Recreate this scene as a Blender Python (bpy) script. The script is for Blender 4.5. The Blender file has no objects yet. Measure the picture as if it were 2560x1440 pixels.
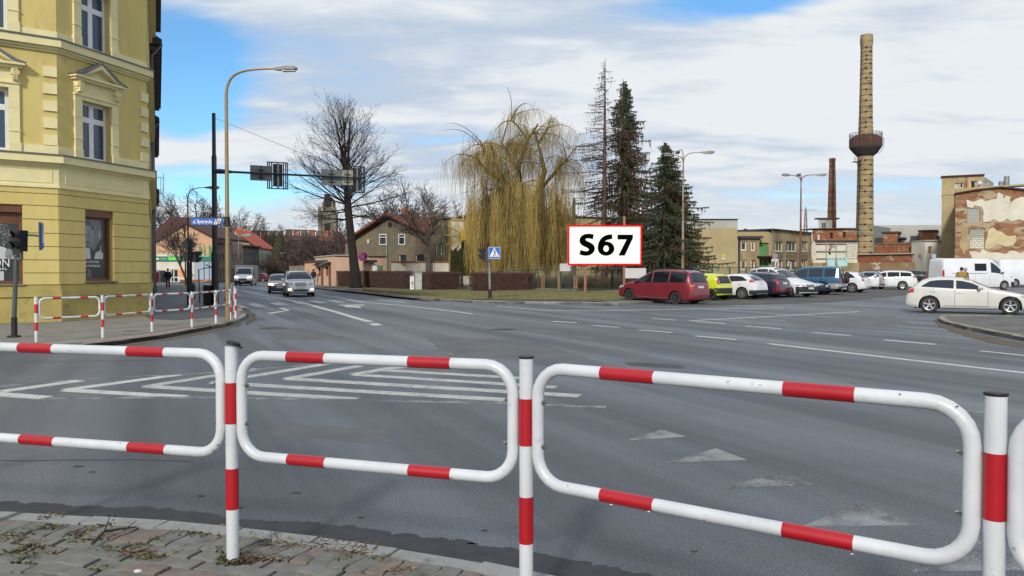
import bpy, bmesh, math, random
from mathutils import Vector, Matrix, noise
from mathutils.bvhtree import BVHTree
from mathutils.geometry import tessellate_polygon
R = math.radians
V = Vector
random.seed(7)
S = bpy.context.scene
COL = S.collection
# ---------------------------------------------------------------- camera
FPX, CAMH, PITCH = 1900.0, 1.6, math.atan(40 / 1900.0)
cam_d = bpy.data.cameras.new('camera'); cam = bpy.data.objects.new('camera', cam_d); COL.objects.link(cam)
cam_d.sensor_width = 36.0; cam_d.lens = 36.0 * FPX / 2560.0
cam_d.clip_start = 0.05; cam_d.clip_end = 4000
cam.location = (0, 0, CAMH); cam.rotation_euler = (R(90) - PITCH, 0, 0)
S.camera = cam
# ---------------------------------------------------------------- sun, sky, exposure
SUN_AZ = V((-0.27, -0.963)); SUN_EL = 29.0
sd = V((SUN_AZ.x * math.cos(R(SUN_EL)), SUN_AZ.y * math.cos(R(SUN_EL)), math.sin(R(SUN_EL))))
sun_d = bpy.data.lights.new('sun', 'SUN'); sun = bpy.data.objects.new('sun', sun_d); COL.objects.link(sun)
sun_d.energy = 3.0; sun_d.angle = R(6.0); sun_d.color = (1.0, 0.94, 0.84)
sun.rotation_euler = sd.to_track_quat('Z', 'Y').to_euler()
S.view_settings.view_transform = 'Standard'; S.view_settings.look = 'None'
S.view_settings.exposure = 0.0; S.view_settings.gamma = 1.0; S.view_settings.use_curve_mapping = False
S.render.engine = 'CYCLES'
S.cycles.max_bounces = 6; S.cycles.transparent_max_bounces = 12; S.cycles.use_denoising = True
def pixdir(px, py):
 dx, dy = (px - 1280) / FPX, (720 - py) / FPX
 c, s = math.cos(PITCH), math.sin(PITCH)
 return V((dx, c + dy * s, -s + dy * c))
W = bpy.data.worlds.new('World'); S.world = W; W.use_nodes = True
nt = W.node_tree; nt.nodes.clear(); N = nt.nodes; L = nt.links
def wn(t, **k):
 n = N.new(t)
 for a, b in k.items(): setattr(n, a, b)
 return n
def wmath(op, a, b=None, c=None, clamp=False):
 n = wn('ShaderNodeMath', operation=op, use_clamp=clamp)
 for i, v in enumerate((a, b, c)):
  if v is None: continue
  if isinstance(v, (int, float)): n.inputs[i].default_value = v
  else: L.new(v, n.inputs[i])
 return n.outputs[0]
tc = wn('ShaderNodeTexCoord'); DIR = tc.outputs['Generated']
sky = wn('ShaderNodeTexSky', sky_type='NISHITA'); sky.sun_disc = False
sky.sun_elevation = R(SUN_EL); sky.sun_rotation = math.atan2(sd.x, sd.y)
sky.altitude = 200; sky.air_density = 1.0; sky.dust_density = 0.6; sky.ozone_density = 2.0
sep = wn('ShaderNodeSeparateXYZ'); L.new(DIR, sep.inputs[0])
zz = wmath('MAXIMUM', sep.outputs[2], 0.0)
den = wmath('ADD', zz, 0.16)
pu = wmath('DIVIDE', sep.outputs[0], den); pv = wmath('DIVIDE', sep.outputs[1], den)
cmb = wn('ShaderNodeCombineXYZ'); L.new(pu, cmb.inputs[0]); L.new(pv, cmb.inputs[1])
def wnoise(vec, scale, det, rough, off=(0, 0, 0), sc=(1, 1, 1), rot=0, dist=0.0):
 m = wn('ShaderNodeMapping'); m.inputs['Location'].default_value = off; m.inputs['Scale'].default_value = sc
 m.inputs['Rotation'].default_value = (0, 0, rot); L.new(vec, m.inputs[0])
 n = wn('ShaderNodeTexNoise'); n.inputs['Scale'].default_value = scale; n.inputs['Detail'].default_value = det
 n.inputs['Roughness'].default_value = rough; n.inputs['Distortion'].default_value = dist; L.new(m.outputs[0], n.inputs['Vector'])
 return n.outputs[0]
def wramp(v, a, b):
 n = wn('ShaderNodeMapRange', interpolation_type='SMOOTHSTEP'); L.new(v, n.inputs[0])
 n.inputs[1].default_value = a; n.inputs[2].default_value = b
 return n.outputs[0]
big = wnoise(cmb.outputs[0], 0.75, 5, 0.48, off=(3.1, 1.7, 0), sc=(0.75, 1.2, 1), rot=0.25, dist=0.25)
fine = wnoise(cmb.outputs[0], 2.6, 7, 0.5, off=(7.3, 2.2, 0), sc=(0.6, 1.3, 1), rot=0.3, dist=0.3)
puff = wnoise(cmb.outputs[0], 5.5, 8, 0.56, off=(1.3, 8.2, 0), sc=(0.7, 1.5, 1), rot=0.2, dist=0.5)
# openings in the cloud sheet: soft lobes in the sky, each round a direction
def lobe(px, py, half_x, half_y, gain):
 d = pixdir(px, py).normalized()
 rt = d.cross(V((0, 0, 1))).normalized(); up = rt.cross(d).normalized()
 def dot(v, k):
  n = wn('ShaderNodeVectorMath', operation='DOT_PRODUCT'); L.new(DIR, n.inputs[0]); n.inputs[1].default_value = v
  return wmath('MULTIPLY', n.outputs['Value'], k)
 a, b = dot(rt, 1.0 / half_x), dot(up, 1.0 / half_y)
 f = wn('ShaderNodeVectorMath', operation='DOT_PRODUCT'); L.new(DIR, f.inputs[0]); f.inputs[1].default_value = d
 q = wmath('ADD', wmath('MULTIPLY', a, a), wmath('MULTIPLY', b, b))
 e = wmath('POWER', 2.718, wmath('MULTIPLY', q, -1.0))
 front = wmath('GREATER_THAN', f.outputs['Value'], 0.0)
 return wmath('MULTIPLY', wmath('MULTIPLY', e, front), gain)
open_ = None
for a in [(400, 130, .085, .055, 0.62), (480, 250, .045, .06, .5), (560, 455, .15, .022, .50), (1880, -10, .13, .028, .6), (500, 520, .10, .02, .28),
   (1050, 330, .26, .022, .11), (2500, 60, .16, .04, .10), (1900, 490, .22, .02, .09), (2250, 420, .12, .03, .14)]:
 l = lobe(*a); open_ = l if open_ is None else wmath('ADD', open_, l)
clear = wmath('ADD', open_, wmath('MULTIPLY', wmath('SUBTRACT', big, 0.5), 1.0))
clear = wmath('ADD', clear, wmath('MULTIPLY', wmath('SUBTRACT', fine, 0.5), 0.55)); clear = wmath('ADD', clear, wmath('MULTIPLY', wmath('SUBTRACT', puff, 0.5), 0.30))
cover = wmath('SUBTRACT', 1.0, wramp(clear, 0.10, 0.50), clamp=True)      # 1 = cloud
shade = wramp(wmath('ADD', wmath('MULTIPLY', big, 0.42), wmath('ADD', wmath('MULTIPLY', fine, 0.38), wmath('MULTIPLY', puff, 0.20))), 0.43, 0.575)
cc = wn('ShaderNodeMix', data_type='RGBA'); L.new(shade, cc.inputs[0])
cc.inputs[6].default_value = (8.3, 8.65, 8.95, 1); cc.inputs[7].default_value = (5.3, 6.25, 7.6, 1)
low = wramp(sep.outputs[2], 0.0, 0.16)
hz = wn('ShaderNodeMix', data_type='RGBA'); L.new(low, hz.inputs[0])
hz.inputs[6].default_value = (7.4, 8.0, 8.4, 1); L.new(cc.outputs[2], hz.inputs[7])
mx = wn('ShaderNodeMix', data_type='RGBA'); L.new(cover, mx.inputs[0])
skb = wn('ShaderNodeMix', data_type='RGBA', blend_type='MULTIPLY'); skb.inputs[0].default_value = 1.0
L.new(sky.outputs[0], skb.inputs[6]); skb.inputs[7].default_value = (1.0, 1.50, 1.75, 1)
L.new(skb.outputs[2], mx.inputs[6]); L.new(hz.outputs[2], mx.inputs[7])
bgn = wn('ShaderNodeBackground'); bgn.inputs[1].default_value = 0.10; L.new(mx.outputs[2], bgn.inputs[0])
wo = wn('ShaderNodeOutputWorld'); L.new(bgn.outputs[0], wo.inputs[0])
# ---------------------------------------------------------------- placing things
def sstep(t):
 t = max(0.0, min(1.0, t)); return t * t * (3 - 2 * t)
def H(x, y):
 """height of the ground: level, rising gently under the car park and the lawn"""
 return min(0.32, 0.0095 * max(0.0, y - 36.0)) * sstep((x + 4) / 8.0)
def at(px, py, Y):
 d = pixdir(px, py); k = Y / d.y
 return V((d.x * k, Y, CAMH + d.z * k))
def gp(px, py, dz=0.0):
 """point of the ground (raised by dz) seen at a picture position"""
 d = pixdir(px, py); z = dz
 for _ in range(12):
  k = (z - CAMH) / d.z if d.z < -1e-5 else 900
  x, y = d.x * k, d.y * k
  z = z * 0.4 + 0.6 * (H(x, y) + dz)
 return V((x, y, H(x, y) + dz))
# ---------------------------------------------------------------- materials
MATS = {}
def mat(name, c, c2=None, scale=4.0, rough=0.8, bump=0.0, bscale=None, metal=0.0, spec=0.5, coat=0.0, dirt=None, dscale=0.6, dlo=.5, dhi=.7,
  detail=6, stretch=None, trans=0.0, emit=None, estr=0.0, contrast=(0.35, 0.65), speck=None, obj=False, drot=None):
 if name in MATS: return MATS[name]
 m = bpy.data.materials.new(name); m.use_nodes = True; MATS[name] = m
 nt = m.node_tree; b = nt.nodes['Principled BSDF']; ln = nt.links
 def nn(t): return nt.nodes.new(t)
 b.inputs['Roughness'].default_value = rough; b.inputs['Metallic'].default_value = metal
 b.inputs['Specular IOR Level'].default_value = spec; b.inputs['Coat Weight'].default_value = coat; b.inputs['Coat Roughness'].default_value = .06
 b.inputs['Transmission Weight'].default_value = trans
 def rgba(q): return (q[0], q[1], q[2], 1)
 b.inputs['Base Color'].default_value = rgba(c)
 if emit: b.inputs['Emission Color'].default_value = rgba(emit); b.inputs['Emission Strength'].default_value = estr
 vec = None
 if c2 or bump or dirt or speck:
  if obj:
   g = nn('ShaderNodeTexCoord'); vec = g.outputs['Object']
  else:
   g = nn('ShaderNodeNewGeometry'); vec = g.outputs['Position']
  if stretch:
   mp = nn('ShaderNodeMapping'); mp.inputs['Scale'].default_value = stretch
   if drot: mp.inputs['Rotation'].default_value = drot
   ln.new(vec, mp.inputs[0]); svec = mp.outputs[0]
  else: svec = vec
 cur = None
 def tex(s, v, det=detail, r=.6):
  n = nn('ShaderNodeTexNoise'); n.inputs['Scale'].default_value = s; n.inputs['Detail'].default_value = det; n.inputs['Roughness'].default_value = r
  ln.new(v, n.inputs['Vector']); return n.outputs[0]
 def mr(v, a, z):
  n = nn('ShaderNodeMapRange'); n.interpolation_type = 'SMOOTHSTEP'; ln.new(v, n.inputs[0]); n.inputs[1].default_value = a; n.inputs[2].default_value = z
  return n.outputs[0]
 def mix(f, a, q, soc=None):
  n = nn('ShaderNodeMix'); n.data_type = 'RGBA'; ln.new(f, n.inputs[0])
  if soc: ln.new(soc, n.inputs[6])
  else: n.inputs[6].default_value = rgba(a)
  n.inputs[7].default_value = rgba(q); return n.outputs[2]
 if c2: cur = mix(mr(tex(scale, svec), *contrast), c, c2)
 if speck:      # (colour, scale, lo, hi)
  cur = mix(mr(tex(speck[1], vec, 2), speck[2], speck[3]), c, speck[0], cur)
 if dirt: cur = mix(mr(tex(dscale, svec, 8, .65), dlo, dhi), c, dirt, cur)
 if cur: ln.new(cur, b.inputs['Base Color'])
 if bump:
  bp = nn('ShaderNodeBump'); bp.inputs['Strength'].default_value = min(1, bump); bp.inputs['Distance'].default_value = 0.02 * max(1, bump)
  ln.new(tex(bscale or scale * 4, vec, 4), bp.inputs['Height']); ln.new(bp.outputs[0], b.inputs['Normal'])
 return m
# ---------------------------------------------------------------- mesh building
class MB:
 def __init__(s): s.v = []; s.f = []; s.mi = []; s.T = None; s.cur = 0
 def add(s, vs, fs):
  o = len(s.v)
  s.v += [(s.T @ V(p)) if s.T else V(p) for p in vs]
  s.f += [tuple(i + o for i in f) for f in fs]; s.mi += [s.cur] * len(fs)
  return s
 def box(s, a, b):
  x0, y0, z0 = a; x1, y1, z1 = b
  return s.add([(x0, y0, z0), (x1, y0, z0), (x1, y1, z0), (x0, y1, z0), (x0, y0, z1), (x1, y0, z1), (x1, y1, z1), (x0, y1, z1)],
      [(0, 3, 2, 1), (4, 5, 6, 7), (0, 1, 5, 4), (1, 2, 6, 5), (2, 3, 7, 6), (3, 0, 4, 7)])
 def hexa(s, p):      # 8 points: bottom 4, top 4
  return s.add(p, [(0, 3, 2, 1), (4, 5, 6, 7), (0, 1, 5, 4), (1, 2, 6, 5), (2, 3, 7, 6), (3, 0, 4, 7)])
 def prism(s, pts, vec):
  n = len(pts); vec = V(vec); pts = [V(p) for p in pts]
  tr = tessellate_polygon([pts]); fs = [tuple(t) for t in tr] + [tuple(i + n for i in reversed(t)) for t in tr]
  fs += [(i, (i + 1) % n, (i + 1) % n + n, i + n) for i in range(n)]
  return s.add(pts + [p + vec for p in pts], fs)
 def tube(s, pts, rad, n=8, cap=True):
  pts = [V(p) for p in pts]
  if isinstance(rad, (int, float)): rad = [rad] * len(pts)
  vs = []; up = None
  for i, p in enumerate(pts):
   a = pts[max(0, i - 1)]; b = pts[min(len(pts) - 1, i + 1)]; d = (b - a)
   d = d.normalized() if d.length > 1e-9 else V((0, 0, 1))
   if up is None: up = d.orthogonal().normalized()
   else:
    up = up - d * up.dot(d); up = up.normalized() if up.length > 1e-6 else d.orthogonal().normalized()
   q = d.cross(up)
   for k in range(n):
    t = 2 * math.pi * k / n; vs.append(p + (up * math.cos(t) + q * math.sin(t)) * rad[i])
  fs = []
  for i in range(len(pts) - 1):
   for k in range(n):
    k2 = (k + 1) % n; fs.append((i * n + k, i * n + k2, (i + 1) * n + k2, (i + 1) * n + k))
  if cap: fs.append(tuple(reversed(range(n)))); fs.append(tuple(range((len(pts) - 1) * n, len(pts) * n)))
  return s.add(vs, fs)
 def lathe(s, prof, c=(0, 0, 0), n=24, axis='z', cap=True):
  vs = []; m = len(prof); cx, cy, cz = c
  for k in range(n):
   t = 2 * math.pi * k / n
   for r, h in prof:
    a, b = r * math.cos(t), r * math.sin(t)
    vs.append({'z': (cx + a, cy + b, cz + h), 'y': (cx + a, cy + h, cz + b), 'x': (cx + h, cy + a, cz + b)}[axis])
  fs = []
  for k in range(n):
   k2 = (k + 1) % n
   for j in range(m - 1): fs.append((k * m + j, k2 * m + j, k2 * m + j + 1, k * m + j + 1))
  if cap and prof[0][0] > 1e-6: fs.append(tuple(k * m for k in reversed(range(n))))
  if cap and prof[-1][0] > 1e-6: fs.append(tuple(k * m + m - 1 for k in range(n)))
  return s.add(vs, fs)
 def ell(s, c, r, n=12, m=8):
  prof = [(max(1e-4, math.sin(math.pi * j / m)), -math.cos(math.pi * j / m)) for j in range(m + 1)]
  o = s.T; M = Matrix.Translation(V(c)) @ Matrix.Diagonal((r[0], r[1], r[2], 1)); s.T = (o @ M) if o else M
  s.lathe(prof, (0, 0, 0), n); s.T = o; return s
 def build(s, name, m, parent=None, base=None, smooth=False, fix=False, angle=None, local=False):
  me = bpy.data.meshes.new(name); off = V((0, 0, 0))
  if parent is None and base is not None: off = V(base)
  if parent is not None and not local:
   q = parent
   while q is not None: off = off + q.location; q = q.parent
  me.from_pydata([p - off for p in s.v], [], s.f)
  for k in (m if isinstance(m, (list, tuple)) else [m]): me.materials.append(k)
  if any(s.mi): me.polygons.foreach_set('material_index', s.mi)
  if fix:
   bm = bmesh.new(); bm.from_mesh(me); bmesh.ops.recalc_face_normals(bm, faces=bm.faces); bm.to_mesh(me); bm.free()
  if smooth:
   me.shade_smooth(); me.set_sharp_from_angle(angle=R(angle or 40))
  o = bpy.data.objects.new(name, me); COL.objects.link(o)
  if parent is not None: o.parent = parent
  elif base is not None: o.location = base
  return o
def thing(name, label, cat, loc=(0, 0, 0), rz=0.0, group=None):
 o = bpy.data.objects.new(name, None); COL.objects.link(o); o.empty_display_size = .2
 o.location = loc; o.rotation_euler = (0, 0, rz); o['label'] = label; o['category'] = cat
 if group: o['group'] = group
 return o
def tag(o, label, cat, group=None, kind=None):
 o['label'] = label; o['category'] = cat
 if group: o['group'] = group
 if kind: o['kind'] = kind
 return o
def struct(o): o['kind'] = 'structure'; return o
def stuff(o, label=None, cat=None):
 o['kind'] = 'stuff'
 if label: o['label'] = label
 if cat: o['category'] = cat
 return o
def copy_tree(o, parent=None):
 c = o.copy(); COL.objects.link(c); c.parent = parent
 for ch in o.children: copy_tree(ch, c)
 return c
def sheet(name, pts, h, m, skirt=0.0, step=2.0, hf=H):
 """a sheet of ground that follows the terrain, with a skirt down its edges"""
 if not skirt and h < .03: skirt = h + .002
 bm = bmesh.new(); pts = [V((p[0], p[1], 0)) for p in pts]
 vs = [bm.verts.new(p) for p in pts]
 for t in tessellate_polygon([pts]):
  try: bm.faces.new([vs[i] for i in t])
  except ValueError: pass
 for ax in (0, 1):
  lo, hi = min(p[ax] for p in pts), max(p[ax] for p in pts); k = math.floor(lo / step) + 1
  while k * step < hi:
   no = [0, 0, 0]; no[ax] = 1; co = [0, 0, 0]; co[ax] = k * step
   bmesh.ops.bisect_plane(bm, geom=bm.verts[:] + bm.edges[:] + bm.faces[:], plane_co=co, plane_no=no); k += 1
   if k * step > 400: break
 bmesh.ops.recalc_face_normals(bm, faces=bm.faces)
 if bm.faces and sum(f.normal.z for f in bm.faces) < 0:
  for f in bm.faces: f.normal_flip()
 for v in bm.verts: v.co.z = hf(v.co.x, v.co.y) + h
 if skirt:
  be = [e for e in bm.edges if e.is_boundary]
  r = bmesh.ops.extrude_edge_only(bm, edges=be)
  for v in [g for g in r['geom'] if isinstance(g, bmesh.types.BMVert)]: v.co.z -= skirt
  bmesh.ops.recalc_face_normals(bm, faces=bm.faces)
 me = bpy.data.meshes.new(name); bm.to_mesh(me); bm.free(); me.materials.append(m)
 o = bpy.data.objects.new(name, me); COL.objects.link(o); return o
def text(body, size, m, parent, p, xdir, updir=(0, 0, 1), name='lettering', align='CENTER', ext=0.004, bold=0.0, sx=1.0, space=1.0):
 """flat lettering on a surface: p = anchor (world), xdir = reading direction"""
 cu = bpy.data.curves.new(name, 'FONT'); cu.body = body; cu.size = size; cu.align_x = align; cu.align_y = 'CENTER'; cu.space_character = space
 cu.extrude = ext; cu.offset = bold; cu.materials.append(m); cu.resolution_u = 3
 tmp = bpy.data.objects.new(name, cu); COL.objects.link(tmp); dg = bpy.context.evaluated_depsgraph_get()
 me = bpy.data.meshes.new_from_object(tmp.evaluated_get(dg)); bpy.data.objects.remove(tmp); bpy.data.curves.remove(cu)
 if not me.materials: me.materials.append(m)
 o = bpy.data.objects.new(name, me); COL.objects.link(o)
 x = V(xdir).normalized(); u = V(updir).normalized(); z = x.cross(u)
 M = Matrix((x, u, z)).transposed().to_4x4(); o.matrix_world = Matrix.Translation(V(p)) @ M @ Matrix.Diagonal((sx, 1, 1, 1))
 if parent is not None:
  off = V((0, 0, 0)); q = parent
  while q is not None: off = off + q.location; q = q.parent
  o.parent = parent; mw = Matrix.Translation(V(p) - off) @ M @ Matrix.Diagonal((sx, 1, 1, 1)); o.matrix_basis = mw
 return o
class Fac:
 """a wall plane: u along, z up, w outward"""
 def __init__(s, O, d, flip=False):
  s.O = V((O[0], O[1], 0)); s.d = V((d[0], d[1], 0)).normalized(); s.n = V((s.d.y, -s.d.x, 0)) * (-1 if flip else 1)
 def p(s, u, z, w=0.0): return s.O + s.d * u + V((0, 0, z)) + s.n * w
 def box(s, mb, u0, u1, z0, z1, w0, w1):
  return mb.hexa([s.p(u0, z0, w1), s.p(u1, z0, w1), s.p(u1, z0, w0), s.p(u0, z0, w0), s.p(u0, z1, w1), s.p(u1, z1, w1), s.p(u1, z1, w0), s.p(u0, z1, w0)])
 def poly(s, mb, uz, w0, w1): return mb.prism([s.p(u, z, w0) for u, z in uz], s.n * (w1 - w0))
 def wall(s, mb, u0, u1, z0, z1, holes=(), thick=0.3, w=0.0):
  us = sorted({u0, u1} | {h[0] for h in holes} | {h[1] for h in holes}); us = [u for u in us if u0 <= u <= u1]
  zs = sorted({z0, z1} | {h[2] for h in holes} | {h[3] for h in holes}); zs = [z for z in zs if z0 <= z <= z1]
  for a, b in zip(us, us[1:]):
   for c, d in zip(zs, zs[1:]):
    um, zm = (a + b) / 2, (c + d) / 2
    if any(h[0] < um < h[1] and h[2] < zm < h[3] for h in holes): continue
    mb.add([s.p(a, c, w), s.p(b, c, w), s.p(b, d, w), s.p(a, d, w)], [(0, 1, 2, 3)])
  for a, b, c, d in holes:
   q = [(a, c), (b, c), (b, d), (a, d)]
   for i in range(4):
    e, f = q[i], q[(i + 1) % 4]
    mb.add([s.p(*e, w), s.p(*f, w), s.p(*f, w - thick), s.p(*e, w - thick)], [(0, 1, 2, 3)])
  return mb
# ================================================================ GROUND
C_ASPH = (.062, .067, .076)
m_road = mat('asphalt', (.104, .117, .140), (.080, .090, .108), scale=.28, rough=.55, bump=1.3, bscale=55, speck=((.25, .265, .29), 95, .52, .68), dirt=(.135, .143, .156), dscale=.10, dlo=.46, dhi=.66, spec=.5, stretch=(.6, 1.6, 1), drot=(0, 0, .35))
m_lot = mat('old_asphalt', (.10, .096, .088), (.07, .068, .064), scale=.5, rough=.9, bump=.6, bscale=40, dirt=(.045, .043, .04), dscale=.35, dlo=.55, dhi=.68)
m_dirt = mat('dirt', (.13, .105, .075), (.085, .068, .048), scale=3, rough=1, bump=1, bscale=25)
m_soil = mat('brown_soil', (.10, .09, .06), (.06, .07, .035), scale=.8, rough=1, bump=1)
m_grass = mat('winter_grass', (.135, .125, .05), (.085, .10, .035), scale=1.2, rough=1, bump=1, bscale=20, dirt=(.16, .12, .07), dscale=.9, dlo=.52, dhi=.64)
m_walk = mat('pavement_asphalt', (.21, .20, .18), (.16, .152, .138), scale=.7, rough=.9, bump=.5, bscale=40, dirt=(.07, .065, .06), dscale=.5, dlo=.58, dhi=.7)
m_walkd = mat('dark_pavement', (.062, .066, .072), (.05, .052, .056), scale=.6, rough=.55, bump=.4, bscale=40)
m_kerb = mat('kerb_concrete', (.30, .305, .30), (.24, .245, .24), scale=6, rough=.9, bump=.5, bscale=80, dirt=(.10, .10, .095), dscale=2.5, dlo=.58, dhi=.72)
m_kerbd = mat('kerb_dark', (.12, .12, .12), (.09, .09, .09), scale=5, rough=.9, bump=.5)
m_kerbp = mat('kerb_pale', (.30, .27, .21), (.22, .20, .16), scale=4, rough=.9, bump=.6)
m_pave = [mat('paver_grey', (.20, .20, .18), (.15, .15, .138), scale=9, rough=.92, bump=.6, bscale=160, dirt=(.085, .09, .07), dscale=5, dlo=.56, dhi=.7),
   mat('paver_pale', (.22, .218, .20), (.17, .168, .155), scale=9, rough=.92, bump=.6, bscale=160, dirt=(.09, .095, .075), dscale=5, dlo=.56, dhi=.7),
   mat('paver_pink', (.235, .19, .168), (.18, .148, .132), scale=9, rough=.92, bump=.6, bscale=160, dirt=(.09, .085, .07), dscale=5, dlo=.56, dhi=.7)]
m_joint = mat('joint_moss', (.045, .042, .028), (.028, .026, .02), scale=14, rough=1, bump=1, bscale=60, dirt=(.05, .065, .02), dscale=4, dlo=.55, dhi=.65)
m_tar = mat('tar_seam', (.030, .032, .038), (.042, .045, .05), scale=9, rough=.75, bump=.8, bscale=70)
m_paint = mat('road_paint', (.56, .56, .53), (.30, .30, .30), scale=5, rough=.7, bump=.4, bscale=60, contrast=(.5, .75), speck=((.10, .105, .115), 55, .56, .66))
m_worn = mat('worn_paint', (.30, .305, .31), (.10, .108, .12), scale=2.4, rough=.75, bump=.4, bscale=60, contrast=(.42, .62), speck=((.09, .095, .105), 60, .46, .60))
m_hatch = mat('hatching_paint', (.50, .50, .48), (.34, .345, .34), scale=4, rough=.7, contrast=(.4, .7), speck=((.13, .14, .15), 50, .54, .64), bump=.4, bscale=60)
m_ghost = mat('ghost_paint', (.24, .25, .26), (.075, .08, .092), scale=1.8, rough=.7, contrast=(.38, .60), speck=((.36, .36, .35), 75, .58, .70), bump=.4, bscale=60)
def road_tracks(m):
 # worn wheel tracks: noise drawn out along the direction of the main road
 nt = m.node_tree; b = nt.nodes['Principled BSDF']; l = nt.links; src = b.inputs['Base Color'].links[0].from_socket
 g = nt.nodes.new('ShaderNodeNewGeometry'); prev = g.outputs['Position']
 for rot, sc in (((0, 0, R(-25)), (1, 1, 1)), ((0, 0, 0), (.95, .045, 1))):
  mp = nt.nodes.new('ShaderNodeMapping'); mp.inputs['Rotation'].default_value = rot; mp.inputs['Scale'].default_value = sc; l.new(prev, mp.inputs[0]); prev = mp.outputs[0]
 n = nt.nodes.new('ShaderNodeTexNoise'); n.inputs['Scale'].default_value = 1.0; n.inputs['Detail'].default_value = 5; l.new(prev, n.inputs['Vector'])
 r = nt.nodes.new('ShaderNodeMapRange'); l.new(n.outputs[0], r.inputs[0]); r.inputs[1].default_value = .40; r.inputs[2].default_value = .64; r.inputs[3].default_value = .78; r.inputs[4].default_value = 1.28
 x = nt.nodes.new('ShaderNodeVectorMath'); x.operation = 'SCALE'; l.new(src, x.inputs[0]); l.new(r.outputs[0], x.inputs['Scale']); l.new(x.outputs[0], b.inputs['Base Color'])
 r2 = nt.nodes.new('ShaderNodeMapRange'); l.new(n.outputs[0], r2.inputs[0]); r2.inputs[1].default_value = .38; r2.inputs[2].default_value = .66; r2.inputs[3].default_value = .62; r2.inputs[4].default_value = .40; l.new(r2.outputs[0], b.inputs['Roughness'])
road_tracks(m_road)
def grid_sheet(name, xs, ys, zf, m):
 vs = [(x, y, zf(x, y)) for y in ys for x in xs]; n = len(xs)
 fs = [(j * n + i, j * n + i + 1, (j + 1) * n + i + 1, (j + 1) * n + i) for j in range(len(ys) - 1) for i in range(n - 1)]
 me = bpy.data.meshes.new(name); me.from_pydata(vs, [], fs); me.materials.append(m)
 o = bpy.data.objects.new(name, me); COL.objects.link(o); return struct(o)
grid_sheet('road', [x * 2 for x in range(-50, 61)], [y * 2 for y in range(-10, 71)], H, m_road)
grid_sheet('ground', [-1500, -700, -300, -150, -100, -50, 0, 50, 100, 122, 200, 400, 900, 1500], [-200, -60, -19, 0, 40, 80, 120, 141, 200, 400, 900, 2500], lambda x, y: -0.12 if y < 138 and -101 < x < 121 else (-.12 if x < -50 else .05), m_soil)
def gl(pts, dz=0.0): return [gp(x, y, dz) for x, y in pts]
def ragged(pts, amp, step=.12, seed=1):
 rnd = random.Random(seed); out = []
 for i, p in enumerate(pts):
  q = pts[(i + 1) % len(pts)]; d = V((q[0] - p[0], q[1] - p[1])); n = max(1, int(d.length / step))
  for k in range(n):
   t = k / n; x, y = p[0] + d.x * t, p[1] + d.y * t
   a = noise.noise(V((x * 3.1, y * 3.1, seed))) * amp + rnd.uniform(-.25, .25) * amp
   nn = V((-d.y, d.x)).normalized() if d.length > 0 else V((0, 1))
   out.append((x + nn.x * a, y + nn.y * a))
 return out
# the dirt yard of the car park
lot = gl([(1735, 766), (1840, 763), (2060, 757), (2240, 741), (2275, 737)]) + [(45, 70), (52, 100), (-2, 100), (8, 60)]
struct(sheet('car_park_surface', ragged([(p[0], p[1]) for p in lot[:5]] + [(p[0], p[1]) for p in lot[5:]], .12, .6, 3), .012, m_lot))
# far pavement and lawn
kerb_far = gl([(700, 708), (768, 721), (871, 729.5), (943, 736.6), (1021, 746), (1100, 753), (1209, 758), (1334, 760), (1440, 761), (1545, 764)])
far_in = [(12.2, 60), (6, 66), (-8, 90), (-60, 150), (-70, 140)]
kf = [(p.x, p.y) for p in kerb_far]
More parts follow.
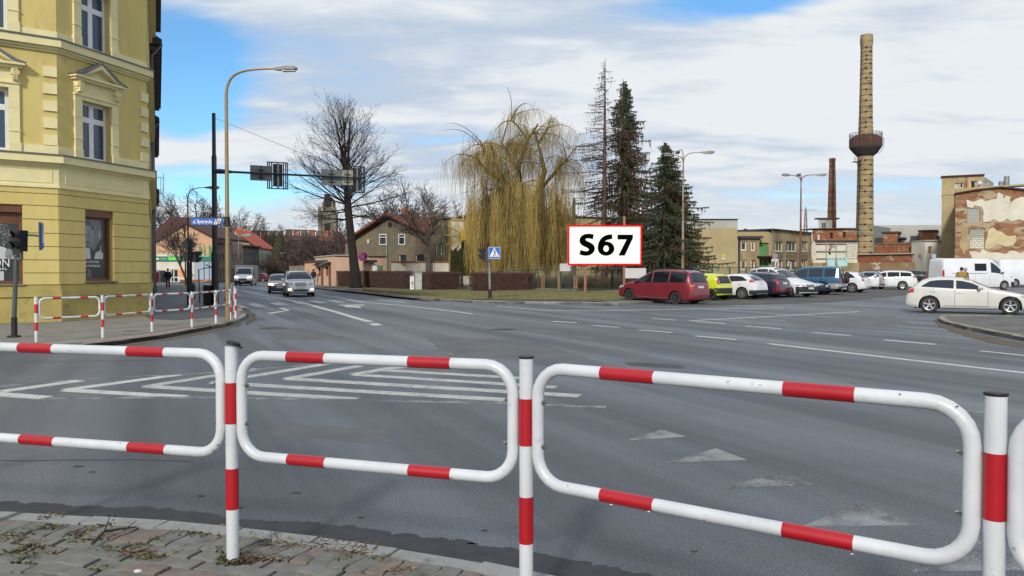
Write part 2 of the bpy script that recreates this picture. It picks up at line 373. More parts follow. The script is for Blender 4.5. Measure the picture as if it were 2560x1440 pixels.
# extend up the street
kf = [(-44, 135), (-32, 112)] + kf[1:]
walk_far = kf + [(kf[-1][0] + .6, kf[-1][1] + .6), (9.0, 41), (10.5, 60), (-6, 95), (-40, 140)]
struct(sheet('far_pavement', walk_far, .10, m_walk, skirt=.16))
def kerb_line(name, pts, w, l, h0, h1, m, seed, label=None, jit=.0, inward=-1, matb=None):
 """a row of kerb stones along a line; each stone is a piece"""
 root = bpy.data.objects.new(name, None); COL.objects.link(root); root['kind'] = 'structure'
 root.location = (pts[0][0], pts[0][1], 0)
 rnd = random.Random(seed); P = [V((p[0], p[1])) for p in pts]
 # resample
 acc = [0.0]
 for a, b in zip(P, P[1:]): acc.append(acc[-1] + (b - a).length)
 def pos(s):
  s = max(0, min(acc[-1] - 1e-4, s))
  for i in range(len(P) - 1):
   if acc[i + 1] > s:
    t = (s - acc[i]) / (acc[i + 1] - acc[i]); d = (P[i + 1] - P[i]).normalized(); return P[i].lerp(P[i + 1], t), d
  return P[-1], (P[-1] - P[-2]).normalized()
 s = 0.0; k = 0
 while s < acc[-1] - .05 and k < 290:
  e = min(acc[-1], s + l * (1 + rnd.uniform(-jit, jit)) - .008)
  a, d0 = pos(s); b, d1 = pos(e); n = V((-(b - a).y, (b - a).x)).normalized() * inward
  dz = rnd.uniform(-.006, .006) * (1 + 4 * jit); mb = MB()
  g = .008; t = (b - a).normalized() * g / 2; a2, b2 = a + t, b - t
  ha, hb = H(a.x, a.y), H(b.x, b.y)
  q = []
  for z0, z1, ww in ((h0 + ha, h0 + hb, 0.0), (h1 - .012 + ha + dz, h1 - .012 + hb + dz, 0.0), (h1 + ha + dz, h1 + hb + dz, .014)):
   i0 = n * ww; o1 = n * (w - ww * 0)
   q += [(a2.x + i0.x, a2.y + i0.y, z0), (b2.x + i0.x, b2.y + i0.y, z1), (b2.x + o1.x, b2.y + o1.y, z1), (a2.x + o1.x, a2.y + o1.y, z0)]
  fs = []
  for j in range(2):
   for i in range(4):
    i2 = (i + 1) % 4; fs.append((j * 4 + i, j * 4 + i2, j * 4 + 4 + i2, j * 4 + 4 + i))
  fs.append((8, 9, 10, 11)); fs.append((3, 2, 1, 0)); mb.add(q, fs)
  mb.build('kerb_stone', m if not (matb and rnd.random() < .35) else matb, root, fix=True)
  s = e + .008; k += 1
 return root, pos, acc[-1]
kerb_line('far_kerb', [(-32, 112)] + kf[2:], .14, 1.0, -.02, .115, m_kerb, 5, jit=.05, inward=1, matb=m_kerbd)
# grass on the lawn between the pavement and the green fence, round the big tree too
grass1 = gl([(905, 721), (945, 729), (1040, 738), (1120, 742), (1210, 745), (1330, 748), (1440, 749), (1545, 752)], .1) + [V((9.2, 43.5, 0)), V((9.6, 52, 0)), V((6.5, 62, 0)), V((-5, 84, 0)), V((-18, 88, 0)), V((-19, 74, 0))]
struct(sheet('lawn', ragged([(p.x, p.y) for p in grass1], .25, .5, 9), .125, m_grass))
vg = gl([(800, 722), (868, 728.5), (930, 735), (1000, 743), (1080, 750), (1060, 746), (1000, 739), (930, 729), (905, 724), (880, 723), (850, 724.5)], .1)
struct(sheet('verge', ragged([(p.x, p.y) for p in vg], .2, .4, 11), .118, m_dirt))
vg = gl([(1095, 746), (1200, 750), (1330, 752), (1440, 753), (1530, 756), (1440, 748), (1330, 746), (1210, 744)], .1)
struct(sheet('bare_verge', ragged([(p.x, p.y) for p in vg], .15, .3, 12), .132, m_dirt))
# soil behind the green fence
struct(sheet('garden_soil', [(-34, 104), (-20, 90), (-9.5, 77), (-2, 66), (3, 56.8), (7.6, 53), (12, 54), (22, 80), (40, 96), (40, 132), (-34, 132)], .135, m_soil))
# left pavement corner
kl = gl([(-420, 905), (-200, 893), (0, 880), (120, 873), (230, 865), (300, 858), (400, 845), (500, 827), (560, 817), (598, 806), (613, 798), (616, 791), (606, 781), (594, 768), (588, 752), (570, 738), (545, 730), (510, 724), (480, 718), (440, 713), (400, 711)])
kl = [(p.x, p.y) for p in kl]
walk_left = kl + [(-70, 140), (-70, 20), (-30, 12)]
struct(sheet('corner_pavement', walk_left, .095, mat('corner_pavers', (.235, .225, .195), (.185, .18, .16), scale=2.5, rough=.92, bump=.8, bscale=12, dirt=(.11, .105, .09), dscale=.9, dlo=.56, dhi=.7, speck=((.12, .12, .10), 26, .62, .72)), skirt=.15))
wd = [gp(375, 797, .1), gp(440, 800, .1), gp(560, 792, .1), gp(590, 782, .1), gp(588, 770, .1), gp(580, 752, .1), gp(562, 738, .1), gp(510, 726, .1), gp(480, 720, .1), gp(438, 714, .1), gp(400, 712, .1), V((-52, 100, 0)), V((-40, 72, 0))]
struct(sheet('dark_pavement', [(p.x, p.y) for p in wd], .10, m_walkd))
kerb_line('corner_kerb', kl[1:], .15, 1.0, -.03, .112, m_kerb, 6, inward=1, jit=.03, matb=m_kerbd)
pink = [gp(x, y, .1) for x, y in ((200, 862), (300, 851), (400, 838), (500, 820), (560, 810), (592, 800), (605, 795), (604, 786), (596, 778), (586, 781), (590, 790), (580, 797), (545, 804), (480, 813), (400, 828), (300, 842), (200, 855))]
struct(sheet('pink_paver_edge', ragged([(p.x, p.y) for p in pink], .05, .3, 2), .101, mat('pink_edge', (.27, .19, .16), (.20, .16, .13), scale=5, rough=.95, bump=.6, dirt=(.15, .13, .11), dscale=1.4)))
for k, (pp, s) in enumerate((([(618, 812), (640, 800), (636, 785), (612, 770), (604, 777), (618, 790)], 4), ([(230, 872), (330, 862), (430, 850), (520, 833), (600, 816), (600, 808), (500, 829), (400, 847), (300, 860), (230, 868)], 8))):
 struct(sheet('gutter_dirt', ragged([(p.x, p.y) for p in gl(pp)], .12, .2, s), .006, m_dirt))
# right island with its broken pale kerb
isl = gl([(2560, 853), (2510, 844), (2450, 832), (2400, 821), (2362, 811), (2347, 804), (2347, 798), (2362, 794), (2400, 794), (2470, 795), (2560, 798)])
isl = [(p.x, p.y) for p in isl]
d0 = V(isl[0]) - V(isl[1]); isl = [(isl[0][0] + d0.x * k, isl[0][1] + d0.y * k) for k in (14, 7, 3)] + isl
d1 = V(isl[-1]) - V(isl[-2]); isl += [(isl[-1][0] + d1.x * 8, isl[-1][1] + d1.y * 8)]
struct(sheet('island_pavement', isl, .085, mat('island_asphalt', (.15, .145, .135), (.105, .10, .095), scale=.9, rough=.92, bump=.6, bscale=40, dirt=(.05, .05, .048), dscale=.7, dlo=.56, dhi=.66), skirt=.13))
kerb_line('island_kerb', isl[1:-2], .17, .85, -.02, .11, m_kerbp, 9, jit=.18, inward=-1)
dd = gl([(2560, 872), (2500, 862), (2440, 848), (2390, 834), (2350, 817), (2335, 803), (2345, 797), (2352, 806), (2400, 823), (2450, 836), (2510, 849), (2560, 858)])
struct(sheet('gutter_dirt', ragged([(p.x, p.y) for p in dd], .10, .15, 21), .006, m_dirt))
# ---------------------------------------------------------------- near pavement, kerb and pavers
nk = [(-14, 5.1), (-9, 5.02), (-6, 4.94), (-4.4, 4.82)] + [(p.x, p.y) for p in gl([(0, 1277), (191, 1289), (366, 1297), (538, 1312), (727, 1332), (913, 1356), (1115, 1387), (1296, 1419), (1372, 1437)], .12)] + [(.9, 3.3), (1.7, 2.74), (2.5, 2.05), (3.3, 1.1), (4.0, -.5), (4.4, -3), (4.5, -7)]
near_walk = nk + [(-14, -7)]
struct(sheet('near_pavement', near_walk, .094, m_joint, skirt=.13, step=1.0))
nkroot, kpos, klen = kerb_line('near_kerb', nk[2:-1], .13, .5, -.03, .123, m_kerb, 12, inward=-1, jit=.0)
tar = []
for i in range(0, 90):
 s = i / 89 * (klen - .2); p, d = kpos(s); n = V((-d.y, d.x)); tar.append((p.x - n.x * .02, p.y - n.y * .02))
rnd0 = random.Random(2)
for i in reversed(range(0, 420)):
 s = i / 419 * (klen - .2); p, d = kpos(s); n = V((-d.y, d.x)); w = .50 + .12 * noise.noise(V((s * 1.3, 3, 0))) + .045 * noise.noise(V((s * 6, 1, 0))) + .03 * noise.noise(V((s * 17, 1, 0))) + rnd0.uniform(-.02, .02)
 tar.append((p.x + n.x * w, p.y + n.y * w))
struct(sheet('tar_seam', tar, .005, m_tar))
rnd = random.Random(3)
for k in range(9):      # small dark patches worn out of the surface layer
 x = rnd.uniform(-3.6, 2.2); y = 4.75 + rnd.random() ** 1.5 * 1.6 - .42 * max(0, x + 1); a = rnd.uniform(.008, .022)
 pts = [(x + a * 2.2 * math.cos(t) * rnd.uniform(.6, 1.2), y + a * math.sin(t) * rnd.uniform(.5, 1.2)) for t in [i * math.pi / 5 for i in range(10)]]
 if y > 4.7 - .42 * max(0, x + 1): struct(sheet('pothole_patch', pts, .005, m_tar))
def wave_brick(l, w, h, amp):
 n = 6; top = []
 for i in range(n + 1): top.append((-l / 2 + l * i / n, w / 2 + amp * math.sin(i / n * 2 * math.pi)))
 for i in range(n + 1): top.append((l / 2 - l * i / n, -w / 2 + amp * math.sin((1 - i / n) * 2 * math.pi)))
 e = .004; mb = MB(); c = V((0, 0))
 ring0 = [(x, y, -h) for x, y in top]; ring1 = [(x, y, -e) for x, y in top]; ring2 = [(x * (1 - e * 2 / l * 1.3), y * (1 - e * 2 / w * 1.3), 0) for x, y in top]
 N_ = len(top); fs = [tuple(range(2 * N_, 3 * N_))]
 for r in range(2):
  for i in range(N_): fs.append((r * N_ + i, r * N_ + (i + 1) % N_, (r + 1) * N_ + (i + 1) % N_, (r + 1) * N_ + i))
 mb.add(ring0 + ring1 + ring2, [tuple(reversed(f)) for f in fs]); return mb
proto = {}
for i, mm in enumerate(m_pave):
 for kind, (l, w) in enumerate(((.215, .105), (.205, .105))):
  o = wave_brick(l, w, .03, .009).build('paver', mm, None, (0, 0, 0), fix=True); proto[i, kind] = o.data; bpy.data.objects.remove(o)
pv_root = bpy.data.objects.new('paving', None); COL.objects.link(pv_root); pv_root['kind'] = 'structure'; pv_root.location = (0, 3, .12)
cnt = 0
def put_paver(s, d, kind, ang, pink):
 global cnt
 p, t = kpos(s); n = V((t.y, -t.x)); q = p + n * d
 me = proto[(2 if rnd.random() < pink else rnd.choice((0, 0, 1))), kind]
 o = bpy.data.objects.new('paver', me); COL.objects.link(o); o.parent = pv_root
 o.location = (q.x, q.y - 3, rnd.uniform(-.006, .006) + .001)
 o.rotation_euler = (rnd.uniform(-.015, .015), rnd.uniform(-.015, .015), math.atan2(t.y, t.x) + ang + rnd.uniform(-.03, .03)); cnt += 1
s = 1.9
while s < 7.1: put_paver(s, .13 + .118, 0, math.pi / 2, .12 + .45 * sstep((s - 4.6) / 1.0)); s += .114
for r in range(9):
 s = 1.9 + (r % 2) * .112
 while s < 7.1 and cnt < 296:
  put_paver(s, .13 + .235 + .062 + r * .115, 1, 0, .10 + .4 * sstep((s - 5.0) / 1.0)); s += .226
# the rest of the pavers, out of the photograph's view
m_rest = mat('paver_field', (.165, .17, .16), (.12, .125, .12), scale=7, rough=.95, bump=1, bscale=14)
rest = []
for i in range(0, 40):
 s = 1.9 + i / 39 * 5.2; p, t = kpos(s); n = V((t.y, -t.x)); rest.append((p.x + n.x * 1.44, p.y + n.y * 1.44))
struct(sheet('rear_paving', rest + [(3.4, -3), (2.5, -6.9), (-13.8, -6.9), (-13.8, 4.9), (-5.2, 4.75)][0:1] + [(3.4, -6.9), (-13.8, -6.9), (-13.8, 3.4)], .112, m_rest, step=1.0))
# weeds, litter
m_weed = mat('weed_green', (.075, .095, .03), (.11, .10, .045), scale=8, rough=1)
m_dead = mat('dead_leaf', (.10, .065, .038), (.06, .042, .03), scale=14, rough=1)
m_straw = mat('straw', (.26, .21, .12), (.17, .13, .08), scale=12, rough=1)
def clump(mb, x, y, z, rad, n, hmax, lean=.7, wid=.004):
 for _ in range(n):
  a = rnd.uniform(0, 6.283); r = rad * rnd.random() ** .5; px, py = x + r * math.cos(a), y + r * .6 * math.sin(a)
  h = hmax * rnd.uniform(.3, 1); b = rnd.uniform(0, 6.283); dx, dy = math.cos(b) * h * lean, math.sin(b) * h * lean; w = wid * rnd.uniform(.5, 1.3)
  ex, ey = -math.sin(b) * w, math.cos(b) * w
  mb.add([(px - ex, py - ey, z), (px + ex, py + ey, z), (px + dx * .5 + ex * .7, py + dy * .5 + ey * .7, z + h * .7), (px + dx, py + dy, z + h * .75)], [(0, 1, 2), (0, 2, 3)])
g, dl, st = MB(), MB(), MB()
for x, y in ((-1.436, 3.88), (.064, 3.39), (1.514, 2.37)):
 for k in range(5): clump((dl, g)[k % 2], x + rnd.uniform(-.05, .05), y + rnd.uniform(-.05, .03), .11, .07, 60, .04, 1.1, .006)
for px, py, k in ((15, 1335, 3), (60, 1360, 1), (110, 1385, 1), (190, 1352, 1), (380, 1395, 1), (270, 1372, .8), (440, 1382, .7), (380, 1350, .9), (545, 1375, .8), (215, 1325, .6), (500, 1335, .9), (130, 1320, .5), (55, 1400, .8), (330, 1365, 1), (630, 1385, .7), (940, 1395, .5), (30, 1382, 1.2), (600, 1400, .8), (250, 1420, .6), (860, 1400, .5)):
 p = gp(px, py, .12); clump(g, p.x, p.y, .10, .05 * k + .02, int(60 * k), .045)
for i in range(150):
 s = rnd.uniform(1.8, 7.0); dd_ = rnd.choice([.14, .365, .48, .595, .71, .825, .94, 1.05]) + rnd.uniform(-.012, .012); p, t = kpos(s); n = V((t.y, -t.x)); q = p + n * dd_
 clump(g if i % 3 else st, q.x, q.y, .105, .035, 14, .022, 1.2)
for px, py, k in ((125, 1292, 1.2), (130, 1317, 1), (200, 1332, 1), (300, 1306, .8), (470, 1330, 1.2), (530, 1322, 1.8), (590, 1342, 2), (660, 1350, 2.2), (700, 1362, 1.8), (790, 1358, 1.6), (890, 1368, 2.4), (880, 1378, 1.6), (330, 1380, 1.6), (370, 1390, 1.6), (270, 1312, 1), (620, 1398, 1.4), (680, 1395, 1.4), (90, 1368, 1), (240, 1340, 1.6), (100, 1355, 1), (1000, 1425, 1), (20, 1345, 1.5)):
 p = gp(px, py, .12); clump(dl, p.x, p.y, .108, .06 * k, int(70 * k), .028, 1.6, .008); clump(st, p.x, p.y, .112, .06 * k, int(14 * k), .03, 2.2, .002)
for mb, nm, m_ in ((g, 'weeds', m_weed), (dl, 'leaf_litter', m_dead), (st, 'dry_stalks', m_straw)):
 stuff(mb.build(nm, m_, None, (0, 4, .12)), {'weeds': 'low green weeds growing in the joints of the near paving', 'leaf_litter': 'dark rotting leaves lying along the near kerb', 'dry_stalks': 'dry straw coloured stalks lying on the near paving'}[nm], {'weeds': 'weeds', 'leaf_litter': 'leaves', 'dry_stalks': 'straw'}[nm])
m_twig = mat('dark_twig', (.035, .028, .022), rough=1)
a, b_, c_ = gp(232, 1358, .15), gp(262, 1328, .16), gp(340, 1317, .14)
t = MB(); t.tube([a, b_, c_], [.011, .008, .004], 6); t.tube([b_, b_ + V((.03, 0, .09))], [.004, .002], 5); t.tube([b_ + V((.1, .01, 0)), b_ + V((.16, .03, .05))], [.004, .002], 5)
for k in range(14): t.ell(b_ + V((.03 + rnd.uniform(-.02, .02), rnd.uniform(-.01, .02), .05 + rnd.uniform(-.03, .04))), (.006, .005, .004), 6, 4)
tag(t.build('twig', m_twig, None, tuple(a)), 'dark broken weed stem lying across the near paving slabs', 'twig')
t = MB(); a = gp(680, 1368, .12); t.tube([a, a + V((-.01, .0, .14)), a + V((.03, 0, .05)), a + V((.1, .02, 0))], [.002, .002, .002, .0015], 5)
tag(t.build('bent_stalk', m_dead, None, tuple(a)), 'thin bent dry stalk standing in the leaves beside the kerb', 'stalk')
t = MB(); a = gp(345, 1428, .125); t.ell(a, (.022, .014, .010), 10, 6)
tag(t.build('pebble', mat('white_pebble', (.5, .5, .48), rough=.8), None, tuple(a), smooth=True), 'flat white pebble lying on the near paving', 'pebble')
# ---------------------------------------------------------------- road markings
MK = [0]
def mh():
 MK[0] += 1; return .0022 + (MK[0] % 9) * .0006
def strip(name, pts, w, m, h=.004, w2=None):
 P = [V((p.x, p.y)) for p in gl(pts)]; n = len(P); Lf, Rt = [], []
 for i, p in enumerate(P):
  d = (P[min(n - 1, i + 1)] - P[max(0, i - 1)]).normalized(); q = V((-d.y, d.x)); ww = w if w2 is None else w + (w2 - w) * i / (n - 1)
  Lf.append(p + q * ww / 2); Rt.append(p - q * ww / 2)
 struct(sheet(name, [tuple(a) for a in Lf] + [tuple(a) for a in reversed(Rt)], mh(), m))
def patch(name, pts, m, h=.004): struct(sheet(name, [(p.x, p.y) for p in gl(pts)], mh(), m))
strip('centre_line', [(606, 727.5), (660, 738.5), (720, 749.5), (780, 763.5), (840, 780), (890, 795), (926, 804.5)], .26, m_paint)
patch('centre_dash', [(922, 809), (942, 807.5), (956, 812.5), (935, 814.5)], m_paint)
patch('centre_dash', [(950, 820), (965, 818.5), (975, 820.5), (962, 822)], m_worn)
for q in ([(618, 760), (640, 758), (668, 766), (640, 768)], [(673, 757.5), (699, 755.8), (722, 761.8), (693, 763.6)], [(730, 754.5), (752, 753), (777, 759.2), (752, 760.8)],
   [(767, 752.8), (788, 751.5), (822, 757.2), (798, 758.6)], [(812, 751), (835, 749.8), (866, 755.4), (843, 757)], [(588, 763), (600, 762), (621, 768.5), (600, 770)], [(862, 749.6), (880, 748.6), (905, 753.4), (886, 754.6)]):
 patch('crossing_bar', q, m_paint, .006)
patch('lane_arrow', [(667, 783), (716, 776), (694, 770), (708, 769.4), (725, 775.5), (680, 784.5)], m_paint)
patch('lane_arrow', [(843, 762.5), (910, 761.7), (910, 764), (872, 764.6), (900, 766.4), (903, 770), (860, 767.2), (866, 765.2)], m_paint)
for P_, w, m_ in (([(745, 726.5), (771, 733), (840, 742.5), (880, 750), (912, 755)], .13, m_paint), ([(853, 749.6), (912, 755.6)], .3, m_paint), ([(912, 755), (1000, 764), (1080, 772), (1140, 779), (1180, 785)], .15, m_paint),
     ([(945, 749.4), (1012, 755.4)], .16, m_paint), ([(1030, 755.5), (1052, 757.3)], .1, m_worn), ([(596, 731), (640, 744), (660, 746)], .10, m_worn), ([(600, 750), (650, 743)], .12, m_worn),
     ([(1180, 785), (1215, 789)], .15, m_worn), ([(1240, 765.2), (1366, 776.4), (1500, 777)], .13, m_paint), ([(1500, 777), (1700, 773), (1958, 770)], .13, m_paint), ([(1270, 764.6), (1400, 766), (1560, 766.6), (1780, 767.4)], .10, m_worn),
     ([(1725, 802), (1920, 791.5), (2146, 779)], .12, m_paint), ([(1760, 803.5), (1930, 795), (2146, 780.5)], .10, m_worn),
     ([(1383, 803.4), (1440, 806.6)], .13, m_paint), ([(1483, 813.2), (1548, 818.6)], .14, m_paint), ([(1597, 824.6), (1680, 831.8)], .14, m_paint), ([(1738, 839.8), (1840, 848.8)], .15, m_paint),
     ([(1920, 859), (2240, 896), (2560, 932), (2900, 972)], .15, m_paint),
     ([(1632, 796.2), (1688, 800.3)], .12, m_paint), ([(1741, 804), (1813, 809)], .12, m_paint), ([(1866, 815), (1952, 822)], .12, m_paint), ([(2030, 831), (2125, 839)], .12, m_paint), ([(2212, 850), (2338, 861)], .13, m_paint), ([(2450, 877), (2640, 897)], .13, m_paint),
     ([(1350, 826), (1400, 831)], .12, m_worn), ([(1424, 841), (1480, 845)], .10, m_worn), ([(1300, 793), (1345, 797)], .10, m_worn), ([(1105, 886), (1140, 884)], .15, m_worn),
     ([(2300, 1014), (2470, 1032)], .12, m_worn), ([(1880, 816), (1905, 816.5)], .15, m_worn)):
 strip('lane_line', P_, w, m_)
for k, (u, l_) in enumerate((([(15, 158), (400, 104)], [(-300, 148), (230, 190)]), ([(330, 149), (890, 74)], [(330, 150), (920, 184)]), ([(735, 132), (1290, 44)], [(735, 132), (1780, 196)]),
        ([(1070, 113), (1640, 19)], [(1070, 113), (2540, 200)]), ([(1440, 94), (1800, 30)], [(1440, 94), (2900, 180)]), ([(1775, 73), (2010, 30)], [(1775, 73), (2780, 136)]), ([(1900, 50), (2060, 28)], [(1900, 50), (2640, 92)]))):
 for j, a in enumerate((u, l_)):
  a = [(x / 2, 900 + y / 2) for x, y in a]; strip('hatching_bar', a, .22, m_paint if (k < 2) else m_hatch, .004 + .002 * j)
strip('hatching_border', [(-300, 975), (0, 966), (200, 949), (550, 931), (820, 908), (1000, 903)], .11, m_worn, .008)
strip('hatching_border', [(-300, 1002), (0, 998), (115, 996), (350, 993.5), (600, 995)], .12, m_worn, .008)
strip('hatching_border', [(600, 995), (900, 1001), (1270, 1008), (1400, 1014), (1516, 1018)], .12, m_worn, .008)
for q in ([(1570, 1101), (1655, 1075), (1712, 1092)], [(1668, 1157), (1790, 1122), (1865, 1150)], [(1808, 1221), (1965, 1178), (2030, 1212)], [(2008, 1315), (2150, 1257), (2292, 1313)], [(1515, 1058), (1575, 1043), (1606, 1052)], [(2270, 1430), (2440, 1350), (2600, 1425)], [(1395, 988), (1412, 984), (1442, 990), (1424, 993)]):
 patch('give_way_tooth', q, m_ghost)
m_iron = mat('cast_iron', (.06, .055, .05), (.04, .04, .04), scale=20, rough=.6, metal=.4, bump=.5)
for i, (px, py, rr, lb) in enumerate(((1258, 824, .38, 'round manhole cover in the middle of the junction'), (680, 821, .38, 'round manhole cover beside the left pavement corner'))):
 c = gp(px, py); r_ = thing('manhole_cover', lb, 'manhole cover', tuple(c))
 mb = MB(); mb.lathe([(rr - .05, 0), (rr - .05, .008), (rr, .008), (rr, .0)], c, 32, cap=False); mb.build('rim', m_kerbd, r_)
 mb = MB(); mb.lathe([(1e-5, .006), (rr - .055, .006), (rr - .055, 0)], c, 32); mb.build('lid', m_iron, r_)
m_pt = [mat('tar_patch', (.050, .053, .060), (.038, .041, .047), scale=2, rough=.6, bump=1, bscale=60, speck=((.10, .105, .115), 70, .6, .75)), mat('pale_patch', (.135, .138, .142), (.105, .108, .114), scale=1.2, rough=.7, bump=1, bscale=60)]
for k, (pp, mi) in enumerate((([(1060, 840), (1330, 852), (1500, 905), (1120, 892)], 1), ([(640, 812), (760, 822), (900, 850), (700, 850)], 1), ([(1560, 905), (1700, 912), (1712, 922), (1565, 914)], 0), ([(1960, 800), (2230, 790), (2280, 812), (2010, 822)], 1), ([(700, 1060), (960, 1075), (1000, 1110), (690, 1092)], 1))):
 struct(sheet('asphalt_patch', ragged([(p.x, p.y) for p in gl(pp)], .10, .15, 30 + k), .0014, m_pt[mi]))
for k, cr in enumerate(([(630, 795), (700, 806), (800, 832), (900, 858), (960, 880)], [(1660, 905), (1672, 906), (1690, 905)], [(2000, 905), (2200, 985), (2420, 1030)], [(0, 1152), (330, 1150), (560, 1156)], [(1390, 790), (1600, 808), (1820, 830)], [(820, 1235), (960, 1250), (1010, 1262)], [(60, 905), (400, 900), (700, 888), (1000, 870)])):
 P = ragged([(p.x, p.y) for p in gl(cr)], .03, .25, 50 + k); P = P[:len(P) // 2];
 if len(P) > 2: a = [(x, y + .012) for x, y in P]; struct(sheet('asphalt_crack', a + [(x, y - .008) for x, y in reversed(P)], .0018, m_tar))
# ================================================================ RED AND WHITE BARRIERS
m_white = mat('white_coating', (.60, .62, .65), (.52, .54, .57), scale=3, rough=.34, coat=.2, dirt=(.30, .29, .26), dscale=22, dlo=.61, dhi=.74, bump=.1, bscale=30)
m_red = mat('red_foil', (.40, .006, .014), (.35, .005, .012), scale=3, rough=.38, coat=.2, dirt=(.60, .45, .42), dscale=24, dlo=.76, dhi=.80)
m_whited = mat('dull_white_paint', (.66, .67, .68), (.55, .55, .55), scale=4, rough=.5, dirt=(.30, .25, .20), dscale=14, dlo=.66, dhi=.76)
m_redd = mat('dull_red_paint', (.50, .03, .03), (.42, .03, .03), scale=4, rough=.5, dirt=(.6, .5, .48), dscale=12, dlo=.72, dhi=.78)
m_cap = mat('black_plastic', (.012, .012, .014), rough=.45)
m_steel = mat('bolt_steel', (.25, .24, .22), rough=.4, metal=.8)
def barrier(label, posts, z0, hgt, zt, zb, bands, pbands, rad, rail, mw, mr, bolts=True, seg=16, caps=True, group=None, leans=None, names=None):
 c = posts[len(posts) // 2]; root = thing('pedestrian_barrier', label, 'railing', (c[0], c[1], z0), group=group)
 for i, (x, y) in enumerate(posts):
  mb = MB(); mb.tube([(x, y, z0 - .02), (x, y, z0 + hgt)], rad, seg)
  p = mb.build('post', mw, root, smooth=True)
  for a, b in pbands:
   q = MB(); q.tube([(x, y, z0 + a), (x, y, z0 + b)], rad + .0012, seg, cap=False); q.build('red_band', mr, p, smooth=True)
  if caps:
   q = MB()
   if caps == 'near' and i == 2:
    q.lathe([(1e-5, .012), (rad * .8, .014), (rad + .003, .008), (rad + .004, -.006), (rad * .9, -.008)], (0, 0, 0), seg)
    M = Matrix.Translation((x + .012, y, z0 + hgt + .014)) @ Matrix.Rotation(R(14), 4, 'Y'); q.v = [M @ v for v in q.v]
    q.ell((x + .052, y - .01, z0 + hgt - .004), (.012, .01, .006), 8, 5)
   else: q.lathe([(rad + .0015, -.006), (rad + .003, -.002), (rad + .002, .004), (rad * .8, .006), (1e-5, .007)], (x, y, z0 + hgt), seg)
   q.build('cap', m_cap, p, smooth=True)
 for i in range(len(posts) - 1):
  a, b = V(posts[i]), V(posts[i + 1]); d = (b - a); ln = d.length; d.normalize(); m0, m1 = rad + rail + .004, ln - rad - rail - .004
  rc = min(.13, (zt - zb) * .26) ; path = []
  def corner(cu, cz, a0):
   for k in range(7):
    t = R(a0 + 15 * k); path.append((cu + rc * math.cos(t), cz + rc * math.sin(t)))
  corner(m1 - rc, zt - rc, 0); corner(m0 + rc, zt - rc, 90); corner(m0 + rc, zb + rc, 180); corner(m1 - rc, zb + rc, 270); path.append(path[0]); path.append(path[1])
  P3 = [(a.x + d.x * u, a.y + d.y * u, z0 + z) for u, z in path]
  mb = MB(); mb.tube(P3, rail, seg, cap=False); fr = mb.build('frame', mw, root, smooth=True)
  for zz_ in (zt, zb):
   for f0, f1 in bands:
    u0, u1 = ln * f0, ln * f1; q = MB()
    q.tube([(a.x + d.x * u0, a.y + d.y * u0, z0 + zz_), (a.x + d.x * u1, a.y + d.y * u1, z0 + zz_)], rail + .0012, seg, cap=False); q.build('red_band', mr, fr, smooth=True)
  if bolts:
   for u, sg in ((m0, 1), (m1, -1)):
    for z in (zt - (zt - zb) * .30, zb + (zt - zb) * .32):
     q = MB(); c0 = V((a.x + d.x * u, a.y + d.y * u, z0 + z)); e = V((d.x, d.y, 0)) * sg
     q.tube([c0 + e * (rail - .004), c0 + e * (rail + .008)], .0115, 6); q.tube([c0 + e * (rail + .006), c0 + e * (rail + .018)], .005, 8)
     q.build('bolt', m_steel, fr)
 return root
NB = [(-4.7, 4.55), (-3.1, 4.33), (-1.436, 3.88), (.064, 3.39), (1.514, 2.37), (2.62, 1.02)]
barrier('tall red and white tube barrier along the near kerb, nearest of the two', NB, .12, 1.10, 1.058, .545, ((.215, .35), (.635, .77)), ((.265, .475), (.705, .915)), .0315, .0265, m_white, m_red, seg=24, caps='near')
nb = bpy.data.objects['pedestrian_barrier']
for px, py, i, w, m_ in ((2393, 1016, 4, .010, m_cap), (2386, 992, 4, .005, m_cap), (545, 1112, 2, .012, m_cap), (534, 1126, 2, .010, m_cap), (752, 1155, 2, .022, m_whited), (783, 1160, 2, .008, m_whited), (1528, 1262, 3, .012, m_whited), (1622, 1279, 3, .012, m_whited), (1760, 1300, 3, .006, m_cap), (1100, 1180, 2, .006, m_cap), (2130, 1385, 4, .010, m_whited), (1450, 925, 3, .006, m_cap), (300, 1108, 1, .007, m_cap), (1900, 962, 3, .006, m_cap), (2250, 985, 4, .008, m_cap)):
 i = min(i, 3) if px > 1316 else i; i = {1: 1, 2: 2 if px > 577 else 1, 3: 3}[i]
 A_, B_ = V(NB[i]), V(NB[i + 1]); r_ = pixdir(px, py); dx_, dy_ = B_.x - A_.x, B_.y - A_.y; k_ = (A_.x * dy_ - A_.y * dx_) / (r_.x * dy_ - r_.y * dx_); c = V((0, 0, CAMH)) + r_ * k_; c -= r_ * .0262
 q_ = MB(); q_.ell(c, (w * .6, .002, w * .22), 7, 5); q_.build('paint_chip', m_, nb)
q = [gp(x, y, .1) for x, y in ((91, 855), (257, 844), (380, 828), (480, 819), (540, 808), (576, 800), (589, 796), (586, 780), (577, 770), (563, 767))]
QB = [(p.x, p.y) for p in q]
for nm, a, b in (('long white barrier with red bands round the yellow house corner', 0, 6), ('short end of white barrier beside the bronze lamp post', 6, 7), ('far return of white barrier behind the bronze lamp post', 8, 10)):
 barrier(nm, QB[a:b] if b - a > 1 else [QB[6], QB[7]], .10, .97, .93, .50, ((.235, .36), (.65, .77)), ((.24, .42), (.62, .81)), .034, .025, m_whited, m_redd, seg=10, caps=False)
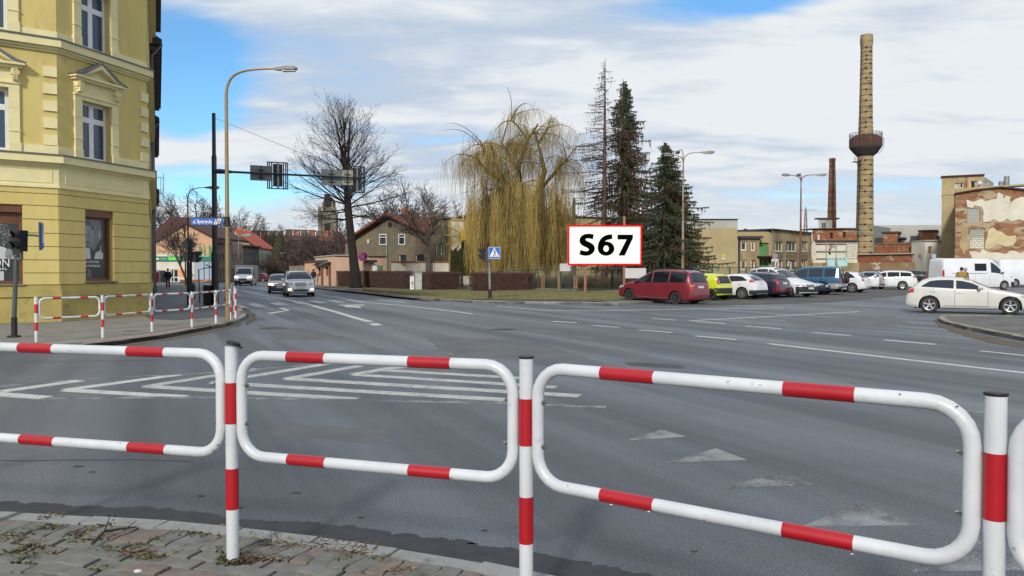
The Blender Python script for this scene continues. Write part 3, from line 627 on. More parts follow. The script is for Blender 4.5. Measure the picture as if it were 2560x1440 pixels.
# ================================================================ YELLOW CORNER HOUSE
m_yel = mat('yellow_plaster', (.63, .51, .19), (.57, .46, .165), scale=1.6, rough=.92, bump=.35, bscale=60, dirt=(.44, .37, .16), dscale=.9, dlo=.55, dhi=.78, stretch=(1.4, 1.4, .4))
m_crm = mat('cream_plaster', (.76, .68, .38), (.70, .62, .34), scale=2.2, rough=.9, bump=.25, bscale=50, dirt=(.48, .42, .22), dscale=1.3, dlo=.62, dhi=.78)
m_pln = mat('plinth_plaster', (.44, .355, .115), (.36, .29, .10), scale=2.0, rough=.93, bump=.3, bscale=50, dirt=(.20, .17, .09), dscale=1.5, dlo=.58, dhi=.72)
m_zinc = mat('zinc_flashing', (.16, .165, .18), (.12, .125, .135), scale=3, rough=.55, metal=.3)
m_pvc = mat('white_window_frame', (.74, .75, .77), (.68, .69, .71), scale=5, rough=.4)
m_glass = mat('window_glass', (.035, .05, .075), rough=.04, spec=.9, coat=.6)
m_dark = mat('dark_interior', (.012, .012, .014), rough=.8)
m_brown = mat('brown_shop_frame', (.17, .065, .028), (.12, .045, .02), scale=6, rough=.5, coat=.1)
m_roofd = mat('dark_roof_sheet', (.045, .04, .042), (.03, .028, .03), scale=2, rough=.7)
m_curt = mat('net_curtain', (.55, .57, .6), (.38, .40, .44), scale=14, rough=.9, stretch=(1, 1, .08))
YC = (-13.7, 23.0); f1d = V((-.82, -.572)).normalized(); f2d = V((.30, .954)).normalized()
F1 = Fac(YC, f1d, flip=True); F2 = Fac(YC, f2d)
YE = F2.p(3.56, 0); SD = V((-.4658, 1.0)).normalized(); F3 = Fac(YE, SD)
ZB, ZT = .10, 13.9
house = thing('corner_house', 'yellow and cream plastered corner tenement with white windows and shop posters', 'house', (YC[0], YC[1], ZB))
hs2 = (.85, 2.0); S1 = (.92, 3.4)
win1 = [(1.22, 2.42, 5.16, 6.98), (1.22, 2.42, 8.66, 10.5), (5.2, 6.4, 5.16, 6.98), (5.2, 6.4, 8.66, 10.5), (1.22, 2.42, 11.5, 12.9), (5.2, 6.4, 11.5, 12.9)]
win2 = [(.85, 2.0, 5.16, 6.96), (.85, 2.0, 8.66, 10.5), (.85, 2.0, 11.5, 12.9)]
win3 = [(u, u + 1.15, z, z + zz_) for u in (1.6, 4.8, 8.0, 11.2) for z, zz_ in ((1.4, 2.1), (5.16, 1.8), (8.66, 1.84), (11.5, 1.4))]
shop1 = (S1[0], S1[1], 1.24, 3.58); shop2 = (.93, 2.05, 1.31, 3.57); vent = (2.2, 3.4, .22, .42)
L1, L3 = 12.0, 14.0
mb = MB(); F1.wall(mb, 0, L1, 4.12, ZT, win1); F2.wall(mb, 0, 3.56, 4.12, ZT, win2); F3.wall(mb, 0, L3, ZB, ZT, win3)
F1.wall(mb, 0, L1, ZB, 4.12, [shop1, vent], w=-.03); F2.wall(mb, 0, 3.56, ZB, 4.12, [shop2], w=-.03)
a, b = F1.p(L1, 0), F3.p(L3, 0); bk = [a, a + V((-11, 6, 0)), b + V((-9.5, -4.5, 0)), b]
for p, q in zip(bk, bk[1:]): mb.add([(p.x, p.y, ZB), (q.x, q.y, ZB), (q.x, q.y, ZT), (p.x, p.y, ZT)], [(0, 1, 2, 3)])
mb.build('wall', m_yel, house)
mb = MB(); top = [F1.p(L1, ZT, .5), F1.p(-.2, ZT, .5), F2.p(0, ZT, .55), F2.p(3.5, ZT, .55), F3.p(0.1, ZT, .55), F3.p(L3, ZT, .55), bk[2] + V((0, 0, ZT)), bk[1] + V((0, 0, ZT))]
mb.prism(top, (0, 0, .35)); c_ = sum(top, V((0, 0, 0))) / len(top)
vs = [V((p.x, p.y, ZT + .35)) for p in top] + [p.lerp(V((c_.x, c_.y, p.z)), .6) + V((0, 0, 1.2)) for p in top]; n = len(top)
mb.add(vs, [(i, (i + 1) % n, (i + 1) % n + n, i + n) for i in range(n)] + [tuple(range(n, 2 * n))]); mb.build('roof', m_roofd, house)
# plinth: three steps
for z0, z1, w in ((ZB, .86, .05), (.86, 1.055, .10), (1.055, 1.20, .06)):
 mb = MB()
 if z0 == ZB:
  F1.box(mb, -.05, 2.2, z0, z1, 0, w); F1.box(mb, 2.2, 3.4, .42, z1, 0, w); F1.box(mb, 2.2, 3.4, z0, .22, 0, w); F1.box(mb, 3.4, L1, z0, z1, 0, w)
 else: F1.box(mb, -w * .55, L1, z0, z1, 0, w)
 F2.box(mb, -w * .1, 3.56 + w * .5, z0, z1, 0, w); F3.box(mb, -w * .1, L3, z0, z1, 0, w); mb.build('plinth', m_pln, house)
mb = MB(); F1.box(mb, 2.25, 3.35, .20, .44, -.28, -.2); mb.build('cellar_vent', m_dark, house)
# rusticated courses
zs = [1.205, 1.56, 1.95, 2.35, 2.75, 3.16, 3.57, 3.93, 4.12]
for z0, z1 in zip(zs, zs[1:]):
 z0 += .022; full = z0 > 3.5
 for spans, F_ in ((((0.0, L1),) if full else ((0.0, S1[0]), (S1[1], L1)), F1), (((0.0, 3.56),) if full else ((0.0, .93), (2.05, 3.56)), F2)):
  for u0, u1 in spans:
   mb = MB(); mb.hexa([F_.p(u0, z0, .035), F_.p(u1, z0, .035), F_.p(u1, z0, -.03), F_.p(u0, z0, -.03), F_.p(u0, z1, .035), F_.p(u1, z1, .035), F_.p(u1, z1, -.03), F_.p(u0, z1, -.03)])
   mb.build('rusticated_course', m_yel, house)
 mb = MB(); F3.box(mb, .0, 1.4, z0, z1, 0, .035); mb.build('rusticated_course', m_yel, house)
# frieze and string courses
def course(z0, z1, w, m, nm='string_course', fs=(1, 2, 3), e=.5):
 mb = MB()
 if 1 in fs: F1.box(mb, -w * e, L1, z0, z1, 0, w)
 if 2 in fs: F2.box(mb, -w * .1, 3.56 + w * .4, z0, z1, 0, w)
 if 3 in fs: F3.box(mb, -w * .1, L3, z0, z1, 0, w)
 mb.build(nm, m, house)
course(4.12, 4.19, .075, m_crm); course(4.19, 4.76, .040, m_crm, 'frieze'); course(4.76, 4.80, .085, m_crm); course(4.80, 4.86, .13, m_crm); course(4.86, 5.08, .26, m_crm)
course(5.08, 5.115, .30, m_zinc, 'flashing')
for F_, u0, u1 in ((F1, .15, 3.6), (F2, .22, 3.3)):
 mb = MB()
 F_.box(mb, u0, u1, 4.27, 4.285, .04, .055); F_.box(mb, u0, u1, 4.66, 4.675, .04, .055); F_.box(mb, u0, u0 + .015, 4.285, 4.66, .04, .055); F_.box(mb, u1 - .015, u1, 4.285, 4.66, .04, .055); mb.build('frieze_moulding', m_crm, house)
course(8.18, 8.24, .06, m_crm); course(8.24, 8.32, .12, m_crm); course(8.32, 8.54, .22, m_crm); course(8.54, 8.575, .26, m_zinc, 'flashing')
course(13.3, 13.6, .15, m_crm); course(13.6, 13.98, .32, m_crm, 'cornice')
for z0, z1 in ((5.118, 5.38), (8.578, 8.80)):
 for F_, a, b in ((F1, -.02, 1.22), (F1, 2.42, 5.2), (F1, 6.4, L1), (F2, 0, .85), (F2, 2.0, 3.56)): mb = MB(); F_.box(mb, a, b, z0, z1, 0, .05); mb.build('base_band', m_crm, house)
# quoins
for k in range(6):
 z = 5.40 + k * .512
 if z + .3 > 8.1: break
 for F_, u0, u1 in ((F1, 0, .36), (F2, 3.26, 3.60)):
  mb = MB(); F_.box(mb, u0, u1, z, z + .30, 0, .05); mb.build('quoin', m_crm, house)
def window(F_, u0, u1, z0, z1, surround=True, ped=False, curtain=0, base=None, rec=.2):
 w = u1 - u0; zt = z1 - (z1 - z0) * .30
 mb = MB(); f = .055
 F_.box(mb, u0, u1, z1 - f, z1, -rec - .05, -rec); F_.box(mb, u0, u1, z0, z0 + f, -rec - .05, -rec); F_.box(mb, u0, u0 + f, z0 + f, z1 - f, -rec - .05, -rec); F_.box(mb, u1 - f, u1, z0 + f, z1 - f, -rec - .05, -rec)
 F_.box(mb, u0 + f, u1 - f, zt - .05, zt + .05, -rec - .05, -rec + .01); um = (u0 + u1) / 2; F_.box(mb, um - .05, um + .05, z0 + f, zt - .05, -rec - .05, -rec + .006); F_.box(mb, um - .05, um + .05, zt + .05, z1 - f, -rec - .05, -rec + .006)
 wf = mb.build('window', m_pvc, house)
 for a, b in ((u0 + f, um - .05), (um + .05, u1 - f)):
  for c, d in ((z0 + f, zt - .05), (zt + .05, z1 - f)):
   q = MB(); g = .035
   F_.box(q, a, a + g, c, d, -rec - .045, -rec + .004); F_.box(q, b - g, b, c, d, -rec - .045, -rec + .004); F_.box(q, a + g, b - g, c, c + g, -rec - .045, -rec + .004); F_.box(q, a + g, b - g, d - g, d, -rec - .045, -rec + .004); q.build('sash', m_pvc, wf)
   q = MB(); F_.box(q, a + g, b - g, c + g, d - g, -rec - .04, -rec - .025); q.build('pane', m_glassc if curtain else m_glass, wf)
 mb = MB(); F_.box(mb, u0 - .02, u1 + .02, z0 - .03, z1 + .02, -rec - .5, -rec - .48); mb.build('interior', m_dark, wf)
 if curtain:
  for a, b in ((u0 + .03, u0 + w * .30), (u1 - w * .34, u1 - .03)):
   q = MB(); F_.box(q, a, b, z0 + .02, z1 - .02, -rec - .10, -rec - .09); q.build('curtain', m_curt, wf)
 if surround:
  sw = .27; mb = MB()
  F_.box(mb, u0 - sw, u0, z0 + .24, z1, 0, .07); F_.box(mb, u1, u1 + sw, z0 + .24, z1, 0, .07); F_.box(mb, u0 - sw - .03, u0, z0 - .04, z0 + .24, 0, .10); F_.box(mb, u1, u1 + sw + .03, z0 - .04, z0 + .24, 0, .10)
  F_.box(mb, u0 - sw - .02, u0 + .0, z0 + .56, z0 + .60, 0, .09); F_.box(mb, u1, u1 + sw + .02, z0 + .56, z0 + .60, 0, .09); F_.box(mb, u0 - sw, u1 + sw, z1, z1 + .12, 0, .07)
  F_.box(mb, u0 - sw - .02, u0, z0 + 1.25, z0 + 1.27, 0, .078); F_.box(mb, u1, u1 + sw + .02, z0 + 1.25, z0 + 1.27, 0, .078)
  F_.box(mb, u0 - sw - .03, u1 + sw + .03, z1 + .12, z1 + .17, 0, .11); mb.build('window_surround', m_crm, house)
 if ped:
  sw = .27; ua, ub = u0 - sw - .14, u1 + sw + .14; zb = z1 + .60; um = (ua + ub) / 2; mb = MB()
  F_.box(mb, u0 - sw, u1 + sw, z1 + .17, zb - .02, 0, .05); F_.box(mb, ua + .06, ub - .06, zb - .02, zb + .05, 0, .20); F_.box(mb, ua, ub, zb + .05, zb + .11, 0, .28)
  hh = .50; t = .13
  F_.poly(mb, [(ua, zb + .11), (um, zb + .11 + hh), (um, zb + .11 + hh - t * 1.15), (ua + t * 2.2, zb + .11)], .03, .27); F_.poly(mb, [(ub, zb + .11), (ub - t * 2.2, zb + .11), (um, zb + .11 + hh - t * 1.15), (um, zb + .11 + hh)], .03, .27)
  F_.poly(mb, [(ua + .1, zb + .11), (ub - .1, zb + .11), (um, zb + hh)], 0, .06); pd = mb.build('pediment', m_crm, house)
  q = MB()
  F_.poly(q, [(ua - .03, zb + .115), (ua + .32, zb + .16), (um, zb + .13 + hh), (um, zb + .17 + hh), (ua + .2, zb + .21), (ua - .03, zb + .15)], .0, .30); F_.poly(q, [(ub + .03, zb + .115), (ub + .03, zb + .15), (ub - .2, zb + .21), (um, zb + .17 + hh), (um, zb + .13 + hh), (ub - .32, zb + .16)], .0, .30)
  q.build('flashing', m_zinc, pd)
  for uc in (u0 - sw + .11, u1 + sw - .11):
   q = MB()
   F_.box(q, uc - .09, uc + .09, zb - .10, zb - .02, .05, .17); F_.box(q, uc - .11, uc + .11, zb - .22, zb - .10, .05, .20); F_.box(q, uc - .08, uc + .08, zb - .30, zb - .22, .05, .14); F_.box(q, uc - .06, uc + .06, zb - .42, zb - .30, .05, .10)
   for e in (-.045, 0, .045): F_.box(q, uc + e - .012, uc + e + .012, zb - .38, zb - .04, .10, .215)
   q.build('console', m_crm, pd)
 return wf
m_glassc = mat('sky_painted_glass', (.06, .11, .20), rough=.03, spec=.8, trans=.45)  # blue of the reflected sky is put into the pane colour
window(F1, *win1[0], ped=True, curtain=1); window(F1, *win1[1]); window(F1, *win1[2], ped=True); window(F1, *win1[3]); window(F1, *win1[4]); window(F1, *win1[5])
window(F2, *win2[0], ped=True, curtain=1); window(F2, *win2[1], curtain=1); window(F2, *win2[2])
for w_ in win3: window(F3, *w_, surround=False)
# shop windows with posters
m_pdark = mat('poster_dark', (.022, .024, .028), (.035, .037, .042), scale=3, rough=.35, coat=.3)
m_pgrey = mat('poster_grey', (.17, .18, .20), (.10, .105, .12), scale=2, rough=.35, coat=.3)
m_plite = mat('poster_light', (.55, .56, .58), (.46, .47, .49), scale=2, rough=.35, coat=.3)
m_pskin = mat('poster_skin', (.26, .27, .28), (.15, .155, .165), scale=2.5, rough=.35, coat=.3, contrast=(.4, .6))
m_pmid = mat('poster_hair', (.03, .03, .032), (.22, .22, .23), scale=26, rough=.35, contrast=(.52, .58), coat=.3)
m_let = mat('white_lettering', (.72, .72, .72), rough=.5)
def shop(F_, o, rollers, nslat):
 u0, u1, z0, z1 = o; f = .09; rec = .17; mb = MB()
 F_.box(mb, u0, u1, z0, z0 + f, -rec - .06, -rec + .02); F_.box(mb, u0, u0 + f, z0 + f, z1 - .2, -rec - .06, -rec + .02); F_.box(mb, u1 - f, u1, z0 + f, z1 - .2, -rec - .06, -rec + .02)
 fr = mb.build('shop_window', m_brown, house)
 mb = MB(); F_.box(mb, u0 + .01, u1 - .01, z1 - .22, z1, -rec - .08, -.03); mb.build('roller_box', m_brown, fr)
 for k in range(nslat):
  mb = MB(); z = z1 - .225 - (k + 1) * .055; F_.box(mb, u0 + f, u1 - f, z + .004, z + .053, -rec - .03, -rec - .006); mb.build('roller_slat', m_brown, fr)
 zt = z1 - .225 - nslat * .055
 mb = MB(); F_.box(mb, u0 + f, u1 - f, z0 + f, zt, -rec - .04, -rec - .02); mb.build('pane', m_pdark, fr)
 mb = MB(); F_.box(mb, u0 - .05, u1 + .10, z0 - .045, z0 - .005, -rec, .10); mb.build('sill', m_zinc, fr)
 return fr, u0 + f, u1 - f, z0 + f, zt, -rec - .02
def blob(F_, fr, pts, w, m, nm='poster_print'):
 mb = MB(); F_.poly(mb, pts, w, w + .003); return mb.build(nm, m, fr)
def oval(cu, cz, a, b, n=18, t0=0): return [(cu + a * math.cos(2 * math.pi * i / n + t0), cz + b * math.sin(2 * math.pi * i / n + t0)) for i in range(n)]
fr, u0, u1, z0, z1, w = shop(F2, shop2, 1, 1)
blob(F2, fr, [(u0, z0), (u1, z0), (u1, z1), (u0, z1)], w, m_pdark)
blob(F2, fr, [(u0, z1 - .75), (u0, z1 - .02), (u1 - .25, z1 - .02), (u1 - .15, z1 - .5), (u1 - .5, z1 - 1.0)], w + .003, m_pgrey)
blob(F2, fr, oval(u0 + .20, z0 + 1.52, .26, .30), w + .006, m_pmid)
blob(F2, fr, [(u0, z0 + 1.62), (u0 + .05, z0 + 1.70), (u0 + .30, z0 + 1.66), (u0 + .42, z0 + 1.52), (u0 + .42, z0 + 1.28), (u0 + .36, z0 + 1.08), (u0 + .24, z0 + .98), (u0 + .08, z0 + 1.02), (u0, z0 + 1.1)], w + .009, m_pskin)
blob(F2, fr, [(u0, z0 + 1.0), (u0 + .28, z0 + .95), (u0 + .30, z0 + .62), (u0, z0 + .62)], w + .009, m_plite)
blob(F2, fr, [(u0 + .44, z0 + .62), (u0 + .50, z0 + .82), (u0 + .68, z0 + .90), (u0 + .80, z0 + .80), (u0 + .78, z0 + .62)], w + .009, m_plite)
for a, b in ((.02, .13), (.17, .29)):
 pts = oval(u0 + (a + b) / 2 + .03, z0 + 1.36, (b - a) / 2, .045, 12); blob(F2, fr, pts, w + .012, m_pdark); blob(F2, fr, oval(u0 + (a + b) / 2 + .03, z0 + 1.36, (b - a) / 2 - .014, .033, 12), w + .0155, m_pskin)
blob(F2, fr, [(u0 + .13, z0 + 1.16), (u0 + .28, z0 + 1.18), (u0 + .28, z0 + 1.145), (u0 + .13, z0 + 1.13)], w + .012, m_pdark)
blob(F2, fr, oval(u0 + .66, z0 + 1.42, .012, .20, 8), w + .006, m_plite); blob(F2, fr, oval(u0 + .66, z0 + 1.62, .045, .06, 8), w + .009, m_pgrey)
blob(F2, fr, oval(u0 + .70, z0 + .86, .018, .24, 8), w + .013, m_plite)
blob(F2, fr, [(u0, z0 + .33), (u1, z0 + .33), (u1, z0 + .62), (u0, z0 + .62)], w + .012, m_pdark)
text('BASADOR MARKI', .098, m_let, fr, F2.p(u0 + .33, z0 + .52, w + .018), F2.d, align='CENTER', sx=.78)
text('ON PROFESSIONAL', .098, m_let, fr, F2.p(u0 + .36, z0 + .39, w + .018), F2.d, align='CENTER', sx=.75)
blob(F2, fr, [(u0 + .15, z0 + .02), (u0 + .34, z0 + .02), (u0 + .30, z0 + .28), (u0 + .18, z0 + .30)], w + .004, m_pgrey)
fr, u0, u1, z0, z1, w = shop(F1, shop1, 1, 6)
r1 = lambda u: u0 + u      # u grows to the left in the picture
blob(F1, fr, [(u0, z0), (u1, z0), (u1, z1), (u0, z1)], w, m_pdark)
blob(F1, fr, oval(u0 + .62, z0 + 1.40, .42, .46, 26), w + .003, m_pmid); blob(F1, fr, oval(u0 + .78, z0 + 1.15, .22, .34, 20), w + .006, m_pskin)
blob(F1, fr, [(u0 + .12, z0 + .62), (u0 + .16, z0 + .82), (u0 + .36, z0 + 1.0), (u0 + .62, z0 + 1.05), (u0 + 1.0, z0 + .9), (u0 + 1.1, z0 + .62)], w + .009, m_plite); blob(F1, fr, oval(u0 + .25, z0 + .80, .10, .16, 14), w + .012, m_pskin)
blob(F1, fr, oval(u0 + .58, z0 + 1.22, .045, .05, 12), w + .012, m_plite); blob(F1, fr, oval(u0 + .58, z0 + 1.22, .030, .034, 12), w + .015, m_pskin)
blob(F1, fr, [(u0 + .03, z0 + .30), (u1, z0 + .30), (u1, z0 + .66), (u0 + .03, z0 + .66)], w + .014, m_pdark)
text('ON', .34, m_let, fr, F1.p(u0 + .44, z0 + .53, w + .02), -F1.d, align='CENTER', sx=.8)
text('ONAL', .10, m_let, fr, F1.p(u0 + .46, z0 + .36, w + .02), -F1.d, align='CENTER', sx=1.0, bold=.002, space=1.25)
blob(F1, fr, [(u0 + .38, z0 + .02), (u1, z0 + .02), (u1, z0 + .29), (u0 + .38, z0 + .29)], w + .006, m_plite)
# ================================================================ THE STREET ROW BEYOND
m_t1 = mat('sooty_plaster', (.17, .15, .115), (.12, .105, .085), scale=1.2, rough=.95, bump=.6)
m_t2 = mat('stripped_plaster', (.28, .20, .16), (.20, .155, .12), scale=1.5, rough=.95, bump=.8)
m_eave = mat('eave_wood', (.11, .085, .07), (.08, .06, .05), scale=4, rough=.9)
u = L3
for k, (ln, zt, mm, lb, mc) in enumerate(((17, 13.3, m_t2, 'sooty stripped tenement adjoining the yellow corner house', 'old tenement'), (18, 12.4, m_t1, 'grey sooty tenement, second along the street from the yellow house', 'tenement'), (14, 9.0, m_t1, 'low grey tenement at the far end of the left hand row', 'tenement'))):
 base = F3.p(u, .1); h = thing('tenement', lb, 'house', tuple(base))
 holes = [(u + 1.2 + i * 2.6, u + 2.3 + i * 2.6, z, z + 1.8) for i in range(int((ln - 1) / 2.6)) for z in ([1.4, 5.0, 8.6] if zt > 10 else [1.4, 5.0])]
 mb = MB(); F3.wall(mb, u, u + ln, .1, zt, holes, w=.02); p0, p1 = F3.p(u, 0, .02), F3.p(u + ln, 0, .02); n = -F3.n * 10
 for a, b in ((p0, p0 + n), (p0 + n, p1 + n), (p1 + n, p1)): mb.add([(a.x, a.y, .1), (b.x, b.y, .1), (b.x, b.y, zt), (a.x, a.y, zt)], [(0, 1, 2, 3)])
 mb.build('wall', mm, h)
 for hh in holes:
  mb = MB(); F3.box(mb, hh[0], hh[1], hh[2], hh[3], -.2, -.15); wd_ = mb.build('window', m_glass, h)
  q = MB(); F3.box(q, hh[0] - .15, hh[1] + .15, hh[2] - .1, hh[2], 0, .16); q.build('sill', mm, wd_)
 mb = MB(); ov = (.60, .50, .5)[k]
 F3.poly(mb, [(u, zt), (u + ln, zt), (u + ln, zt + .25), (u, zt + .25)], -10.2, ov); mb.build('eave', m_roofd, h)
 for i in range(int(ln / .8)):
  mb = MB(); F3.box(mb, u + .2 + i * .8, u + .38 + i * .8, zt - .28, zt - .01, .02, ov - .1); mb.build('eave_bracket', m_eave, h)
 mb = MB(); a = F3.p(u, zt + .25, ov); b = F3.p(u + ln, zt + .25, ov); r = F3.n * -5.2 + V((0, 0, 3.4)); q = F3.n * -10.4
 mb.add([a, b, b + r, a + r, b + q, a + q], [(0, 1, 2, 3), (3, 2, 4, 5), (0, 3, 5), (1, 4, 2)]); mb.build('roof', m_roofd, h)
 mb = MB(); mb.tube([F3.p(u + .1, .3, .12), F3.p(u + .1, zt - .6, .12), F3.p(u + .1, zt, ov)], .06, 8); mb.build('downpipe', m_zinc, h, smooth=True)
 u += ln
p = F3.p(28, 0, .0); r_ = thing('letter_box', 'small red letter box on the old house wall at street corner', 'letter box', tuple(p + V((0, 0, .8))))
mb = MB(); F3.box(mb, 27.8, 28.2, .95, 1.55, .03, .36); mb.build('box', mat('postbox_red', (.45, .02, .02), rough=.5), r_); mb = MB(); F3.box(mb, 27.95, 28.05, .1, .95, .10, .2); mb.build('leg', m_cap, r_)
c = F3.p(33, 8.6, .35)
r_ = thing('aerial_frame', 'small metal aerial frame sticking out from the old house wall', 'aerial', tuple(F3.p(33, 8.6, 0)))
mb = MB()
for z in (7.4, 8.6): mb.tube([F3.p(33, z, .02), F3.p(33, z, .75)], .02, 6)
mb.tube([F3.p(33, 7.4, .75), F3.p(33, 8.9, .75)], .02, 6); mb.tube([F3.p(33, 7.4, .55), F3.p(33, 8.6, .55)], .015, 6)
for i in range(9): mb.tube([F3.p(33, 7.5 + i * .12, .55), F3.p(33, 7.5 + i * .12, .75)], .008, 4)
mb.build('bracket', m_steel, r_)
# ================================================================ POLES, LAMPS, SIGNALS
m_bronze = mat('bronze_paint', (.30, .225, .115), (.25, .19, .095), scale=2, rough=.45, metal=.25, dirt=(.18, .14, .08), dscale=3, dlo=.6, dhi=.75)
m_mast = mat('dark_blue_paint', (.014, .019, .028), (.01, .013, .02), scale=2, rough=.4)
m_lampg = mat('lamp_grey', (.20, .20, .20), rough=.5)
m_lens = mat('lamp_glass', (.55, .55, .52), rough=.3)
m_sgreen = mat('grey_green_paint', (.065, .085, .08), (.05, .065, .062), scale=3, rough=.55)
m_galv = mat('galvanised', (.30, .31, .32), (.22, .23, .24), scale=5, rough=.5, metal=.5)
m_back = mat('sign_back', (.20, .21, .22), (.16, .17, .18), scale=3, rough=.6)
m_backg = mat('sign_back_green', (.14, .16, .15), (.12, .135, .13), scale=3, rough=.6)
m_backp = mat('sign_back_pale', (.30, .30, .24), (.26, .26, .21), scale=3, rough=.6)
m_blk = mat('signal_black', (.010, .011, .012), rough=.5)
m_blue = mat('sign_blue', (.012, .10, .42), rough=.4)
m_sred = mat('sign_red', (.45, .018, .022), rough=.4)
m_sblue2 = mat('sign_dark_blue', (.015, .03, .22), rough=.4)
m_swhite = mat('sign_white', (.75, .76, .78), rough=.4)
m_redlens = mat('red_lens', (.06, .008, .008), rough=.25); m_grnlens = mat('green_lens', (.006, .022, .035), rough=.25)
m_rust = mat('rusty_paint', (.20, .07, .03), (.13, .06, .035), scale=3, rough=.85, bump=.5, dirt=(.30, .18, .10), dscale=1.5, dlo=.55, dhi=.65)
m_rustp = mat('peeling_lamp_paint', (.30, .20, .11), (.22, .13, .07), scale=2.2, rough=.8, dirt=(.32, .31, .28), dscale=.8, dlo=.5, dhi=.6)
def lamp_head(p, d, s=1.0, parent=None):
 d = V(d).normalized(); a, b = V(p), V(p) + d * .62 * s; up = V((0, 0, 1)); r = d.cross(up).normalized()
 def ring(t, w, h0, h1): c = V(p) + d * t * s; return [c - r * w * s - up * h0 * s, c + r * w * s - up * h0 * s, c + r * w * .7 * s + up * h1 * s, c - r * w * .7 * s + up * h1 * s]
 mb = MB(); rs = [ring(-.08, .04, .03, .035), ring(.10, .08, .05, .05), ring(.34, .13, .05, .075), ring(.58, .12, .04, .06), ring(.66, .07, .02, .02)]
 vs = sum(rs, []); fs = [(0, 1, 2, 3), (19, 18, 17, 16)]
 for i in range(4):
  for k in range(4): fs.append((i * 4 + k, i * 4 + (k + 1) % 4, i * 4 + 4 + (k + 1) % 4, i * 4 + 4 + k))
 mb.add(vs, fs); h = mb.build('lamp_head', m_lampg, parent, fix=True)
 mb = MB(); c = V(p) + d * .40 * s - up * .055 * s; q = [c - d * .2 * s - r * .09 * s, c + d * .2 * s - r * .08 * s, c + d * .2 * s + r * .08 * s, c - d * .2 * s + r * .09 * s]
 mb.prism(q, up * -.035 * s); mb.build('lens', m_lens, h); return h
def arc_lamp(label, base, top, heads, m, r0, r1, bend=1.0, group=None, name='street_lamp', hs=1.0, cat='street lamp'):
 """heads: list of end points of arms"""
 base = V(base); root = thing(name, label, cat, tuple(base), group=group)
 zt = top; mb = MB(); mb.tube([base, base + V((0, 0, (zt - base.z) * .5)), V((base.x, base.y, zt))], [r0, (r0 + r1) / 2, r1], 12); mb.build('pole', m, root, smooth=True)
 for e in heads:
  e = V(e); s = V((base.x, base.y, zt)); mid = V((base.x, base.y, e.z)); pts = []
  k0 = s.lerp(mid, 0.0)
  hor = V((e.x - s.x, e.y - s.y, 0)); P1 = s + V((0, 0, (e.z - s.z) * .9)); P2 = s + hor * .25 * bend + V((0, 0, (e.z - s.z) * 1.0))
  for i in range(13):
   t = i / 12; pts.append(s * (1 - t) ** 3 + P1 * 3 * t * (1 - t) ** 2 + P2 * 3 * t * t * (1 - t) + e * t ** 3)
  mb = MB(); mb.tube(pts, [r1 + (.028 - r1) * (i / 12) for i in range(13)], 8); mb.build('arm', m, root, smooth=True)
  lamp_head(e, (pts[-1] - pts[-3]), hs, root)
 return root
# bronze lamp at the corner, with the street name
bl = gp(570, 800, .1)
ll = arc_lamp('tall bronze painted street lamp on the pavement corner with street name sign', bl, at(565, 245, bl.y).z, [at(690, 172, bl.y)], m_bronze, .075, .05, bend=1.0)
mb = MB(); mb.tube([bl, bl + V((0, 0, .55))], .085, 12); mb.build('sleeve', m_bronze, ll, smooth=True)
pz = at(569, 554, bl.y).z
sg = thing('street_name_sign', 'blue street name plate clamped to the bronze lamp post', 'street sign', (bl.x - .1, bl.y, pz))
lu, ru = at(480, 554, bl.y), at(561, 554, bl.y); fw = V((0, -1, 0)); hh = .105
def plate(x0, x1, zc, h, y, t, m, nm, par): q = MB(); q.box((x0, y - t, zc - h), (x1, y, zc + h)); return q.build(nm, m, par)
pl = plate(lu.x, ru.x - .02, pz, hh, bl.y - .05, .02, m_blue, 'plate', sg)
plate(lu.x - .01, lu.x + .0, pz, hh + .01, bl.y - .045, .03, m_back, 'edge', sg)
q = MB(); q.box((lu.x, bl.y - .075, pz + hh), (bl.x - .06, bl.y - .045, pz + hh + .02)); q.box((lu.x, bl.y - .075, pz - hh - .02), (bl.x - .06, bl.y - .045, pz - hh)); q.build('holder', m_blk, sg)
q = MB(); q.tube([(bl.x, bl.y, pz - .15), (bl.x, bl.y, pz + .15)], .09, 10); q.build('clamp', m_blk, sg)
text('ul. Bystrzycka', .165, m_swhite, pl, (lu.x + .36, bl.y - .074, pz - .008), (1, 0, 0), sx=.66, bold=.002)
cx = lu.x + .825
for dx, dz, m_ in ((-.055, .045, m_blk), (.055, .045, m_swhite), (-.055, -.045, m_swhite), (.055, -.045, m_blk)):
 q = MB(); q.prism([(cx + dx - .053, bl.y - .072, pz + dz - .043), (cx + dx + .053, bl.y - .072, pz + dz - .043), (cx + dx + .053, bl.y - .072, pz + dz + .043), (cx + dx - .053, bl.y - .072, pz + dz + .043)] , (0, -.003, 0)); o = q.build('coat_of_arms_field', m_, pl)
 q = MB(); q.prism([(cx + dx + .028 * math.cos(t), bl.y - .0755, pz + dz + .022 * math.sin(t)) for t in [i * math.pi / 4 for i in range(8)]], (0, -.002, 0)); q.build('emblem', m_blk if m_ is m_swhite else m_swhite, pl)
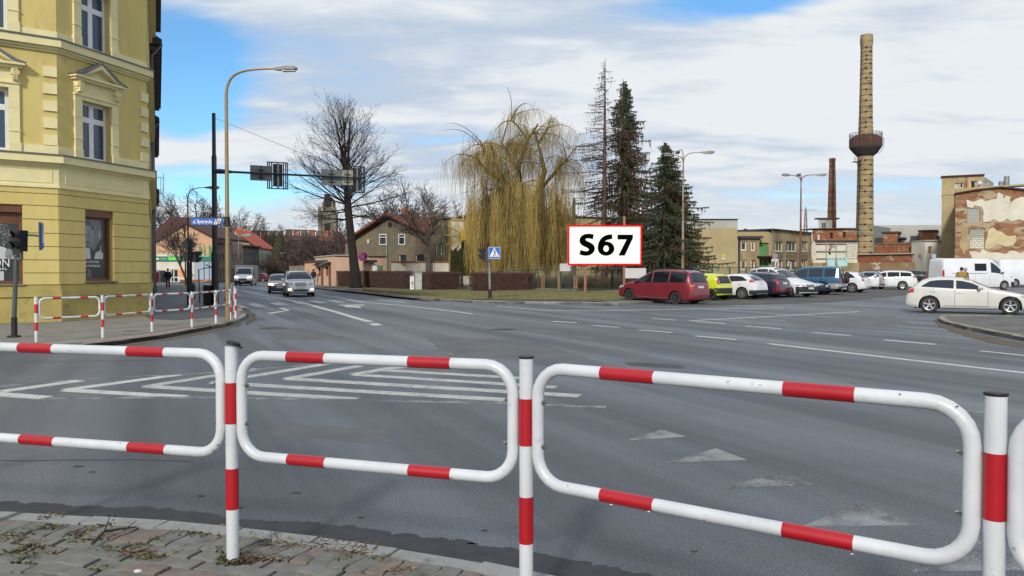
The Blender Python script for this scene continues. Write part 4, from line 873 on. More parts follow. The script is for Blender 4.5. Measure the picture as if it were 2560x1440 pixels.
# mast with cantilever arm
mb_ = gp(548, 762, .1); Ym = mb_.y; mx_ = at(535.5, 430, Ym).x
mast = thing('signal_mast', 'tall dark signal mast with a long arm reaching over the road', 'traffic signal mast', (mx_, Ym, .1))
zt = at(534, 283, Ym).z; z1 = at(540, 632, Ym).z; z2 = at(536, 390, Ym).z
mb = MB(); mb.tube([(mx_, Ym, .08), (mx_, Ym, z1), (mx_, Ym, z1 + .04), (mx_, Ym, z2), (mx_, Ym, z2 + .03), (mx_, Ym, zt)], [.155, .155, .115, .11, .085, .08], 14); mb.build('pole', m_mast, mast, smooth=True)
mb = MB(); mb.box((mx_ - .45, Ym - .25, .1), (mx_ - .12, Ym + .2, 1.0)); mb.build('control_cabinet', m_mast, mast)
e = at(916, 446, 37.6); s_ = at(542, 428, Ym)
def onarm(t, w=0, z=0): p = s_.lerp(e, t); return p + V((0, 0, z))
mb = MB(); mb.tube([s_ - (e - s_) * .015, onarm(.02), onarm(.06), onarm(.1), onarm(.995)], [.10, .12, .10, .055, .045], 10); arm = mb.build('arm', m_mast, mast, smooth=True)
mb = MB(); mb.tube([(mx_, Ym, zt - .2), onarm(.97)], .009, 5); mb.build('stay_cable', m_steel, mast)
ad = (e - s_).normalized(); ah = V((ad.x, ad.y, 0)).normalized(); an = V((ah.y, -ah.x, 0))       # an: towards the camera
def armx(px):      # parameter on the arm at picture column px
 lo, hi = 0.0, 1.0
 for _ in range(30):
  m = (lo + hi) / 2; p = s_.lerp(e, m); x = 1280 + FPX * p.x / p.y * 1.0
  if x < px: lo = m
  else: hi = m
 return lo
def board(p0, p1, ytop, ybot, m, label, nm='road_sign', dy=0.13, ribs=True):
 t0, t1 = armx(p0), armx(p1); a, b = onarm(t0), onarm(t1); yc = (a.y + b.y) / 2
 zt_, zb_ = at(p0, ytop, yc).z, at(p0, ybot, yc).z; c = a - an * dy; d = b - an * dy
 r = thing(nm, label, 'road sign', tuple((a + b) / 2)); q = MB()
 q.hexa([(c.x, c.y, zb_), (d.x, d.y, zb_), (d.x - an.x * .02, d.y - an.y * .02, zb_), (c.x - an.x * .02, c.y - an.y * .02, zb_), (c.x, c.y, zt_), (d.x, d.y, zt_), (d.x - an.x * .02, d.y - an.y * .02, zt_), (c.x - an.x * .02, c.y - an.y * .02, zt_)]); q.build('plate', m, r)
 q = MB(); k = (c + d) / 2
 q.tube([(k.x + an.x * .03, k.y + an.y * .03, zb_ + .02), (k.x + an.x * .03, k.y + an.y * .03, zt_ - .02)], .025, 6)
 for z in (zt_ - (zt_ - zb_) * .3, zb_ + (zt_ - zb_) * .2): q.tube([k - ah * .16 + an * .02 + V((0, 0, z - k.z)), k + ah * .16 + an * .02 + V((0, 0, z - k.z))], .02, 6)
 q.build('bracket', m_blk, r); return r
board(628, 684, 413, 451, m_back, 'grey back of a road sign left on the signal arm'); board(806, 856, 423, 462, m_backg, 'greenish back of a road sign right on the signal arm'); board(857, 885, 425, 462, m_backp, 'pale back of a square sign beside the far arm signal')
def overhead(px0, px1, ytop, ybot, label):
 t0, t1 = armx(px0), armx(px1); a, b = onarm(t0) - an * .26, onarm(t1) - an * .26; yc = (a.y + b.y) / 2; zt_, zb_ = at(px0, ytop, yc).z, at(px0, ybot, yc).z
 r = thing('overhead_signal', label, 'traffic light', tuple((a + b) / 2)); w = (b - a).length
 def bx(u0, u1, z0, z1, d0, d1, q):
  P = lambda u, z, d: a + ah * u + an * d + V((0, 0, z - a.z)); q.hexa([P(u0, z0, d1), P(u1, z0, d1), P(u1, z0, d0), P(u0, z0, d0), P(u0, z1, d1), P(u1, z1, d1), P(u1, z1, d0), P(u0, z1, d0)])
 q = MB(); f = .05
 bx(0, w, zt_ - f, zt_, -.01, .01, q); bx(0, w, zb_, zb_ + f, -.01, .01, q); bx(0, f, zb_ + f, zt_ - f, -.01, .01, q); bx(w - f, w, zb_ + f, zt_ - f, -.01, .01, q); q.build('backboard_frame', m_blk, r)
 n = 9; sp = w / n
 for k in range(1, n):
  if .30 * w < k * sp < .70 * w: continue
  q = MB(); bx(k * sp - .028, k * sp + .028, zb_ + f, zt_ - f, -.008, .008, q); q.build('backboard_slat', m_blk, r)
 q = MB(); bx(w * .3, w * .72, zb_ + .14, zt_ - .10, -.16, .06, q); hs_ = q.build('housing', m_blk, r)
 q = MB()
 for k in range(3):
  z = zb_ + .26 + k * .33; c = a + ah * w * .51 + V((0, 0, z - a.z)); q.tube([c - an * .16, c - an * .30], .12, 12)
 q.build('visor', m_blk, hs_)
 q = MB(); bx(w * .46, w * .56, zb_ + .05, zt_ - .03, .06, .10, q); q.build('mounting_rail', m_steel, r); return r
overhead(671, 724, 405, 473, 'striped overhead traffic light, nearer the mast on its arm'); overhead(874, 918, 415, 482, 'overhead traffic light at the far tip of the signal arm')
# pedestrian signal at far left, leaning crossing sign
def signal_head(label, p, face, tilt=0.0, n=2, sc=1.0, cat='traffic light', bracket=None, name='pedestrian_signal', lit=None):
 p = V(p); f = V((face[0], face[1], 0)).normalized(); r = V((-f.y, f.x, 0)); root = thing(name, label, cat, tuple(p)); hh = .30 * sc * n
 Mt = Matrix.Translation(p) @ Matrix.Rotation(tilt, 4, f) @ Matrix.Translation(-p)
 def P(a, b, c): return Mt @ (p + r * a * sc + f * b * sc + V((0, 0, c * sc)))
 q = MB(); q.hexa([P(-.15, -.13, 0), P(.15, -.13, 0), P(.15, .08, 0), P(-.15, .08, 0), P(-.15, -.13, .3 * n), P(.15, -.13, .3 * n), P(.15, .08, .3 * n), P(-.15, .08, .3 * n)]); h = q.build('housing', m_blk, root, fix=True)
 for k in range(n):
  z = .15 + .3 * (n - 1 - k); q = MB(); q.tube([P(0, .078, z), P(0, .095, z)], .105 * sc, 16); q.build('lens', (m_redlens, m_grnlens)[min(k, 1)], h)
  q = MB(); vs, fs = [], []
  for i in range(15):
   t = R(-35 + 250 * i / 14); c, s = math.cos(t), math.sin(t)
   for d in (.08, .08 + .20 * (.45 + .55 * max(0, s))):
    vs += [P(.125 * c, d, z + .125 * s), P(.135 * c, d, z + .135 * s)]
  for i in range(14):
   o = i * 4; fs += [(o, o + 2, o + 6, o + 4), (o + 1, o + 5, o + 7, o + 3), (o + 2, o + 3, o + 7, o + 6)]
  q.add(vs, fs); q.build('visor', m_blk, h)
 return root, P
b0 = gp(36, 843, .1)
pr = thing('signal_post', 'grey green signal post standing before the yellow shop window', 'post', tuple(b0)); t0 = at(41, 640, b0.y)
mb = MB(); mb.tube([b0, b0 + V((0, 0, .02)), b0 + V((.0, 0, .45)), t0], [.075, .058, .05, .048], 12); mb.build('pole', m_sgreen, pr, smooth=True)
mb = MB(); mb.tube([b0 + V((0, 0, .01)), b0 + V((0, 0, .46))], .064, 12); mb.build('sleeve', m_blk, pr, smooth=True); mb = MB(); mb.box((b0.x - .12, b0.y - .08, .10), (b0.x + .1, b0.y + .08, .14)); mb.build('foot', m_blk, pr)
mb = MB(); mb.ell(t0, (.06, .06, .04)); mb.tube([t0 + V((0, 0, -.02)), t0 + V((.10, -.02, -.10)), t0 + V((.13, -.02, .0))], .035, 8); mb.tube([t0 + V((.13, -.02, -.1)), t0 + V((.13, -.02, .10))], .035, 8); mb.build('elbow', m_sgreen, pr, smooth=True)
hp = at(50, 628, b0.y - .05)
signal_head('pedestrian signal leaning over the grey green post at left', hp, (-.50, -.87), tilt=-.06, sc=.80)
sp_ = at(106, 590, b0.y - .1)
cs = thing('crossing_sign', 'blue crossing sign seen nearly edge on at far left', 'road sign', tuple(sp_)); dS = V((-.469, .883, 0)).normalized(); nS = V((-dS.y, dS.x, 0)) * -1
def edge_sign(cs, c, d, n, s, tilt):
 M = Matrix.Translation(c) @ Matrix.Rotation(tilt, 4, n) @ Matrix.Translation(-c)
 def P(a, z, w): return M @ (c + d * a + V((0, 0, z)) + n * w)
 q = MB(); q.hexa([P(-s, -s, .01), P(s, -s, .01), P(s, -s, -.01), P(-s, -s, -.01), P(-s, s, .01), P(s, s, .01), P(s, s, -.01), P(-s, s, -.01)]); pl = q.build('plate', m_blue, cs, fix=True)
 q = MB(); q.prism([P(-s * .75, -s * .55, .012), P(s * .75, -s * .55, .012), P(0, s * .85, .012)], n * .004); q.build('triangle', m_swhite, pl)
 q = MB(); q.tube([P(-s, -s * 1.05, -.03), P(-s, s * 1.05, -.03)], .02, 6); q.tube([P(-s * .2, -s * 1.1, -.04), P(-s * .2, s * 1.1, -.04)], .03, 6); q.build('rail', m_sgreen, cs)
 return P
edge_sign(cs, sp_, dS, V((.883, .469, 0)), .29, .10)
mb = MB(); mb.tube([at(70, 588, b0.y), at(85, 588, b0.y - .02), at(100, 591, b0.y - .05)], .025, 8); mb.build('arm', m_sgreen, cs)
# group of poles in front of the green shop
p1 = gp(472, 762, .1); pole2 = thing('signal_post', 'dark signal post with sign backs between barrier and green shop', 'post', tuple(p1))
mb = MB(); x2 = at(472, 640, p1.y).x; mb.tube([(x2, p1.y, .1), (x2, p1.y, at(472, 655, p1.y).z)], .10, 10); mb.tube([(x2 + .10, p1.y, 1.0), (x2 + .10, p1.y, at(472, 600, p1.y).z)], .05, 8); mb.build('pole', m_mast, pole2, smooth=True)
c = at(470, 610, p1.y); s = .36
ds = thing('priority_sign', 'back of a diamond shaped road sign on the dark post', 'road sign', tuple(c)); q = MB(); q.prism([c + V((-s, .06, 0)), c + V((0, .06, -s)), c + V((s, .06, 0)), c + V((0, .06, s))], (0, .02, 0)); q.build('plate', m_back, ds); q = MB(); q.tube([c + V((0, .03, -s)), c + V((0, .03, s * .8))], .03, 6); q.build('bracket', m_sgreen, ds)
c = at(471, 641, p1.y)
ds = thing('sign_back', 'square grey sign back below the diamond sign on dark post', 'road sign', tuple(c)); q = MB(); q.box((c.x - .25, p1.y + .05, c.z - .23), (c.x + .26, p1.y + .08, c.z + .23)); q.build('plate', m_back, ds); q = MB(); q.tube([c + V((0, .02, -.2)), c + V((0, .02, .2))], .03, 6); q.build('bracket', m_sgreen, ds)
hp = at(494, 656, p1.y - .02); rr, P = signal_head('dark pedestrian signal facing the road on the dark post', hp, (.93, .36), sc=.85); q = MB(); q.tube([(x2 + .1, p1.y, hp.z + .02), (hp.x, hp.y, hp.z + .02)], .02, 6); q.tube([(x2 + .1, p1.y, hp.z + .4), (hp.x, hp.y, hp.z + .4)], .02, 6); q.build('bracket', m_blk, rr)
c = at(478, 724, p1.y + .6); lb = thing('litter_bin', 'dark litter bin behind the far barrier posts', 'litter bin', (c.x, c.y, .1)); q = MB(); q.lathe([(.16, .35), (.19, .95), (.17, .95), (.15, .9)], (c.x, c.y, .0), 14); q.build('body', m_mast, lb, smooth=True); q = MB(); q.lathe([(.2, .95), (.2, 1.0), (.12, 1.1), (1e-4, 1.12)], (c.x, c.y, 0), 14); q.build('hood', m_mast, lb, smooth=True); q = MB(); q.tube([(c.x, c.y, .1), (c.x, c.y, .4)], .03, 6); q.build('stand', m_mast, lb)
a = at(480, 661, p1.y + .2); b = at(495, 667, p1.y + .2); d = gp(499, 758, .1)
rf = thing('railing_tube', 'bent grey tube frame beside the dark signal post', 'tube frame', (d.x, d.y, .1)); q = MB(); q.tube([(a.x, d.y, a.z), (b.x, d.y, b.z), (d.x - .03, d.y, b.z - .12), (d.x, d.y, .1)], .03, 8); q.build('tube', m_sgreen, rf, smooth=True)
hr = [gp(501, 734, .95), gp(519, 746, .75)]; rf = thing('handrail', 'short sloping grey handrail behind the far barrier', 'handrail', (gp(519, 766, .1).x, gp(519, 766, .1).y, .1)); q = MB(); A_ = at(501, 733, 40); B_ = at(519, 746, 36); q.tube([A_, B_], .03, 8); q.build('rail', m_galv, rf); q = MB(); q.tube([A_, (A_.x, A_.y, .1)], .03, 6); q.tube([B_, (B_.x, B_.y, .1)], .03, 6); stuff(q.build('leg', m_galv, rf));
# two thin lamps in the street
b1 = gp(472, 713, .05); b1 = V((at(471, 700, 62).x, 62, .1)); arc_lamp('brown street lamp with curved arm behind the blue street name sign', b1, at(471, 505, 62).z, [at(516, 469, 62)], m_rust, .10, .05, hs=1.6)
b1 = V((at(464, 700, 86).x, 86, .1)); arc_lamp('thinner far street lamp with low arm beside the brown lamp', b1, at(464, 548, 86).z, [at(505, 528, 86)], m_rust, .09, .05, hs=1.6)
for px, Y, yt, e_, lb in ((597, 118, 592, (606, 588), 'street lamp standing before the brown gabled house'), (731, 128, 640, (722, 634), 'distant street lamp at the bend by the brown thicket')):
 arc_lamp(lb, V((at(px, 700, Y).x, Y, .1)), at(px, yt + 18, Y).z, [at(e_[0], e_[1], Y)], m_rustp, .10, .06, hs=2.2)
# triple headed lamps on the right
for px, Y, yt, hd, lb in ((1707, 58, 412, ((1755, 381), (1697, 378), (1683, 388)), 'three headed peeling street lamp beside the dark spruce'), (2001, 72, 458, ((2042, 437), (1997, 436), (1975, 438)), 'three headed rusty street lamp between the ruined buildings')):
 x = at(px, 660, Y).x; root = arc_lamp(lb, V((x, Y, H(x, Y))), at(px, yt, Y).z, [at(h[0], h[1], Y + dy) for h, dy in zip(hd, (0, 2.0, -.6))], m_rustp if px < 1800 else m_rust, .13, .055, hs=1.45)
x = at(1435, 640, 66).x; arc_lamp('old wooden lamp post among the willow branches', V((x, 66, H(x, 66))), at(1435, 500, 66).z, [at(1441, 495, 66)], mat('old_wood_post', (.13, .105, .06), (.09, .075, .045), scale=5, rough=.95), .15, .13, hs=1.1)
# crossing signal and sign on the far pavement
b2 = gp(1225, 748, .1); cp = thing('signal_post', 'grey steel signal post on far pavement before the clipped hedge', 'post', tuple(b2))
mb = MB(); tp = at(1223, 655, b2.y); mb.tube([b2, b2 + V((0, 0, .55))], .095, 10); mb.build('sleeve', m_blk, cp, smooth=True)
mb = MB(); mb.tube([b2, tp], .065, 10); mb.build('pole', m_galv, cp, smooth=True)
mb = MB(); t2 = at(1218.5, 619, b2.y); mb.tube([(t2.x, t2.y, tp.z + .02), t2], .06, 10); mb.tube([tp, V((t2.x, t2.y, tp.z + .1))], .06, 8); mb.ell(tp + V((0, 0, .05)), (.09, .09, .12)); mb.build('elbow', m_sgreen, cp, smooth=True)
hp = at(1207, 649, b2.y); signal_head('black pedestrian signal left of the blue crossing sign', hp, (-.98, -.2), sc=1.0)
c = at(1236, 632, b2.y - .08); cs = thing('crossing_sign', 'blue square crossing sign with walking figure on far pavement', 'road sign', tuple(c)); s = .315
def P(a, z, w=0.0): return (c.x + a, c.y - w, c.z + z)
q = MB(); q.hexa([P(-s, -s, 0), P(s, -s, 0), P(s, -s, -.02), P(-s, -s, -.02), P(-s, s, 0), P(s, s, 0), P(s, s, -.02), P(-s, s, -.02)]); q.build('plate', mat('sign_rim', (.45, .65, .85), rough=.4), cs)
q = MB(); s2 = s - .022; q.prism([P(-s2, -s2, .001), P(s2, -s2, .001), P(s2, s2, .001), P(-s2, s2, .001)], (0, -.002, 0)); q.build('blue_field', mat('crossing_blue', (.01, .12, .52), rough=.4), cs)
q = MB(); q.prism([P(-.27, -.215, .004), P(.27, -.215, .004), P(0, .29, .004)], (0, -.002, 0)); tr_ = q.build('triangle', m_swhite, cs)
q = MB(); q.prism([P(-.27, -.24, .004), P(.27, -.24, .004), P(.27, -.233, .004), P(-.27, -.233, .004)], (0, -.002, 0))
for k in range(5): q.prism([P(-.21 + k * .09, -.17, .0075), P(-.16 + k * .09, -.17, .0075), P(-.165 + k * .09, -.15, .0075), P(-.205 + k * .09, -.15, .0075)], (0, -.002, 0))
q.build('stripe', m_back, cs)
q = MB(); z = .009
q.prism([P(.02 + .028 * math.cos(t), .155 + .028 * math.sin(t), z) for t in [i * math.pi / 5 for i in range(10)]], (0, -.002, 0))
q.prism([P(-.005, .12, z), P(.045, .12, z), P(.055, -.02, z), P(.0, -.02, z)], (0, -.002, 0))
for pts in ([(.0, -.02), (.04, -.02), (-.045, -.20), (-.08, -.20)], [(.02, -.02), (.055, -.02), (.12, -.19), (.085, -.19)], [(-.005, .11), (.01, .09), (-.05, .0), (-.065, .02)], [(.045, .115), (.05, .09), (.11, .03), (.115, .05)]): q.prism([P(a, b, z) for a, b in pts], (0, -.002, 0))
q.build('walking_figure', m_blk, tr_)
# no stopping signs
def nostop(label, px, py, base_px, Y, rad, plate_=None, half=False, faded=False):
 c = at(px, py, Y); b = V((at(base_px, 700, Y).x, Y, H(at(base_px, 700, Y).x, Y) + .1)); r = thing('no_stopping_sign', label, 'road sign', tuple(b))
 q = MB(); q.tube([b, V((c.x, Y, c.z - rad * .5)), V((c.x, Y, c.z + rad * .7))], .035, 8); q.build('post', m_galv, r, smooth=True)
 mr_, mb2 = (m_sred, m_sblue2) if not faded else (mat('faded_red', (.35, .09, .08), rough=.6), mat('faded_blue', (.25, .30, .42), rough=.6))
 def disc(r0, w, m, nm, par): q = MB(); q.lathe([(1e-4, 0), (r0, 0), (r0, .004), (1e-4, .004)], (c.x, Y - .06 - w, c.z), 32, axis='y'); return q.build(nm, m, par)
 d = disc(rad, 0, mr_, 'disc', r); disc(rad * .83, .005, m_back if False else mat('pale_rim', (.32, .22, .40), rough=.5), 'rim', d); disc(rad * .80, .010, mb2, 'blue_field', d)
 for a in (45, 135):
  q = MB(); ca, sa = math.cos(R(a)), math.sin(R(a)); wv = .095 * rad; L_ = rad * .86
  q.prism([(c.x + ca * k * L_ - sa * j * wv, Y - .0715, c.z + sa * k * L_ + ca * j * wv) for k, j in ((-1, -1), (1, -1), (1, 1), (-1, 1))], (0, -.003 - (a > 90) * .001, 0)); q.build('cross_bar', mr_, d)
 if plate_:
  q = MB(); q.box((c.x - rad * 1.15, Y - .07, c.z - rad * 1.85), (c.x + rad * 1.15, Y - .05, c.z - rad * 1.02)); pp = q.build('plate', m_swhite, r)
  text(plate_[0], .15, m_back, pp, (c.x, Y - .076, c.z - rad * 1.28), (1, 0, 0), sx=.8); text(plate_[1], .15, m_back, pp, (c.x, Y - .076, c.z - rad * 1.60), (1, 0, 0), sx=.8)
nostop('round no stopping sign in front of the long dark hedge', 907, 642, 905.5, 74, .47); nostop('faded no stopping sign with white plate before the plastered ruin', 1937, 640, 1937, 66, .26, ('Nie dotyczy', 'pojazdów'), faded=True)
c = at(2333, 641, 62); r = thing('notice_sign', 'small grey notice board on a post beside the white van', 'notice board', (c.x, 62, H(c.x, 62))); q = MB(); q.tube([(c.x - .1, 62, H(c.x, 62)), (c.x - .1, 62, c.z + .2)], .04, 8); q.build('post', m_galv, r); q = MB(); q.box((c.x - .2, 61.9, c.z - .24), (c.x + .2, 61.93, c.z + .24)); pl = q.build('board', m_back, r)
for k in range(4): q = MB(); q.box((c.x - .15, 61.894, c.z + .12 - k * .08), (c.x + .15, 61.9, c.z + .15 - k * .08)); q.build('print_line', m_swhite, pl)
# ================================================================ CARS
def paint(nm, c, metal=0.0, rough=.28, d=.0): return mat('car_paint_' + nm, c, tuple(k * .9 for k in c), scale=1.2, rough=rough, metal=metal, coat=.7, spec=.5, dirt=tuple(k * .75 + .012 for k in c), dscale=2.2, dlo=.6, dhi=.8, obj=True)
m_tyre = mat('tyre_rubber', (.020, .019, .018), (.032, .03, .027), scale=9, rough=.85, obj=True)
m_alloy = mat('alloy_wheel', (.50, .51, .53), rough=.3, metal=.7); m_dsteel = mat('dark_wheel', (.045, .04, .038), rough=.6, metal=.2); m_hub = mat('silver_hubcap', (.38, .39, .40), rough=.4, metal=.4)
m_cglass = mat('car_glass', (.018, .028, .042), rough=.05, spec=.5)
m_tint = mat('tinted_car_glass', (.008, .010, .014), rough=.05, spec=.45)
m_trim = mat('black_trim', (.018, .018, .019), rough=.6); m_under = mat('car_underside', (.008, .008, .008), rough=.9)
m_seam = mat('panel_gap', (.03, .03, .032), rough=.8)
m_tail = mat('tail_light_red', (.42, .012, .018), rough=.15, coat=.8); m_amber = mat('amber_lens', (.65, .20, .02), rough=.2, coat=.6)
m_head = mat('head_light', (.45, .47, .50), (.22, .23, .25), scale=30, rough=.08, spec=.9, coat=1.0, obj=True)
m_lit = mat('lit_head_light', (.9, .75, .6), rough=.2, emit=(1.0, .62, .38), estr=3.5)
m_plate = mat('number_plate', (.62, .64, .66), (.5, .51, .52), scale=30, rough=.4, obj=True)
m_chrome = mat('chrome', (.55, .56, .58), rough=.15, metal=.95)
m_seat = mat('grey_sunshade', (.40, .46, .44), rough=.8)
_wheel = {}
def wheel_meshes(r, style):
 key = (round(r, 3), style)
 if key in _wheel: return _wheel[key]
 w = .20; mb = MB(); rr = r * (.66 if style != 'suv' else .58)
 mb.lathe([(rr, -w / 2), (r * .93, -w / 2 - .005), (r, -w / 2 + .03), (r, w / 2 - .03), (r * .93, w / 2 + .005), (rr, w / 2), (rr * .97, w / 2 - .03), (rr * .95, -w / 2 + .02)], (0, 0, 0), 28, axis='y', cap=False)
 o = mb.build('tyre', m_tyre, None, (0, 0, 0), smooth=True); ty = o.data; bpy.data.objects.remove(o)
 mb = MB(); mb.lathe([(rr, w / 2 - .002), (rr * .94, w / 2 - .012), (rr * .90, w / 2 - .05), (rr * .88, w / 2 - .09), (1e-4, w / 2 - .10)], (0, 0, 0), 28, axis='y', cap=False); mb.cur = 0
 m0 = {'alloy5': m_alloy, 'hub': m_hub, 'steel': m_dsteel, 'black': m_trim, 'multi': m_alloy, 'suv': m_alloy}[style]
 n = {'alloy5': 5, 'hub': 9, 'steel': 8, 'black': 7, 'multi': 15, 'suv': 6}[style]
 mb.cur = 1
 for k in range(n):
  t = 2 * math.pi * k / n + .3; c, s = math.cos(t), math.sin(t); a0 = rr * (.18 if n < 12 else .2); a1 = rr * .93; w0 = rr * {5: .13, 6: .13, 9: .10, 8: .11, 7: .07, 15: .045}[n]; w1 = w0 * (1.35 if n < 7 else 1.0)
  P = lambda a, b, h: (a * c - b * s, h, a * s + b * c)
  mb.hexa([P(a0, -w0, w / 2 - .05), P(a1, -w1, w / 2 - .02), P(a1, w1, w / 2 - .02), P(a0, w0, w / 2 - .05), P(a0, -w0 * .8, w / 2 - .018), P(a1, -w1 * .8, w / 2 - .002), P(a1, w1 * .8, w / 2 - .002), P(a0, w0 * .8, w / 2 - .018)])
 mb.lathe([(rr * .24, w / 2 - .05), (rr * .22, w / 2 - .008), (1e-4, w / 2 - .004)], (0, 0, 0), 14, axis='y', cap=False); mb.lathe([(rr * .985, w / 2 - .006), (rr * .985, w / 2 + .003), (rr * .90, w / 2 - .001), (rr * .9, w / 2 - .02)], (0, 0, 0), 28, axis='y', cap=False)
 o = mb.build('rim', [m_dsteel if style != 'black' else m_trim, m0], None, (0, 0, 0), fix=True); ri = o.data; bpy.data.objects.remove(o)
 _wheel[key] = (ty, ri); return _wheel[key]
def ip(tab, s):
 if s <= tab[0][0]: return tab[0][1]
 for (a, b), (c, d) in zip(tab, tab[1:]):
  if s <= c: t = (s - a) / max(1e-6, c - a); return b + (d - b) * t
 return tab[-1][1]
def make_car(P, label, cat='car', group=None, color=None, name='parked_car'):
 L_, Wd, wb, fo, r = P['L'], P['W'], P['wb'], P['fo'], P['r']; T, B = P['T'], P['B']; gc = P.get('gc', .20); tum = P.get('tum', .34)
 root = thing(name, label, cat, (0, 0, 0), group=group); body_m = color
 wx = [fo, fo + wb]; X = lambda s: L_ / 2 - s
 wt = P.get('Wt', [(0, .74), (.06, .84), (.22, .94), (.6, .985), (1.2, 1), (L_ - 1.0, 1), (L_ - .45, .97), (L_ - .16, .91), (L_ - .05, .85), (L_, .78)])
 ss = {0.0, .02, .05, .09, .14, .2, L_, L_ - .02, L_ - .05, L_ - .09, L_ - .14, L_ - .2} | {a for a, _ in T} | {a for a, _ in B}
 ss |= {i * .14 for i in range(int(L_ / .14) + 1)}
 ra = r + P.get('gap', .045)
 for w_ in wx:
  for i in range(17): ss.add(w_ - ra * math.cos(math.pi * i / 16))
  ss.add(w_ - ra - .004); ss.add(w_ + ra + .004)
 ss = sorted(s for s in ss if 0 <= s <= L_); o2 = [ss[0]]
 for s in ss[1:]:
  if s - o2[-1] > .003: o2.append(s)
 ss = o2
 def arch(s):
  for w_ in wx:
   if abs(s - w_) <= ra + 1e-5: return r + math.sqrt(max(0, ra * ra - (s - w_) ** 2))
  return None
 def section(s):
  t, b, w = ip(T, s), min(ip(B, s), ip(T, s) - .01), Wd / 2 * ip(wt, s); hgt = t - b; k = max(.12, min(1, hgt / .3)); rw = w - tum * hgt - .012
  z0 = gc + .05 * max(0, 1 - s / .3) + .08 * max(0, 1 - (L_ - s) / .4); a = arch(s)
  low = max(z0, a) if a else z0
  q = [(0, t), (rw * .45, t - .004 - .012 * k), (rw * .80, t - .012 - .03 * k), (rw * .95, t - .012 - .06 * k), (rw, t - .012 - .10 * k), (w - .012, b + .0), (w, b - .06), (w * 1.004, z0 + (b - z0) * .55), (w * .998, z0 + .14), (w * .97, z0 + .02), (w * .93, z0)]
  out = []
  for i, (y, z) in enumerate(q):
   if i >= 5: z = max(z, low)
   if i >= 9 and a and low > z0: y = w * .985
   out.append((y, z))
  return out
 secs = [section(s) for s in ss]; n = len(secs[0]); vs, fs = [], []
 for s, q in zip(ss, secs):
  for y, z in reversed(q): vs.append((X(s), y, z))
  for y, z in q[1:]: vs.append((X(s), -y, z))
 m = 2 * n - 1
 for i in range(len(ss) - 1):
  for j in range(m - 1): fs.append((i * m + j, i * m + j + 1, (i + 1) * m + j + 1, (i + 1) * m + j))
 fs.append(tuple(range(m))); fs.append(tuple((len(ss) - 1) * m + j for j in reversed(range(m))))
 mb = MB(); mb.add(vs, fs); body = mb.build('body', body_m, root, smooth=True, fix=True, angle=50)
 bvh = BVHTree.FromPolygons([V(v) for v in vs], fs)
 def proj(p, d, eps):
  d = V(d).normalized(); h, nn, _, _ = bvh.ray_cast(V(p) - d * 4, d)
  if h is None: return None
  if nn.dot(d) > 0: nn = -nn
  return h + nn * eps
 def panel(nm, quads, d, m_, par=root, eps=.006, nu=6, nv=4, smooth=True, thick=0.0):
  """quads: list of 4-corner patches, each drawn on the body along direction d"""
  mb = MB()
  for c in quads:
   c = [V(p) for p in c]; g = []
   for i in range(nu + 1):
    for j in range(nv + 1):
     u, v = i / nu, j / nv; p = c[0] * (1 - u) * (1 - v) + c[1] * u * (1 - v) + c[2] * u * v + c[3] * (1 - u) * v; g.append(proj(p, d, eps))
   F_ = [(i * (nv + 1) + j, (i + 1) * (nv + 1) + j, (i + 1) * (nv + 1) + j + 1, i * (nv + 1) + j + 1) for i in range(nu) for j in range(nv)]
   F_ = [f for f in F_ if all(g[k] is not None for k in f)]; us = sorted({k for f in F_ for k in f}); ix = {k: n_ for n_, k in enumerate(us)}
   mb.add([g[k] for k in us], [tuple(ix[k] for k in f) for f in F_])
  if not mb.f: return None
  return mb.build(nm, m_, par, smooth=smooth, local=True)
 # underside, arches
 mb = MB(); iw = Wd / 2 - .27
 mb.box((X(L_ - .3), -iw, gc - .03), (X(.3), iw, .62 * P['Hh'] / 1.45)); mb.box((X(wx[1] - r - .1), -Wd / 2 * .9, gc - .01), (X(wx[0] + r + .1), Wd / 2 * .9, gc + .14)); mb.build('underside', m_under, root)
 # wheels
 st = P.get('wheel', 'hub')
 for i, w_ in enumerate(wx):
  for sy in (1, -1):
   ty, ri = wheel_meshes(r, P.get('wheels', (st, st))[i]); t = bpy.data.objects.new('wheel', None); COL.objects.link(t); t.parent = root; t.location = (X(w_), sy * (Wd / 2 - .125), r); t.rotation_euler = (0, 0, 0 if sy > 0 else math.pi)
   for me, nm in ((ty, 'tyre'), (ri, 'rim')): o = bpy.data.objects.new(nm, me); COL.objects.link(o); o.parent = t
 # side windows: (s0, s1, shrink at ends)
 gl_ = P.get('glass', m_cglass)
 for sy in (1, -1):
  d = (0, -sy, 0)
  for (s0, s1) in P['win']:
   def zb(s): return min(ip(B, s), ip(T, s) - .01) + .035
   def ztop(s): return ip(T, s) - P.get('wtop', .13)
   N_ = 8; quads = []
   for i in range(N_):
    a, b = s0 + (s1 - s0) * i / N_, s0 + (s1 - s0) * (i + 1) / N_; ha, hb = ztop(a) - zb(a), ztop(b) - zb(b)
    rear = P.get('kick', 0)
    def cut(s):
     z = ztop(s)
     if rear and s > P['win'][-1][1] - rear: z = min(z, zb(s) + (P['win'][-1][1] - s) / rear * (ztop(P['win'][-1][1] - rear) - zb(s)) + .03)
     return z
    if ha < .02 and hb < .02: continue
    quads.append([(X(a), sy * 3, zb(a)), (X(b), sy * 3, zb(b)), (X(b), sy * 3, max(zb(b) + .003, cut(b))), (X(a), sy * 3, max(zb(a) + .003, cut(a)))])
   if quads: panel('side_window', quads, d, gl_, nu=1, nv=5, eps=.005)
